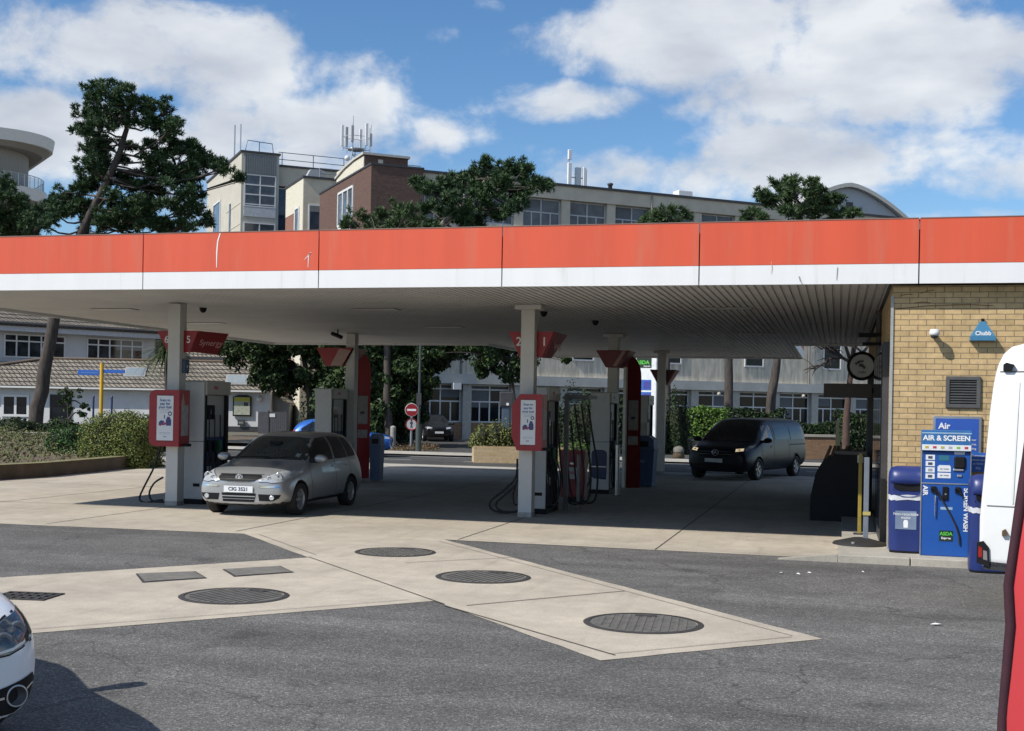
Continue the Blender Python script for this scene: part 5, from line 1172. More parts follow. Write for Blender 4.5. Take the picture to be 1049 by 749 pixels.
# red promotional flag right beside the camera
fp = thing('feather_flag', 'red fabric flag with a dark maroon sleeve at the right edge, close to the camera', 'flag', (0, 0, 0))
dF = 3.2
edge = [(1021, 760), (1022, 735), (1026, 690), (1030, 640), (1028, 600), (1034, 560), (1041, 510), (1047, 470), (1053, 425), (1062, 360), (1076, 280), (1098, 200), (1130, 140)]
base = PD(1021, 990, dF)
o0 = Vector((base.x, base.y, 0)); fp.location = o0
lft = [PD(x, y, dF) - o0 for x, y in [(1010, 1000), (1014, 880)] + edge]
wd = [.034, .034] + [.027, .026, .026, .027, .026, .025, .028, .027, .026, .024, .022, .02, .02]
# the sleeve is a soft tube round the pole, the cloth hangs off it with shallow folds
mb = MB(); sl = [p + RGT*w_*.5 for p, w_ in zip(lft, wd)]; mb.tube(sl, [w_*.5 for w_ in wd], 12); mb.build('sleeve', mat('flag_maroon', (.045, .010, .018), .8, var=.25, scale=14), fp)
mb = MB(); cols = 14; vs = []
for k, (p, w_) in enumerate(zip(lft, wd)):
    for j in range(cols):
        u = j/(cols - 1); vs.append(p + RGT*(w_*.72 + u*.62) + FWD*(-.026 - .22*u + .02*math.sin(u*9 + k*.25)) + Vector((0, 0, -.05*u)))
mb.add(vs, [(i*cols + j, i*cols + j + 1, (i + 1)*cols + j + 1, (i + 1)*cols + j) for i in range(len(lft) - 1) for j in range(cols - 1)], 0, True)
mb.build('cloth', mat('flag_red', (.62, .05, .055), .7, var=.06, scale=3), fp)
mb = MB(); mb.tube([sl[0], (sl[0].x, sl[0].y, .03)], .012, 8); mb.build('pole', M_STEEL, fp)
mb = MB(); mb.lathe([(.001, .06), (.2, .05), (.22, 0)], (sl[0].x, sl[0].y, .0), n=24); mb.build('ground_base', M_RUBBER, fp)

# ------------------------------------------------------------------ buildings behind
ANG = YAW + math.atan2(.4, .916)           # the long building runs away to the right
def P_at(x, d, s=0., back=0.):             # point s metres along the long facade from (x, d) in the level camera frame
    return CW(x + .916*s - .4*back, d + .4*s + .916*back)
def fbox(mb, *a, **k): mb.box(*a, **k)
WR = random.Random(9)
def window(par, x0, x1, y, z0, z1, cols, rows, fr=.06, gm=None, frm=None, name='window', face=1):
    """rows: list of (fraction of height, columns); frame stands proud of the wall at local y (facing -y)"""
    mb = MB(); d0, d1 = (y - .07, y - .002)
    for a in ((x0, x0 + fr), (x1 - fr, x1)): mb.box(a[0], a[1], d0, d1, z0, z1)
    mb.box(x0 + fr, x1 - fr, d0, d1, z0, z0 + fr); mb.box(x0 + fr, x1 - fr, d0, d1, z1 - fr, z1)
    z = z1
    for i, (fh, nc) in enumerate(rows):
        zb = z - (z1 - z0)*fh
        if i < len(rows) - 1: mb.box(x0 + fr, x1 - fr, d0 + .004, d1, zb - fr/2, zb + fr/2)
        for k in range(1, nc):
            xx = x0 + (x1 - x0)*k/nc; mb.box(xx - fr/2, xx + fr/2, d0 + .006, d1, zb + fr/2, z - fr/2)
        z = zb
    w = mb.build(name, frm or M_FRAMEW, par)
    mb = MB(); mb.add([(x0, y - .02, z0), (x1, y - .02, z0), (x1, y - .02, z1), (x0, y - .02, z1)], [(0, 1, 2, 3)]); mb.build('pane', gm or M_GLASS, w)
    if x1 - x0 > 2.0 and WR.random() < .6:      # a blind pulled part of the way down behind one side of the window
        k = WR.choice((0, 1)); xa = x0 + (x1 - x0)*k/2 + fr; xb = x0 + (x1 - x0)*(k + 1)/2 - fr; zz = z1 - (z1 - z0)*WR.uniform(.2, .75)
        mb = MB(); mb.box(xa, xb, y - .028, y - .022, zz, z1 - fr); mb.build('blind', mat('blind_%d' % WR.choice((1, 2, 3)), WR.choice(((.22, .22, .21), (.30, .29, .26), (.14, .15, .16))), .8), w)
    return w
# the long college block
HB = 16.0
p0 = P_at(-8.62, 72.6); lb = thing('college_block', 'long pale concrete block with rows of windows running behind the canopy', 'building', (p0.x, p0.y, 0), ANG)
LN = 58.
mb = MB(); mb.box(3.2, LN, 0, 14, 0, 1.0); mb.build('base_wall', M_TANBR, lb)
mb = MB(); mb.box(3.2, LN, .35, 14, 1.0, 3.36); mb.build('wall', M_STONE, lb)
mb = MB(); mb.box(3.2, LN, -.02, 14, 3.95, 13.2); mb.build('panel_wall', M_PANEL, lb)
mb = MB(); mb.box(3.2, LN, -.25, 14, 3.36, 3.95); mb.build('cornice', mat('cornice_paint', (.50, .49, .45), .8, var=.15, scale=.7), lb)
mb = MB(); mb.box(3.3, LN, .3, 13.8, 13.2, 15.05); mb.build('upper_wall', M_STONE, lb)
mb = MB(); mb.box(3.2, LN, -.12, 14, 15.05, HB - .12); mb.build('parapet', M_STONE, lb)
mb = MB(); mb.box(3.1, LN + .05, -.22, 14.1, HB - .12, HB + .03); mb.build('roof_edge', M_DARK, lb)
M_UPGL = mat_glass('upper_glass', (.09, .10, .11), .12)
k = 0; s0 = 6.46; bay = 3.22
while s0 + k*bay < LN - 1:
    s = s0 + k*bay
    mb = MB(); mb.box(s - .28, s + .28, -.06, .3, 0, 3.36); mb.build('pier', mat('pier_stone', (.46, .44, .385), .85, var=.15), lb)
    window(lb, s - bay + .29, s - .29, .35, 1.02, 3.34, 2, [(.13, 2), (.32, 2), (.55, 4)], .085)
    mb = MB(); mb.box(s - .30, s + .30, .0, .3, 13.2, 15.05); mb.build('upper_pier', M_STONE, lb)
    window(lb, s - bay + .31, s - .31, .3, 13.22, 15.03, 2, [(.47, 2), (.53, 4)], .08, M_UPGL, mat('upper_frame', (.52, .53, .53), .5))
    if k % 2 == 1 and s > 12: window(lb, s - bay*.5 - 1.0, s - bay*.5 + .55, -.02, 5.0, 7.0, 1, [(1., 1)], .09)
    k += 1
for sx in (24.2, 31.0, 17.5):
    mb = MB(); mb.lathe([(.001, .0), (.10, .02), (.13, .13), (.09, .22), (.001, .26)], (sx, -.38, 3.0), n=12); mb.build('wall_lamp', mat('wall_lamp', (.45, .42, .36), .5), lb)
mb = MB(); mb.box(5.4, 5.9, -.5, -.1, 3.0, 3.4); mb.build('wall_camera', M_FRAMEW, lb)
for sx in (6.0, 19.0, 31.6, 44.6):
    mb = MB(); mb.tube([(sx, -.14, 3.9), (sx, -.14, HB - .2)], .07, 7); mb.build('downpipe', mat('pipe_grey', (.20, .20, .19), .6), lb)
# antennas on its roof
t = thing('roof_antenna', 'white panel antennas on a pole above the long concrete block', 'antenna', lb.matrix_basis @ Vector((14.5, 3., HB - .5)), ANG)
mb = MB(); mb.tube([(0, 0, 0), (0, 0, 3.4)], .06, 8); mb.tube([(1.3, 0, 0), (1.3, 0, 2.2)], .05, 8); mb.box(.1, 1.3, -.02, .02, .7, .78); mb.box(.1, 1.3, -.02, .02, 1.6, 1.68); mb.build('pole', M_STEEL, t)
for (x, z0, z1, w_) in ((.0, .9, 2.55, .26), (.0, 2.75, 3.4, .24), (1.1, .8, 2.35, .22)):
    mb = MB(); mb.box(x - w_/2, x + w_/2, -.22, -.05, z0, z1, bev=.03); mb.build('antenna_panel', M_WHITE, t)
mb = MB(); mb.box(.5, .85, -.15, .1, .9, 2.3); mb.tube([(.55, -.15, .5), (.85, .1, 1.9)], .03); mb.tube([(.85, -.15, .5), (.5, .1, 1.9)], .03); mb.build('lattice', M_STEEL, t)
t = thing('roof_cowl', 'small dark roof cowl to the right of the panel antennas', 'cowl', lb.matrix_basis @ Vector((17.6, 3., HB)), ANG, None, .7)
mb = MB(); mb.box(-.4, .4, -.3, .3, 0, .4); mb.build('base', M_WHITE, t); mb = MB(); mb.lathe([(.2, .4), (.2, 1.2), (.28, 1.25), (.28, 1.4), (.001, 1.5)], (0, 0, 0), n=12); mb.build('cowl', M_DARK, t)
t = thing('roof_unit', 'white box shaped plant unit on the roof edge of the long block', 'roof unit', lb.matrix_basis @ Vector((23.2, 3., HB)), ANG)
mb = MB(); mb.box(-.55, .55, -.4, .4, .15, .95, bev=.04); mb.build('casing', M_WHITE, t); mb = MB(); mb.box(-.5, -.3, -.35, .35, 0, .15); mb.box(.3, .5, -.35, .35, 0, .15); mb.build('feet', M_DARK, t)

# brown brick end block
eb = thing('brick_block', 'dark red brick end block with a tall window, joined to the long pale block', 'building', (p0.x, p0.y, 0), ANG)
mb = MB(); mb.box(0, 3.19, -.6, 11.0, 0, HB - .05); mb.build('wall', M_REDBR, eb)
mb = MB(); mb.box(-.05, 3.24, -.65, 11.05, HB - .05, HB + .06); mb.build('coping', M_DARK, eb)
# tall window on the end face (local x = 0, looking to the left)
e = bpy.data.objects.new('window', None); COL.objects.link(e); e.parent = eb; e.location = (0, 5.6, 0); e.rotation_euler = (0, 0, R(-90)); 
def end_window(par, y0, y1, z0, z1, n, x=-.0):
    mb = MB()
    for yy in [y0 + (y1 - y0)*i/n for i in range(n + 1)]: mb.box(x - .08, x - .002, yy - .07, yy + .07, z0, z1)
    mb.box(x - .078, x - .003, y0, y1, z0 - .08, z0 + .06); mb.box(x - .078, x - .003, y0, y1, z1 - .06, z1 + .08); w_ = mb.build('window', M_FRAMEW, par)
    mb = MB(); mb.add([(x - .02, y0, z0), (x - .02, y1, z0), (x - .02, y1, z1), (x - .02, y0, z1)], [(0, 1, 2, 3)]); mb.build('pane', mat_glass('grey_glass', (.10, .12, .15), .08), w_)
    return w_
bpy.data.objects.remove(e)
end_window(eb, 3.0, 6.3, 13.2, 15.25, 3)
mb = MB(); mb.box(-.05, -.002, 3.0, 6.3, 12.2, 13.1); mb.build('spandrel', M_FRAMEW, eb)
# roof-top room with the pale curved gable
rr_ = thing('rooftop_room', 'brick rooftop room with a cream end wall and white coping on the brick block', 'rooftop room', (p0.x, p0.y, HB + .06), ANG)
mb = MB(); mb.box(-.05 + .4, 3.1, 2.0, 8.0, 0, .95); mb.build('wall', M_REDBR, rr_)
mb = MB(); mb.box(.30, .348, 2.0, 8.0, 0, .90); mb.build('end_wall', mat('cream_light', (.66, .62, .50), .8), rr_)
pts = [(1.9, 1.36), (8.1, 1.0), (8.1, 1.16), (1.9, 1.56)]
mb = MB(); mb.prism([(1.85, .96), (3.9, .955), (6, .80), (8.15, .45), (8.15, .58), (6, .94), (3.9, 1.09), (1.85, 1.10)], .2, 3.2, 'YZ'); mb.build('coping', mat('coping_stone', (.52, .50, .45), .8), rr_)
mb = MB(); mb.box(1.2, 1.5, 1.94, 1.998, .5, .75); mb.build('vent', M_STONE, rr_)
# phone mast behind it
mp_ = CWpx(361, 84); t = thing('phone_mast', 'cluster of mobile phone antennas on a lattice frame above the brick block', 'mast', (mp_.x, mp_.y, 17.6), ANG, None, .62)
mb = MB()
for (x, y) in ((-.55, -.4), (.55, -.4), (.0, .5)): mb.tube([(x*1.6, y*1.4, 0), (x, y, 2.6)], .07, 7)
for z in (.6, 1.3, 2.0):
    k = 1.6 - .23*z
    mb.tube([(-.55*k, -.4*k, z), (.55*k, -.4*k, z), (0, .5*k, z), (-.55*k, -.4*k, z)], .04, 6)
mb.tube([(-.8, -.5, 0), (.6, -.4, 2.2)], .04, 6); mb.tube([(.8, -.5, 0), (-.6, -.4, 2.2)], .04, 6)
mb.lathe([(.5, 2.5), (.95, 2.6), (.95, 2.72), (.5, 2.8)], (0, 0, 0), n=14); mb.build('lattice', M_STEEL, t)
mb = MB()
for a in range(6):
    c_, s_ = math.cos(a*1.047), math.sin(a*1.047); mb.tube([(c_*.8, s_*.8, 2.65), (c_*1.5, s_*1.2, 2.75)], .04, 6); mb.tube([(c_*1.5, s_*1.2, 2.4), (c_*1.5, s_*1.2, 5.2)], .04, 6)
    mb.tube([(c_*1.5, s_*1.2, 4.0), (math.cos((a + 1)*1.047)*1.5, math.sin((a + 1)*1.047)*1.2, 4.0)], .03, 6)
mb.tube([(-.65, -.9, 2.6), (-.65, -.9, 6.1)], .035, 6); mb.tube([(1.7, .2, 2.6), (1.7, .2, 5.6)], .035, 6); mb.build('arm_frame', M_STEEL, t)
for a, z0, z1 in ((0, 3.2, 4.6), (1, 3.0, 5.2), (2, 3.1, 5.3), (3, 2.9, 5.2), (4, 3.2, 5.0), (5, 3.0, 5.4)):
    c_, s_ = math.cos(a*1.047)*1.6, math.sin(a*1.047)*1.3; mb = MB(); mb.box(c_ - .15, c_ + .15, s_ - .12, s_ + .1, z0, z1, bev=.03); mb.build('antenna_panel', M_WHITE if a % 2 else mat('antenna_grey', (.42, .43, .44), .5), t)
for x, z in ((-1.2, 1.5), (-.8, .9)):
    mb = MB(); mb.lathe([(.001, -.14), (.26, -.1), (.3, 0), (.3, .05), (.001, .06)], (x, -.7, z), 'Y', 16); mb.build('dish', M_WHITE, t)

# pale stair tower and wing on the left of it
q0 = P_at(-21.0, 95.); tw = thing('stair_tower', 'pale stair tower with ribbed grey top and large gridded windows', 'building', (q0.x, q0.y, 0), ANG)
HT = 21.3
mb = MB(); mb.box(0, 2.9, 0, 15, 0, HT - .12); mb.build('wall', M_CREAM, tw)
mb = MB(); mb.box(-.1, 3.0, -.12, 15.1, HT - .12, HT + .03); mb.build('roof_edge', M_DARK, tw)
mb = MB(); mb.box(.22, 2.68, -.05, -.002, HT - 1.70, HT - .16)
for i in range(14): mb.box(.24 + i*.175, .30 + i*.175, -.10, -.05, HT - 1.69, HT - .17)
mb.build('ribbed_cladding', mat('clad_grey', (.24, .25, .25), .7, var=.1), tw)
window(tw, .22, 2.68, 0, HT - 4.25, HT - 1.75, 2, [(.32, 2), (.30, 2), (.30, 2), (.08, 2)], .09, M_UPGL)
mb = MB(); mb.box(.22, 2.68, -.06, -.002, HT - 5.0, HT - 4.28); mb.build('white_panel', mat('panel_white', (.56, .57, .57), .6), tw)
window(tw, .22, 2.68, 0, HT - 7.6, HT - 5.45, 2, [(.5, 2), (.5, 2)], .09, M_UPGL)
for z in (HT - 4, HT - 8.2, HT - 5.6): 
    mb = MB(); mb.box(-.03, .0, .2, 6, z, z + .05); mb.build('panel_joint', M_STONE, tw)
mb = MB(); mb.box(-.06, -.002, 4.0, 4.5, HT - 12, HT - 3.5); mb.build('slot_window', M_UPGL, tw)
for z0, z1 in ((HT - 6.3, HT - 2.6), (HT - 10.4, HT - 6.9)): end_window(tw, 8.4, 11.6, z0, z1, 1)
mb = MB()
for pts in ([(.3, .3, HT), (.5, .3, HT + .9), (2.4, .3, HT + .8), (2.5, .3, HT)], [(1.4, .3, HT), (1.4, .3, HT + .85)]): mb.tube(pts, .035, 6)
mb.build('roof_rail', mat('rail_blue', (.10, .16, .24), .5, metal=.5), tw)
t = thing('roof_aerial', 'pair of thin aerial poles on the roof of the pale stair tower', 'aerial', tw.matrix_basis @ Vector((-.3 + .35, 3.2, HT)), ANG)
mb = MB(); mb.tube([(0, 0, 0), (0, 0, 2.6)], .06, 7); mb.build('pole', M_STEEL, t); mb = MB(); mb.tube([(.35, -.6, 0), (.35, -.6, 2.6)], .05, 7); mb.build('pole', M_STEEL, t)
wg = thing('rear_wing', 'grey roofed wing with dark brick strip right of the pale stair tower', 'building', tw.matrix_basis @ Vector((2.9, .9, 0)), ANG)
HW = 20.6
mb = MB(); mb.box(0, 14, 0.3, 12, 0, HW - 1.6); mb.build('wall', mat_brick('deep_brown_brick', (.10, .06, .055), (.08, .045, .045), (.10, .08, .075)), wg)
mb = MB(); mb.box(0, 14, -.1, 12, HW - 1.6, HW - .1); mb.build('parapet', M_STONE, wg); mb = MB(); mb.box(-.0, 14.1, -.2, 12.1, HW - .1, HW + .05); mb.build('roof_edge', M_DARK, wg)
window(wg, .1, 1.2, .3, HW - 5.2, HW - 1.7, 1, [(1., 1)], .08, mat_glass('blue_dark_glass', (.03, .05, .08))); mb = MB(); mb.box(1.25, 2.1, .2, .298, HW - 5.2, HW - 1.7); mb.build('pier', M_CREAM, wg)
mb = MB(); mb.box(.1, 2.1, .16, .297, HW - 7.2, HW - 5.25); mb.build('spandrel', M_CREAM, wg); window(wg, .1, 1.8, .3, HW - 9.6, HW - 7.3, 1, [(1., 1)], .08)
mb = MB()
for x in (0.5, 3, 5.5, 8, 10.5): mb.tube([(x, .3, HW), (x, .3, HW + 1.1)], .035, 6)
for z in (.55, 1.1): mb.tube([(.2, .3, HW + z), (12, .3, HW + z)], .03, 6)
mb.build('roof_rail', MATS['rail_blue'], wg)
q1 = P_at((308 - 524.5)/F*86, 86.); cb = thing('cream_block', 'small cream corner block with a flat roof between the tower and the brick block', 'building', (q1.x, q1.y, 0), ANG)
HC = 17.75
mb = MB(); mb.box(0, 7, 0, 5.2, 0, HC - .1); mb.build('wall', M_STONE, cb); mb = MB(); mb.box(-.04, -.002, .02, 5.2, HC - 2.2, HC - .1); mb.box(-.041, -.002, .02, 2.6, 0, HC - 2.2); mb.build('cream_face', mat('cream_light', (.66, .62, .50), .8), cb)
mb = MB(); mb.box(-.039, -.002, 2.62, 5.2, 0, HC - 2.25); mb.build('brick_face', M_REDBR2, cb)
mb = MB(); mb.box(-.1, 7.05, -.1, 5.3, HC - .1, HC + .05); mb.build('roof_edge', M_DARK, cb)
window(cb, .35, 3.2, 0, HC - 4.2, HC - 1.9, 2, [(1., 2)], .09, mat_glass('mid_glass', (.07, .09, .12), .1)); end_window(cb, 1.0, 2.1, HC - 4.6, HC - 2.0, 1, -.042); end_window(cb, 3.2, 4.4, HC - 8., HC - 6., 1, -.042)
mb = MB(); mb.box(.35, 3.2, -.04, -.002, HC - 8.5, HC - 4.25); mb.build('grey_panel', mat('clad_grey2', (.25, .25, .25), .8), cb)
t = thing('roof_handrail', 'low metal handrail with a vent unit on the roof of the cream block', 'handrail', cb.matrix_basis @ Vector((0, 0, HC + .05)), ANG)
mb = MB()
for z in (.35, .7): mb.tube([(1.2, .4, z), (6.8, .4, z)], .03, 6)
for x in (1.2, 2.8, 4.6, 6.5): mb.tube([(x, .4, 0), (x, .4, .7)], .03, 6)
mb.build('rail', M_STEEL, t); mb = MB(); mb.prism([(.3, 0), (1.6, 0), (1.7, .5), (1.3, .62), (.6, .6)], .5, 1.2); mb.build('vent_unit', mat('vent_pale', (.42, .43, .43), .5), t)

# curved-gable hall behind on the right
g0 = CWpx(866, 112); hl_ = thing('arched_hall', 'grey hall with a curved gable roof showing above the canopy on the right', 'building', (g0.x, g0.y, 0), ANG - R(6))
arc = [(-7.5, 0), (7.2, 0)]; top = []
for i in range(25):
    u = -1 + 2*i/24; top.append((7.35*u, 22.4 - 3.9*abs(u)**1.55))
poly = [(-7.35, 0), (7.35, 0)] + top[::-1]
mb = MB(); mb.prism(poly, 0, 30); mb.build('wall', mat('hall_cladding', (.43, .455, .485), .6, var=.05, scale=.5), hl_)
mb = MB(); up = [(x*1.02, z + .02) for x, z in top]; up2 = [(x*1.03, z + .38) for x, z in top]; mb.prism(up + up2[::-1], -.5, 30.2); mb.build('roof', mat('hall_roof', (.46, .455, .42), .5, var=.08), hl_)
mb = MB(); mb.box(-.25, .45, -.05, -.002, 20.4, 21.1); mb.build('vent', M_DARK, hl_)
mb = MB(); mb.box(-6.6, 6.6, -.03, -.002, 19.2, 19.26); mb.build('joint', M_DARK, hl_)
mb = MB(); mb.box(-2, 12, -1.2, -.4, 0, 17.6); mb.build('annex_wall', M_STONE, hl_); mb = MB(); mb.box(-2.1, 12.1, -1.3, -.3, 17.6, 17.9); mb.build('annex_roof_edge', M_DARK, hl_)

# modern flats with curved balconies, far left
a0 = CWpx(64, 112); ap = thing('balcony_flats', 'modern pale block of flats with stacked rounded balconies and glazing at the far left', 'building', (a0.x, a0.y, 0), YAW + R(33))
def plan(inset, r=5.0, x0=-34., y1=20., n=10):
    """rounded right end of the block: straight front along local x, ending at x = -inset"""
    x1 = -inset; y0 = inset; y1 -= inset; pts = [(x0, y0)]
    for (cx_, cy_, a0_) in ((x1 - r, y0 + r, -90), (x1 - r, y1 - r, 0)):
        for k in range(n + 1): a = R(a0_ + 90*k/n); pts.append((cx_ + r*math.cos(a), cy_ + r*math.sin(a)))
    return pts + [(x0, y1)]
M_FLATW = mat('flats_white', (.66, .64, .60), .7, var=.05); M_FLATT = mat('flats_taupe', (.30, .275, .24), .8, var=.1)
def loftp(a, z0, b, z1, m, nm, par):
    mb = MB(); n = len(a); vs = [(x, y, z0) for x, y in a] + [(x, y, z1) for x, y in b]
    mb.add(vs, [(i, (i + 1) % n, n + (i + 1) % n, n + i) for i in range(n)], 0, False); mb.add(vs[:n], [list(range(n))[::-1]]); mb.add(vs[n:], [list(range(n))]); return mb.build(nm, m, par)
loftp(plan(1.9), 0, plan(1.9), 24.7, M_FLATT, 'wall', ap)
loftp(plan(.15), 24.8, plan(0.), 25.8, M_FLATW, 'roof_slab', ap); loftp(plan(.9), 24.4, plan(.4), 24.798, M_FLATT, 'roof_soffit', ap)
gl = mat('balcony_glass', (.25, .29, .30), .05, var=.1); gl.node_tree.nodes['Principled BSDF'].inputs['Alpha'].default_value = .35
for z, ins in ((21.0, .5), (17.2, .8), (13.4, 1.1)):
    loftp(plan(ins + .1), z - 1.05, plan(ins), z, M_FLATW, 'balcony', ap); loftp(plan(ins + .7), z - 1.5, plan(ins + .3), z - 1.052, M_FLATT, 'balcony_soffit', ap)
    pl = [p for p in plan(ins + .25, n=12)]; full = []
    for a, b in zip(pl[:-1], pl[1:]):
        a = Vector(a); b = Vector(b); k = max(1, int((b - a).length/1.5)); full += [a.lerp(b, q/k) for q in range(k)]
    mb = MB()
    for p in full: mb.tube([(p.x, p.y, z), (p.x, p.y, z + 1.15)], .035, 5)
    mb.tube([(p.x, p.y, z + 1.15) for p in full], .04, 5); rl = mb.build('balcony_rail', M_STEEL, ap)
    mb = MB(); n = len(full); vs = [(p.x, p.y, z + .1) for p in full] + [(p.x, p.y, z + 1.05) for p in full]; mb.add(vs, [(i, i + 1, n + i + 1, n + i) for i in range(n - 1)]); mb.build('balcony_glass', gl, rl)
    for a in (-8.2, -12.5, -15.4, -20., -23.):
        mb = MB(); mb.box(a, a + 2.7, 1.7, 1.89, z, z + 2.5); w_ = mb.build('window', M_DARK, ap); mb = MB(); mb.box(a + .1, a + 1.28, 1.67, 1.698, z + .1, z + 2.4); mb.box(a + 1.4, a + 2.6, 1.67, 1.698, z + .1, z + 2.4); mb.build('pane', mat('sky_pane', (.17, .22, .30), .08, var=.3, scale=.4), w_)
    mb = MB(); mb.box(-10.9, -9.6, 1.7, 1.89, z, z + 2.4); mb.build('doorway', M_DARK, ap)

# pub-like house with tiled roofs, left
d0 = 84.; h0 = CWpx(-60, d0); WD = (300 + 60)/F*d0
ho = thing('tiled_house', 'white rendered low house with a long tiled roof behind the bushes on the left', 'house', (h0.x, h0.y, 0), YAW + R(1.5))
XH = lambda px: (px + 60)/F*d0
mb = MB(); mb.box(0, XH(276), 0, 6, 0, 2.9); mb.build('wall', M_WALLW, ho)
mb = MB(); mb.box(0, XH(276), -.05, 0, 0, .35); mb.build('plinth', M_DARK, ho)
mb = MB(); rp = [(XH(-90), -.5, 2.86), (XH(281), -.5, 2.86), (XH(281), 3.2, 4.75), (XH(36), 3.2, 4.95), (XH(-5), 1.2, 3.9)]
def roof_prism(mb, pts, th=.18):
    n = len(pts); vs = [tuple(p) for p in pts] + [(p[0], p[1], p[2] - th) for p in pts]
    mb.add(vs, [list(range(n)), list(range(2*n - 1, n - 1, -1))] + [[i, (i + 1) % n, n + (i + 1) % n, n + i] for i in range(n)])
roof_prism(mb, [(XH(-130), -.5, 2.86), (XH(272), -.5, 2.86), (XH(262), 3.2, 4.80), (XH(34), 3.2, 4.80)]); rf = mb.build('roof', M_ROOFT, ho)
mb = MB(); roof_prism(mb, [(XH(-130), -.52, 2.9), (XH(34), 3.2, 4.88), (XH(34), 5.5, 3.9), (XH(-130), 1.7, 1.9)], .1); mb.build('hip_side', M_ROOFT, rf)
mb = MB(); roof_prism(mb, [(XH(272), -.5, 2.86), (XH(276), 3.2, 2.86), (XH(262), 3.3, 4.80), (XH(262), 3.2, 4.80)], .1); mb.build('hip_end', M_ROOFT, rf)
mb = MB(); mb.tube([(XH(-130), -.5, 2.92), (XH(34), 3.2, 4.90)], .10, 6); mb.tube([(XH(34), 3.2, 4.86), (XH(262), 3.2, 4.86)], .10, 6); mb.build('ridge_tiles', mat('ridge_clay', (.16, .12, .09), .9), rf)
for px, z in ((132, 3.95), (240, 3.55)):
    x = XH(px); mb = MB(); roof_prism(mb, [(x - .75, .9 + (z - 3.95)*1.9, z - .28), (x + .75, .9 + (z - 3.95)*1.9, z - .28), (x + .6, 2.1 + (z - 3.95)*1.9, z + .36), (x - .9, 2.1 + (z - 3.95)*1.9, z + .36)], .1); f_ = mb.build('skylight', mat('skylight_frame', (.30, .30, .30), .6), rf)
    mb = MB(); roof_prism(mb, [(x - .62, 1.02 + (z - 3.95)*1.9, z - .20), (x + .62, 1.02 + (z - 3.95)*1.9, z - .20), (x + .50, 1.98 + (z - 3.95)*1.9, z + .31), (x - .76, 1.98 + (z - 3.95)*1.9, z + .31)], .03); mb.build('pane', mat('skylight_glass', (.24, .28, .30), .12), f_)
mb = MB(); mb.box(XH(-100), XH(272), -.62, -.5, 2.70, 2.82); mb.build('gutter', M_FRAMEW, ho)
window(ho, XH(2), XH(30), 0, .75, 2.25, 2, [(1., 2)], .16); window(ho, XH(51), XH(73), 0, .6, 2.3, 1, [(1., 1)], .05, None, M_DARK)
t = thing('notice_board', 'yellow headed notice board with a dark frame on the white house wall', 'notice board', ho.matrix_basis @ Vector((XH(247.5), -.06, 1.75)), YAW + R(1.5))
mb = MB(); mb.prism([(-.62, -.70), (.62, -.70), (.62, .62), (.3, .74), (-.3, .74), (-.62, .62)], -.1, 0); mb.build('frame', M_BLACK, t); mb = MB(); mb.box(-.54, .54, -.11, -.1, -.60, .60); p_ = mb.build('panel', mat('board_pale', (.40, .42, .33), .6, var=.25, scale=6), t)
mb = MB(); mb.box(-.54, .54, -.115, -.11, .32, .58); mb.build('heading_band', mat('board_yellow', (.45, .42, .04), .6), p_); mb = MB(); mb.box(.12, .42, -.115, -.11, -.0, .25); mb.build('dark_square', M_DARK, p_)
t = thing('wall_box', 'small dark box on the white house wall below the notice board', 'box', ho.matrix_basis @ Vector((XH(247), -.06, .62)), YAW + R(1.5)); mb = MB(); mb.box(-.24, .24, -.15, 0, -.2, .2, bev=.02); mb.build('box', M_DARK, t); mb = MB(); mb.box(-.15, .15, -.16, -.15, -.08, .06); mb.build('plate', mat('plate_grey', (.2, .2, .2)), t)
t = thing('bulkhead_lamp', 'pale bulkhead lamp on the white house wall beside the notice board', 'lamp', ho.matrix_basis @ Vector((XH(265), -.06, 2.25)), YAW + R(1.5)); mb = MB(); mb.lathe([(.2, 0), (.2, -.06), (.12, -.14), (.001, -.16)], (0, 0, 0), 'Y', 14); mb.build('lamp_shade', M_FRAMEW, t); mb = MB(); mb.box(-.2, .2, -.02, .0, -.1, .1); mb.build('back_plate', M_STEEL, t)
# weatherboarded lean-to and dark fence gate
le = thing('lean_to', 'grey boarded lean-to with a sloping roof on the right end of the white house', 'lean-to', ho.matrix_basis @ Vector((XH(276), 1.0, 0)), YAW + R(1.5))
mb = MB(); mb.prism([(0, 0), (1.15, 0), (1.15, 1.95), (0, 2.65)], 0, 4)
for k in range(9): mb.box(.01, 1.14, -.03, 0, .1 + k*.2, .12 + k*.2)
mb.build('wall', mat('boarding', (.36, .37, .37), .8), le); mb = MB(); mb.prism([(-.1, 2.68), (1.3, 1.86), (1.3, 1.98), (-.1, 2.82)], -.3, 4.2); mb.build('roof', M_ROOFT, le)
gt = thing('dark_fence', 'dark slatted fence panel with a white notice at the end of the white house', 'fence', CWpx(267, 80.), YAW)
mb = MB()
for k in range(9): mb.box(.62 + k*.125, .73 + k*.125, -.03, .03, 0, 1.42)
mb.box(-.1, .6, -.04, .04, 0, 1.42); mb.build('panel', mat('fence_grey', (.075, .08, .095), .7, var=.2), gt); mb = MB(); mb.box(.65, 1.0, -.06, -.032, 1.08, 1.3); mb.build('notice', M_POSTER, gt)
mb = MB(); mb.box(.55, .63, -.06, .06, 0, 1.5); mb.box(1.74, 1.82, -.06, .06, 0, 1.5); mb.build('post', M_DARK, gt)
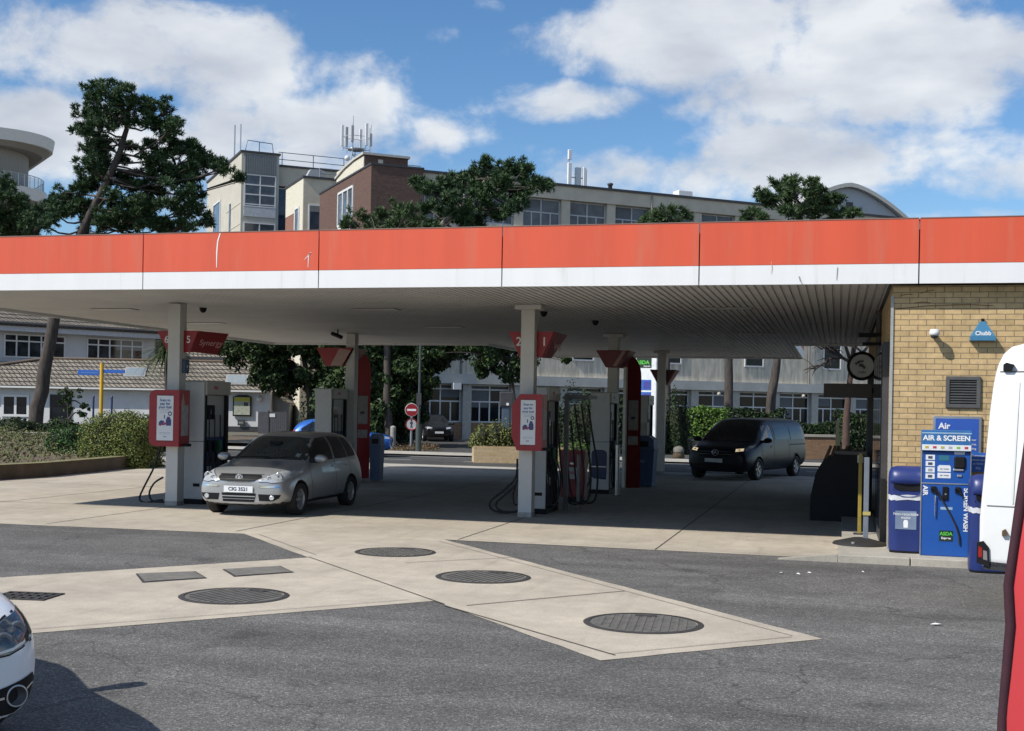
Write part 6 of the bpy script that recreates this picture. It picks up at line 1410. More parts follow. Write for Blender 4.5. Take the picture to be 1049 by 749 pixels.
wl = thing('white_wall', 'low bright white wall beyond the bright blue car', 'wall', CWpx(289, 88.), YAW); mb = MB(); mb.box(0, 4.4, 0, .3, 0, 1.62); mb.build('wall', mat('bright_render', (.72, .70, .66), .8), wl); mb = MB(); mb.box(-.05, 4.45, -.05, .35, 1.62, 1.7); mb.build('coping', mat('bright_render', (0, 0, 0)), wl)
rh = thing('red_brick_house', 'orange brick house with white window frames glimpsed through the dark tree', 'house', CWpx(286, 118.), YAW)
mb = MB(); mb.box(-1, 7.5, 0, 6, 0, 6.5); mb.build('wall', mat_brick('orange_brick', (.42, .17, .09), (.36, .14, .075), (.32, .25, .2)), rh)
for x in (.7, 3.2, 5.4):
    for z in (1.5, 4.3): window(rh, x, x + 1.1, 0, z, z + 1.5, 1, [(.4, 2), (.6, 1)], .16)
mb = MB(); mb.prism([(-1.4, 6.4), (7.9, 6.4), (6.5, 9.), (0, 9.)], -.4, 6.4); mb.build('roof', M_ROOFT, rh)
# upper part of the house: first floor with its own tiled roof, running away to the right
b2 = CWpx(-98, 80.); up_ = thing('upper_house', 'grey first floor house with strip windows under a dark gutter, above the low tiled roof', 'house', (b2.x, b2.y, 0), YAW + R(41))
Lu = 19.0
mb = MB(); mb.box(0, Lu, 4., 12, 0, 7.05); mb.build('wall', mat('render_grey', (.60, .60, .60), .85, var=.06, scale=.8), up_)
mb = MB(); mb.box(-.5, Lu + .3, 3.3, 4., 6.75, 7.25); mb.build('fascia_board', mat('fascia_pale', (.48, .50, .53), .7), up_)
mb = MB(); roof_prism(mb, [(-.6, 3.2, 7.3), (Lu + .4, 3.2, 7.3), (Lu + .4, 8, 10.2), (-.6, 8, 10.2)]); mb.build('roof', M_ROOFT, up_)
mb = MB(); mb.tube([(-.6, 3.2, 7.28), (Lu + .4, 3.2, 7.28)], .09, 8); mb.build('gutter', M_DARK, up_)
mb = MB(); mb.box(0, Lu, 3.93, 3.999, 4.60, 4.85); mb.build('sill_band', mat('fascia_pale', (.48, .50, .53), .7), up_)
for x in (1.2, 7.6, 13.6): window(up_, x, x + 4.4, 4., 4.9, 6.6, 5, [(.3, 5), (.7, 5)], .10, mat_glass('mid_dark_glass', (.035, .04, .045), .06, .9))
# second tiled roof behind the red number sign
b3 = CWpx(150, 96.); tr_ = thing('rear_roof_house', 'white house with a lower tiled roof seen behind the red 6 and 5 sign', 'house', (b3.x, b3.y, 0), YAW)
mb = MB(); mb.box(0, 7.2, 1, 6, 0, 5.6); mb.build('wall', M_WALLW, tr_); mb = MB(); roof_prism(mb, [(-.3, .4, 5.5), (8.0, .4, 5.5), (6.6, 4, 8.4), (-.3, 4, 8.4)]); mb.build('roof', M_ROOFT, tr_); mb = MB(); mb.box(-.2, 8, .3, .42, 5.3, 5.5); mb.build('gutter', M_DARK, tr_)

# ------------------------------------------------------------------ street furniture and low walls
t = thing('finger_sign', 'blue finger sign with two arms on a yellow post among the shrubs', 'signpost', CWpx(104.5, 60.), YAW)
mb = MB(); mb.cyl((0, 0), .09, 1.0, 3.75, 14); mb.build('shaft', M_YELLOW, t); mb = MB(); mb.cyl((0, 0), .08, 0, 1.0, 14); mb.build('base', M_STEEL, t)
mb = MB(); mb.box(-1.15, -.09, -.03, .03, 3.16, 3.42, bev=.01); a_ = mb.build('sign_arm', M_PBLUE, t); mb = MB(); mb.box(-1.0, -.2, -.034, -.03, 3.26, 3.31); mb.build('pale_line', mat('line_blue', (.10, .22, .5), .5), a_)
mb = MB(); mb.box(.09, 1.12, -.03, .03, 3.28, 3.45, bev=.01); mb.build('sign_arm', M_PBLUE, t)
for i, px in enumerate((96.5, 115.3)):
    t = thing('blue_pole', 'slim dark blue pole in front of the white house, %s of the yellow signpost' % ('left' if i == 0 else 'right'), 'pole', CWpx(px, 66.), YAW, 'slim blue poles by the signpost')
    mb = MB(); mb.cyl((0, 0), .055, 0, 2.1, 10); mb.build('shaft', mat('pole_blue', (.02, .04, .13), .5), t); mb = MB(); mb.lathe([(.07, 2.1), (.06, 2.18), (.001, 2.2)], (0, 0, 0), n=10); mb.build('cap', mat('pole_blue', (0, 0, 0)), t)
def lamp_post(p, h, label):
    t = thing('lamp_post', label, 'lamp post', p, YAW); mb = MB(); mb.tube([(0, 0, 0), (0, 0, 1.2)], .12, 12); mb.build('base', mat('post_green', (.05, .065, .06), .5), t); mb = MB(); mb.tube([(0, 0, 1.2), (.02, 0, h)], [.06, .045], 10); mb.build('shaft', mat('post_green', (0, 0, 0)), t)
    mb = MB(); mb.box(-.1, .1, -.16, -.1, 2.0, 2.5); mb.build('plate', M_DARK, t); mb = MB(); mb.tube([(.02, 0, h), (.3, -.3, h + .25), (.9, -.9, h + .3)], .05, 8); mb.box(.7, 1.2, -1.1, -.7, h + .25, h + .37); mb.build('lantern', M_STEEL, t)
    return t
lamp_post(CWpx(430, 52.), 5.2, 'slim green-grey lamp post rising to the canopy edge beside the no entry sign')
t = thing('no_entry_sign', 'round red no entry sign with a white bar, above a pedestrian sign', 'road sign', CWpx(422.5, 55.5), YAW + R(5))
mb = MB(); mb.cyl((0, 0), .05, 0, 2.1, 10); mb.build('shaft', M_STEEL, t)
mb = MB(); mb.cyl((0, 1.78), .28, -.075, -.055, 32, axis='Y'); d_ = mb.build('disc', M_SIGNRED, t); mb = MB(); mb.box(-.2, .2, -.08, -.075, 1.735, 1.825); mb.build('white_bar', M_TXTW, d_); mb = MB(); mb.lathe([(.28, -.075), (.295, -.075), (.295, -.05), (.28, -.05)], (0, 0, 1.78), 'Y', 32); mb.build('rim', M_FRAMEW, d_)
mb = MB(); mb.cyl((0, 1.14), .27, -.075, -.055, 32, axis='Y'); d_ = mb.build('disc', mat('sign_pale', (.50, .49, .47), .5), t); mb = MB(); mb.lathe([(.27, -.077), (.22, -.080), (.22, -.074), (.27, -.07)], (0, 0, 1.14), 'Y', 32); mb.build('red_ring', M_SIGNRED, d_)
mb = MB(); mb.prism([(-.05, .98), (-.02, 1.12), (-.07, 1.18), (-.04, 1.26), (.04, 1.26), (.07, 1.18), (.02, 1.12), (.06, .98), (.02, .98), (0, 1.08), (-.01, .98)], -.082, -.0755); mb.cyl((0, 1.31), .04, -.082, -.0755, 12, axis='Y'); mb.build('walking_figure', M_TXTD, d_)
t = post('bollard', *CWpx(404, 57.)[:2], .95, .13, mat('bollard_stone', (.30, .29, .26), .8, var=.2), 'short stone coloured bollard on the verge beside the lamp post', 'bollard')
# price totem
t = thing('price_totem', 'tall white price totem with green and blue panels half hidden by the third post', 'price sign', CWpx(664, 50.), YAW - R(24), None, 1.1); t.scale = (1.1, 1.1, 1.02)
mb = MB(); mb.box(-.42, .36, -.12, .12, .15, 4.35, bev=.02); b_ = mb.build('cabinet', mat('totem_white', (.78, .80, .80), .4), t); mb = MB(); mb.box(-.45, .4, -.15, .15, 0, .15); mb.build('plinth', M_DARK, t)
mb = MB(); mb.box(-.40, .16, -.135, -.12, 3.60, 4.0); l_ = mb.build('logo_panel', mat('logo_dark', (0, 0, 0)), t); text('logo', 'ASDA', .2, M_GREEN, l_, (-.17, -.138, 3.80), bold=.04); text('logo', 'Express', .08, M_TXTW, l_, (.0, -.138, 3.66), bold=.02)
for i, (z0, z1) in enumerate(((2.72, 3.12), (2.2, 2.64), (1.68, 2.12), (1.1, 1.6))):
    mb = MB(); mb.box(-.40, .16, -.135, -.12, z0, z1); p_ = mb.build('price_panel', M_PBLUE if i < 2 else mat('panel_violet', (.10, .07, .28), .5), t); mb = MB(); mb.box(-.12, .13, -.14, -.135, z0 + .06, z1 - .06); mb.build('digits_panel', mat('digits_blue', (.06, .06, .30), .5), p_)
    mb = MB(); mb.box(-.37, -.2, -.14, -.135, z0 + .24, z1 - .08); mb.box(-.37, -.28, -.141, -.135, z0 + .06, z0 + .14); mb.build('pale_text', mat('line_sky', (.35, .55, .75), .5), p_)
# planter
pl_ = thing('brick_planter', 'pale brick planter filled with shrubs at the kerb behind the front middle post', 'planter', CWpx(487, 43.5), YAW + R(4))
mb = MB(); mb.box(0, 3.4, 0, 1.6, 0, .58); mb.build('wall', mat_brick('pale_brick', (.60, .46, .27), (.52, .38, .20), (.50, .42, .32), .3, .1, .02), pl_); mb = MB(); mb.box(.12, 3.28, .12, 1.48, .575, .60); mb.build('soil', M_SOIL, pl_)
t = thing('phone_column', 'dark blue-grey pay point column standing behind the planter', 'column', CWpx(519, 50.), YAW); mb = MB(); mb.box(-.16, .16, -.14, .14, 0, 2.0, bev=.03); mb.build('body', mat('column_blue', (.06, .09, .13), .5), t); mb = MB(); mb.box(-.26, .30, -.2, .16, 2.0, 2.6, bev=.04); mb.build('head', M_DARK, t); mb = MB(); mb.box(.02, .12, -.21, -.2, 2.05, 2.15); mb.build('lamp', M_POSTER, t)
# curved retaining kerb of the planting bed on the left
K = [(-30, 20.6), (-22.5, 22.2), (-19.6, 24.8), (-19.35, 27), (-19.6, 29.5), (-19.9, 31.5), (-20.6, 33.5), (-22, 35.5), (-24, 37)]
bed = struct(MB().build('planting_bed', M_SOIL)) if False else sheet('planting_bed', K + [(-25.2, 40), (-26.5, 56), (-75, 56), (-75, 20.6)], .30, M_SOIL)
mb = MB()
def rail_wall(mb, pts, w, h):
    n = len(pts); vs = []
    for i, p in enumerate(pts):
        a = Vector(pts[max(0, i - 1)]); b = Vector(pts[min(n - 1, i + 1)]); t_ = (b - a).normalized(); nn = Vector((-t_.y, t_.x))*w/2; p = Vector(p)
        vs += [(p.x - nn.x, p.y - nn.y, 0), (p.x - nn.x, p.y - nn.y, h), (p.x + nn.x, p.y + nn.y, h), (p.x + nn.x, p.y + nn.y, 0)]
    mb.add(vs, [(4*i + j, 4*i + (j + 1) % 4, 4*i + 4 + (j + 1) % 4, 4*i + 4 + j) for i in range(n - 1) for j in range(4)]); mb.add(vs[:4], [(0, 1, 2, 3)]); mb.add(vs[-4:], [(3, 2, 1, 0)])
KK = []
for i in range(len(K) - 1):
    for u in range(5): KK.append(tuple(Vector(K[i]).lerp(Vector(K[i + 1]), u/5)))
rail_wall(mb, KK, .34, .36)
rw = thing('retaining_wall', 'low brown curved retaining wall edging the planting bed on the left', 'wall', (0, 0, 0)); mb.build('wall', mat('old_brown_kerb', (.125, .092, .062), .9, var=.3, scale=2.5, dirt=((.09, .085, .05), 1.2, .52)), rw)
mb = MB(); rail_wall(mb, [(p[0], p[1]) for p in KK], .37, .01); mb.v = [(x, y, z + .36) for x, y, z in mb.v]; mb.build('mossy_top', mat('moss_top', (.20, .185, .085), .95, var=.35, scale=3), rw)
t = thing('back_kerb_wall', 'second low wall at the foot of the leaning pine', 'wall', CWpx(-40, 58.), YAW); mb = MB(); mb.box(0, 4.6, 0, .3, 0, .36); mb.build('wall', mat('old_brown_kerb', (0, 0, 0)), t); mb = MB(); mb.box(-.05, 4.65, -.04, .34, .36, .40); mb.build('coping', M_PAVE, t)
# low wall under the hedge beyond the road, right
t = thing('hedge_wall', 'low pale wall under the dark hedge on the far side of the road', 'wall', CWpx(690, 56.), YAW + R(6)); mb = MB(); mb.box(0, 9.6, 0, .3, 0, .62); mb.build('wall', mat('low_wall', (.28, .24, .18), .85, var=.25), t); mb = MB(); mb.box(-.03, 9.65, -.05, .35, .62, .72); mb.build('coping', M_PAVE, t)
t = thing('low_brick_wall', 'low brown brick wall seen above the black bunker', 'wall', CWpx(824, 53.), YAW + R(6)); mb = MB(); mb.box(0, 2.7, 0, .3, 0, .95); mb.build('wall', M_TANBR, t); mb = MB(); mb.box(-.03, 2.75, -.05, .35, .95, 1.05); mb.build('coping', M_PAVE, t)
t = thing('boulder', 'rounded grey boulder by the hedge behind the third post', 'boulder', CWpx(697, 50.), 0, None, .5); mb = MB(); mb.lathe([(.001, 0), (.42, .02), (.48, .2), (.40, .42), (.2, .52), (.001, .55)], (0, 0, 0.5), n=14); mb.v = [(x*(1 + .1*math.sin(5*x + 3*z)), y, z*(1 + .08*math.sin(4*y))) for x, y, z in mb.v]; mb.build('stone', mat('boulder_grey', (.16, .15, .13), .9, var=.3), t); mb = MB(); mb.lathe([(.001, 0), (.5, 0), (.45, .5)], (0, 0, 0), n=12); mb.build('plinth', M_SOIL, t)

# ------------------------------------------------------------------ trees and shrubs
def pine(name, label, clumps, d, base_px, trunk, r0=.32, dens=26, size=.62, leaf=None, group='pines behind the canopy', seed=1, fork=None, bark=None, depth=.9, sub=None):
    """clumps: (px, py, r_px) read at distance d; trunk: list of (px, py, ddepth); every clump sits at its own depth"""
    global RNG; RNG = np.random.default_rng(seed); rnd = random.Random(seed)
    b = PD(base_px[0], base_px[1], d); o0 = Vector((b.x, b.y, 0)); t = thing(name, label, 'tree', o0, 0, group); s = d/F
    P3 = []
    for (px, py, r) in clumps:
        dd = rnd.uniform(-1, 1)*depth*2.4; p = PD(px, py, d + dd) - o0; P3.append((p, r*s))
    tr = [PD(x, y, d + z) - o0 for x, y, z in trunk]; tr[0].z = -.05
    mb = MB(); n = len(tr); k = []
    for i in range(n - 1): k += [tr[i].lerp(tr[i + 1], u/4) for u in range(4)]
    k.append(tr[-1]); mb.tube([p + Vector((rnd.uniform(-.05, .05), rnd.uniform(-.05, .05), 0)) for p in k], [r0*(1 - .75*i/(len(k) - 1)) for i in range(len(k))], 10); mb.build('trunk', bark or M_BARK, t)
    lm = MB()
    for p, r in P3:
        j = min(range(len(k)), key=lambda i: (k[i] - p).length + abs(k[i].z - (p.z - .25*(k[i] - p).length))*.6)
        a = k[j]; q = curve_pts(a, p, (0, 0, -.12*(p - a).length), 5); lm.tube([v + Vector((rnd.uniform(-.18, .18), rnd.uniform(-.18, .18), rnd.uniform(-.16, .16))) for v in q], [.062, .055, .045, .035, .02], 6)
        for _ in range(3):
            v = p + Vector((rnd.uniform(-1, 1), rnd.uniform(-1, 1), rnd.uniform(-.4, .6)))*r; lm.tube([q[3], q[4].lerp(v, .5), v], [.04, .03, .012], 5)
    lm.build('limbs', M_BARK, t)
    C, N = [], []
    for p, r in P3:
        # every clump is broken into a few smaller puffs, so its outline is ragged and light gets in
        for _ in range(12):
            off = Vector((rnd.gauss(0, .56), rnd.gauss(0, .75), rnd.gauss(0, .46)))*r; rr = r*rnd.uniform(.24, .46)
            c, nn = clump_points(p + off, rr, max(10, int(dens*rr*rr*17.)), .74, .35, .7); C.append(c); N.append(nn)
    leaf_mesh('crown', np.concatenate(C), np.concatenate(N), size*.44, leaf or L_PINE, t, 'needle'); return t
BIG = [(93, 93, 10), (112, 90, 9), (128, 98, 14), (150, 108, 13), (170, 115, 13), (178, 132, 8), (101, 106, 11), (88, 115, 9), (83, 130, 7), (97, 128, 12), (118, 116, 14), (144, 122, 12), (163, 130, 10), (93, 150, 11), (104, 145, 11), (88, 168, 10), (99, 172, 12), (96, 187, 11), (80, 197, 12), (64, 202, 12), (53, 214, 13), (32, 222, 13), (80, 219, 15), (101, 226, 13), (120, 222, 13), (116, 200, 7),
       (139, 189, 13), (160, 168, 14), (182, 155, 13), (192, 152, 11), (203, 160, 12), (218, 166, 9), (231, 173, 8), (245, 183, 5), (171, 187, 16), (187, 179, 13), (149, 206, 14), (135, 213, 11), (166, 206, 13), (187, 201, 11), (197, 198, 9), (203, 214, 8), (211, 227, 8), (160, 227, 13), (176, 230, 11), (133, 232, 13), (192, 231, 7), (172, 143, 6), (154, 148, 7), (110, 165, 7), (121, 186, 8), (107, 186, 9), (126, 163, 6), (132, 150, 6), (152, 190, 11), (146, 222, 12), (115, 212, 9), (182, 218, 11), (210, 172, 8), (198, 172, 9)]
pine('pine_tree', 'tall dark leaning pine with an open ragged crown at the left', BIG, 66., (33, 450), [(33, 450, 0), (45, 385, 0), (56, 325, 0), (72, 265, .3), (96, 213, 0), (116, 172, -.3), (128, 140, 0), (132, 108, .2)], .40, 30, .50, seed=3)
pine('pine_tree', 'dark pine at the left edge in front of the balcony flats', [(4, 186, 8), (8, 205, 13), (25, 218, 13), (0, 226, 15), (42, 229, 12), (-14, 200, 16), (18, 236, 12), (-20, 225, 16), (5, 246, 14), (36, 248, 12)], 60., (-14, 452), [(-14, 452, 0), (-10, 330, 0), (-2, 230, 0), (4, 190, 0)], .34, 30, .48, seed=4)
pine('pine_tree', 'broad flat-topped pine above the middle of the canopy, beside the brick block', [(498, 168, 7), (486, 181, 12), (473, 186, 11), (500, 182, 14), (518, 177, 12), (534, 179, 11), (541, 174, 6), (553, 191, 8), (562, 188, 5), (541, 193, 11), (528, 201, 11), (521, 213, 9), (534, 208, 8), (500, 200, 13), (482, 199, 12), (459, 188, 9), (437, 190, 8), (429, 186, 5), (447, 195, 8), (438, 213, 9), (454, 222, 11), (468, 222, 9), (491, 227, 7), (445, 231, 8), (510, 222, 5), (480, 214, 9), (462, 205, 9), (500, 214, 7), (476, 230, 8), (512, 190, 9)],
     62., (372, 458), [(372, 458, 0), (374, 400, 0), (379, 352, 0), (410, 290, 0), (440, 245, 0), (472, 212, 0), (498, 185, 0)], .34, 30, .50, L_PINE, seed=5, bark=M_BARKP)
pine('pine_tree', 'low spreading pine showing along the canopy top below the brick block', [(363, 226, 8), (377, 222, 8), (393, 220, 9), (409, 218, 9), (420, 216, 9), (427, 227, 8), (354, 231, 4), (386, 230, 7), (404, 230, 8), (415, 238, 9), (375, 240, 9), (395, 246, 9)], 58., (398, 458), [(398, 458, 0), (396, 360, 0), (394, 280, 0), (392, 235, 0)], .22, 30, .42, L_PINE2, seed=6)
pine('pine_tree', 'small pine tip above the canopy in front of the upper windows', [(671, 220, 6), (686, 218, 7), (700, 221, 6), (661, 226, 5), (679, 228, 7), (692, 232, 7), (668, 236, 8), (684, 242, 8)], 64., (684, 462), [(684, 462, 0), (684, 350, 0), (682, 260, 0), (681, 226, 0)], .2, 30, .45, L_PINE2, seed=7)
pine('pine_tree', 'rounded pine above the canopy in front of the arched hall', [(784, 199, 6), (795, 191, 8), (812, 188, 8), (816, 196, 11), (835, 187, 7), (839, 197, 8), (807, 204, 12), (791, 206, 8), (826, 206, 12), (847, 206, 9), (858, 204, 6), (835, 216, 9), (822, 218, 8), (852, 214, 7), (805, 216, 8), (866, 219, 5), (875, 220, 5), (854, 222, 5), (780, 203, 4)], 70., (787, 452), [(787, 452, 0), (790, 405, 0), (797, 366, 0), (806, 310, 0), (812, 260, 0), (818, 215, 0)], .32, 30, .50, L_PINE2, seed=8)
pine('pine_tree', 'small pine tuft left of the rounded pine, on a straight trunk', [(772, 219, 7), (763, 222, 5), (782, 223, 5), (775, 228, 8), (766, 232, 8), (784, 235, 8), (756, 238, 8)], 68., (746, 452), [(746, 452, 0), (747, 366, 0), (752, 300, 0), (764, 250, 0), (771, 226, 0)], .28, 30, .45, L_PINE2, seed=9)
# bare-branched tree under the canopy's right end
t = thing('bare_tree', 'reddish bare-branched tree spreading below the canopy beside the round sign', 'tree', CWpx(866, 46.), 0)
o0 = Vector(t.location); q = lambda x, y, dd=0: PD(x, y, 46. + dd) - o0
mb = MB(); tr = [q(866, 470), q(867, 430), q(870, 395), q(873, 372), q(876, 345)]; tr[0].z = -.05; mb.tube(tr, [.15, .13, .11, .10, .08], 10); mb.build('trunk', mat('red_bark', (.085, .052, .042), .9, var=.35, scale=4, stretch=(3, 3, .7)), t)
mb = MB()
for pts in ([(873, 372), (862, 366), (850, 360), (838, 352), (822, 340)], [(862, 366), (850, 368), (841, 374), (836, 378)], [(873, 370), (884, 362), (892, 350), (896, 335)], [(870, 366), (866, 354), (858, 343), (850, 330)], [(850, 360), (846, 352), (836, 346)], [(862, 366), (856, 358), (848, 354), (842, 358)], [(884, 362), (890, 366), (898, 364)], [(875, 356), (884, 346), (886, 330)]):
    P = [q(x, y, random.uniform(-1, 1)) for x, y in pts]; mb.tube(P, [.075 - .05*i/(len(P) - 1) for i in range(len(P))], 6)
    for i in range(1, len(P)):
        for _ in range(3): v = P[i] + Vector((random.uniform(-.7, .5), random.uniform(-.6, .6), random.uniform(-.35, .45))); mb.tube([P[i], P[i].lerp(v, .5) + Vector((0, 0, .05)), v], [.025, .018, .008], 4)
mb.build('limbs', mat('branch_dark', (.045, .035, .03), .9), t)
C, N = [], []
for (x, y, r) in ((838, 318, 14), (862, 300, 18), (890, 312, 14), (850, 338, 8), (822, 330, 9), (884, 335, 7)):
    c_, n_ = clump_points(q(x, y, random.uniform(-1, 1)), r*46/F, 160, .7, .3); C.append(c_); N.append(n_)
leaf_mesh('crown', np.concatenate(C), np.concatenate(N), .3, L_PINE, t, 'needle')

def broadleaf(label, clumps, d, base_px, trunk, size=.2, leaf=None, n=150, r0=.3, seed=1, name='broadleaf_tree', group='leafy trees behind the pumps', bark=None):
    global RNG; RNG = np.random.default_rng(seed); rnd = random.Random(seed); b = PD(base_px[0], base_px[1], d); o0 = Vector((b.x, b.y, 0)); t = thing(name, label, 'tree', o0, 0, group); s = d/F
    tr = [PD(x, y, d + z) - o0 for x, y, z in trunk]; tr[0].z = -.05; mb = MB(); mb.tube(tr, [r0*(1 - .6*i/(len(tr) - 1)) for i in range(len(tr))], 10); mb.build('trunk', bark or M_BARK, t)
    C, N = [], []; lm = MB()
    for px, py, r in clumps:
        p = PD(px, py, d + rnd.uniform(-1.3, 1.3)) - o0; j = min(tr[1:], key=lambda v: (v - p).length); lm.tube(curve_pts(j, p, (0, 0, .2), 5), [.06, .05, .035, .025, .012], 6)
        for _ in range(6):
            off = Vector((rnd.gauss(0, .6), rnd.gauss(0, 1.4), rnd.gauss(0, .55)))*r*s; rr = r*s*rnd.uniform(.45, .85); c_, n_ = clump_points(p + off, rr, n, .85, .25, .35); C.append(c_); N.append(n_)
    lm.build('limbs', bark or M_BARK, t); leaf_mesh('crown', np.concatenate(C), np.concatenate(N), size, leaf or L_DARK, t, 'leaf'); return t
rn = random.Random(5)
def scatter(poly, n, r0, r1, seed):
    rn = random.Random(seed); out = []; xs_ = [p[0] for p in poly]; ys_ = [p[1] for p in poly]
    while len(out) < n:
        x, y = rn.uniform(min(xs_), max(xs_)), rn.uniform(min(ys_), max(ys_)); ins = False; j = len(poly) - 1
        for i in range(len(poly)):
            if (poly[i][1] > y) != (poly[j][1] > y) and x < (poly[j][0] - poly[i][0])*(y - poly[i][1])/(poly[j][1] - poly[i][1]) + poly[i][0]: ins = not ins
            j = i
        if ins: out.append((x, y, rn.uniform(r0, r1)))
    return out
broadleaf('leafy dark green tree over the end of the white house roof', scatter([(246, 300), (350, 290), (352, 372), (332, 396), (300, 398), (276, 390), (258, 366), (246, 352)], 60, 10, 15, 11), 76., (318, 452), [(318, 452, 0), (318, 415, 0), (314, 380, 0), (306, 345, 0)], .26, L_DARK, 120, .26, 11)
broadleaf('dense dark tree behind the tall red arched panel', scatter([(345, 300), (452, 300), (456, 352), (438, 362), (428, 395), (416, 420), (405, 448), (375, 452), (344, 440), (334, 400)], 140, 10, 16, 12), 60., (398, 460), [(398, 460, 0), (398, 420, 0), (396, 380, 0), (392, 330, 0)], .24, L_DARK, 130, .32, 12)
broadleaf('leafy tree whose lower branches hang into view left of the front middle post', scatter([(478, 300), (548, 296), (545, 378), (532, 388), (516, 372), (494, 376), (480, 362)], 34, 9, 14, 13) + [(540, 380, 6), (510, 377, 5), (490, 374, 5), (575, 362, 3), (580, 370, 3), (440, 356, 5), (447, 362, 4)], 58., (530, 466), [(530, 466, 0), (528, 420, 0), (522, 370, 0), (516, 330, 0)], .2, L_DARK, 90, .12, 13)

def shrub(label, c, rx, ry, h, leaf, n, size, name='shrub', group=None, seed=1, z0=0., ragged=.12, cat='shrub', rot=0.):
    global RNG; RNG = np.random.default_rng(seed); t = thing(name, label, cat, (c[0], c[1], z0), rot, group)
    mb = MB(); lv = [(-.1, .75), (.1, .86), (.45, .90), (.72, .72), (.9, .40), (.96, .0)]; vs = []; k = 18
    for z, r in lv:
        for i in range(k):
            a = 2*math.pi*i/k; w_ = .84*r*(1 + .1*math.sin(3*a + seed) + .07*math.sin(5*a + 2*seed)); vs.append((rx*w_*math.cos(a), ry*w_*math.sin(a), h*z*.9))
    mb.add(vs, [(i*k + j, i*k + (j + 1) % k, (i + 1)*k + (j + 1) % k, (i + 1)*k + j) for i in range(len(lv) - 1) for j in range(k)], 0, True); mb.build('dark_core', mat('core_shade', (.018, .022, .010), .95), t)  # solid dark core, its colour stands in for the shade inside the bush
    d = RNG.normal(size=(n, 3)); d[:, 2] = np.abs(d[:, 2])*1.0 - .15; d /= np.linalg.norm(d, axis=1, keepdims=True)
    az = np.arctan2(d[:, 1], d[:, 0]); lump = 1 + ragged*(np.sin(3*az + seed)*.7 + np.sin(5*az + 2*seed + 3*d[:, 2])*.6 + np.sin(9*az + 7*d[:, 2])*.35); rad = lump*RNG.uniform(.84, 1.05, n)
    p = d*rad[:, None]; sq = np.maximum(np.abs(d).max(1, keepdims=True), 1e-6); p *= .55 + .45/np.maximum(sq*1.25, .8)
    p = p*np.array([rx, ry, h*.93]); p[:, 2] = np.maximum(p[:, 2], .02); q_ = d + RNG.normal(size=(n, 3))*.55
    leaf_mesh('foliage', p, q_, size, leaf, t, 'leaf'); return t
L_BUSH = mat_leaf('clipped_bush_leaves', [(.07, .11, .026), (.13, .175, .042), (.20, .24, .062), (.29, .30, .10)])
c = CWpx(125.5, 36.6); shrub('big rounded clipped green bush left of the front left post', c, 1.18, 1.18, 1.84, L_BUSH, 19000, .065, 'round_bush', seed=2, z0=0, ragged=.06, cat='bush')
c = CWpx(72, 38.6); shrub('small dark green shrub left of the big rounded bush', c, .62, .6, .95, L_GREEN, 2200, .09, seed=3, z0=.28)
c = CWpx(92, 44.); shrub('greyish sprawling shrub between the small shrub and the big rounded bush', c, 1.0, .8, .75, L_DRY, 2000, .11, seed=4, z0=.28)
c = CWpx(16, 62.); shrub('dark shrub at the foot of the leaning pine, left side', c, 1.3, 1., 1.1, L_DARK, 1400, .16, seed=5)
c = CWpx(62, 60.); shrub('dark shrub in front of the dark door of the white house', c, 1.0, .8, 1.15, L_DARK, 1300, .16, seed=6)
c = CWpx(84, 62.); shrub('dark shrub left of the yellow signpost', c, .9, .8, .75, L_DARK, 1300, .15, seed=7)
c = CWpx(112, 58.); shrub('dark shrub around the foot of the yellow signpost', c, 1.5, 1., 1.0, L_DARK, 1600, .15, seed=8)
c = CWpx(148, 60.); shrub('spiky dark shrub behind the big rounded bush', c, 1.3, 1., 1.35, L_DARK, 1500, .18, seed=9)
c = CWpx(69, 58.); t = broadleaf('young loose-leaved sapling in front of the white house', [(69, 400, 5), (65, 410, 4), (73, 408, 4), (68, 418, 4), (86, 418, 3), (84, 424, 3)], 58., (70, 452), [(70, 452, 0), (70, 430, 0), (69, 412, 0), (68, 402, 0)], .13, L_DARK, 26, .04, 21, 'sapling', None)
c = CWpx(376, 64.); shrub('dark undergrowth left of the no entry sign, under the dense tree', c, 2.6, 1.3, 2.9, L_DARK, 5200, .16, seed=71, ragged=.25)
c = CWpx(352, 70.); shrub('dark undergrowth behind the left rear pump', c, 2.4, 1.2, 2.6, L_DARK, 4200, .17, seed=72, ragged=.25)
# palm-like spiky plant behind the red number sign
c = CWpx(170, 72.); t = thing('cabbage_palm', 'spiky palm with drooping narrow leaves behind the front left post', 'palm', (c.x, c.y, 0), 0)
mb = MB(); mb.tube([(0, 0, 0), (.1, 0, 2.5), (.0, 0, 4.9)], [.16, .13, .11], 9); mb.build('trunk', M_BARK, t)
mb = MB(); rn = random.Random(3)
for k in range(260):
    a = rn.uniform(0, 6.28); e_ = rn.uniform(-.5, 1.3); l = rn.uniform(1.3, 2.4); dx, dy = math.cos(a)*math.cos(e_), math.sin(a)*math.cos(e_); w_ = Vector((-math.sin(a), math.cos(a), 0))*.05; vs = []
    for i in range(5):
        u = i/4; p = Vector((dx*l*u, dy*l*u, 4.9 + math.sin(e_)*l*u - 1.1*u*u)); ww = w_*(1 - u*.9); vs += [p - ww, p + ww]
    mb.add(vs, [(2*i, 2*i + 1, 2*i + 3, 2*i + 2) for i in range(4)])
mb.build('crown', mat_leaf('palm_leaf', [(.03, .05, .02), (.06, .09, .03), (.10, .13, .05)]), t, fix=False)
L_DARK2 = mat_leaf('dark_hedge_leaves', [(.008, .018, .008), (.016, .034, .012), (.03, .055, .017), (.05, .075, .025)])
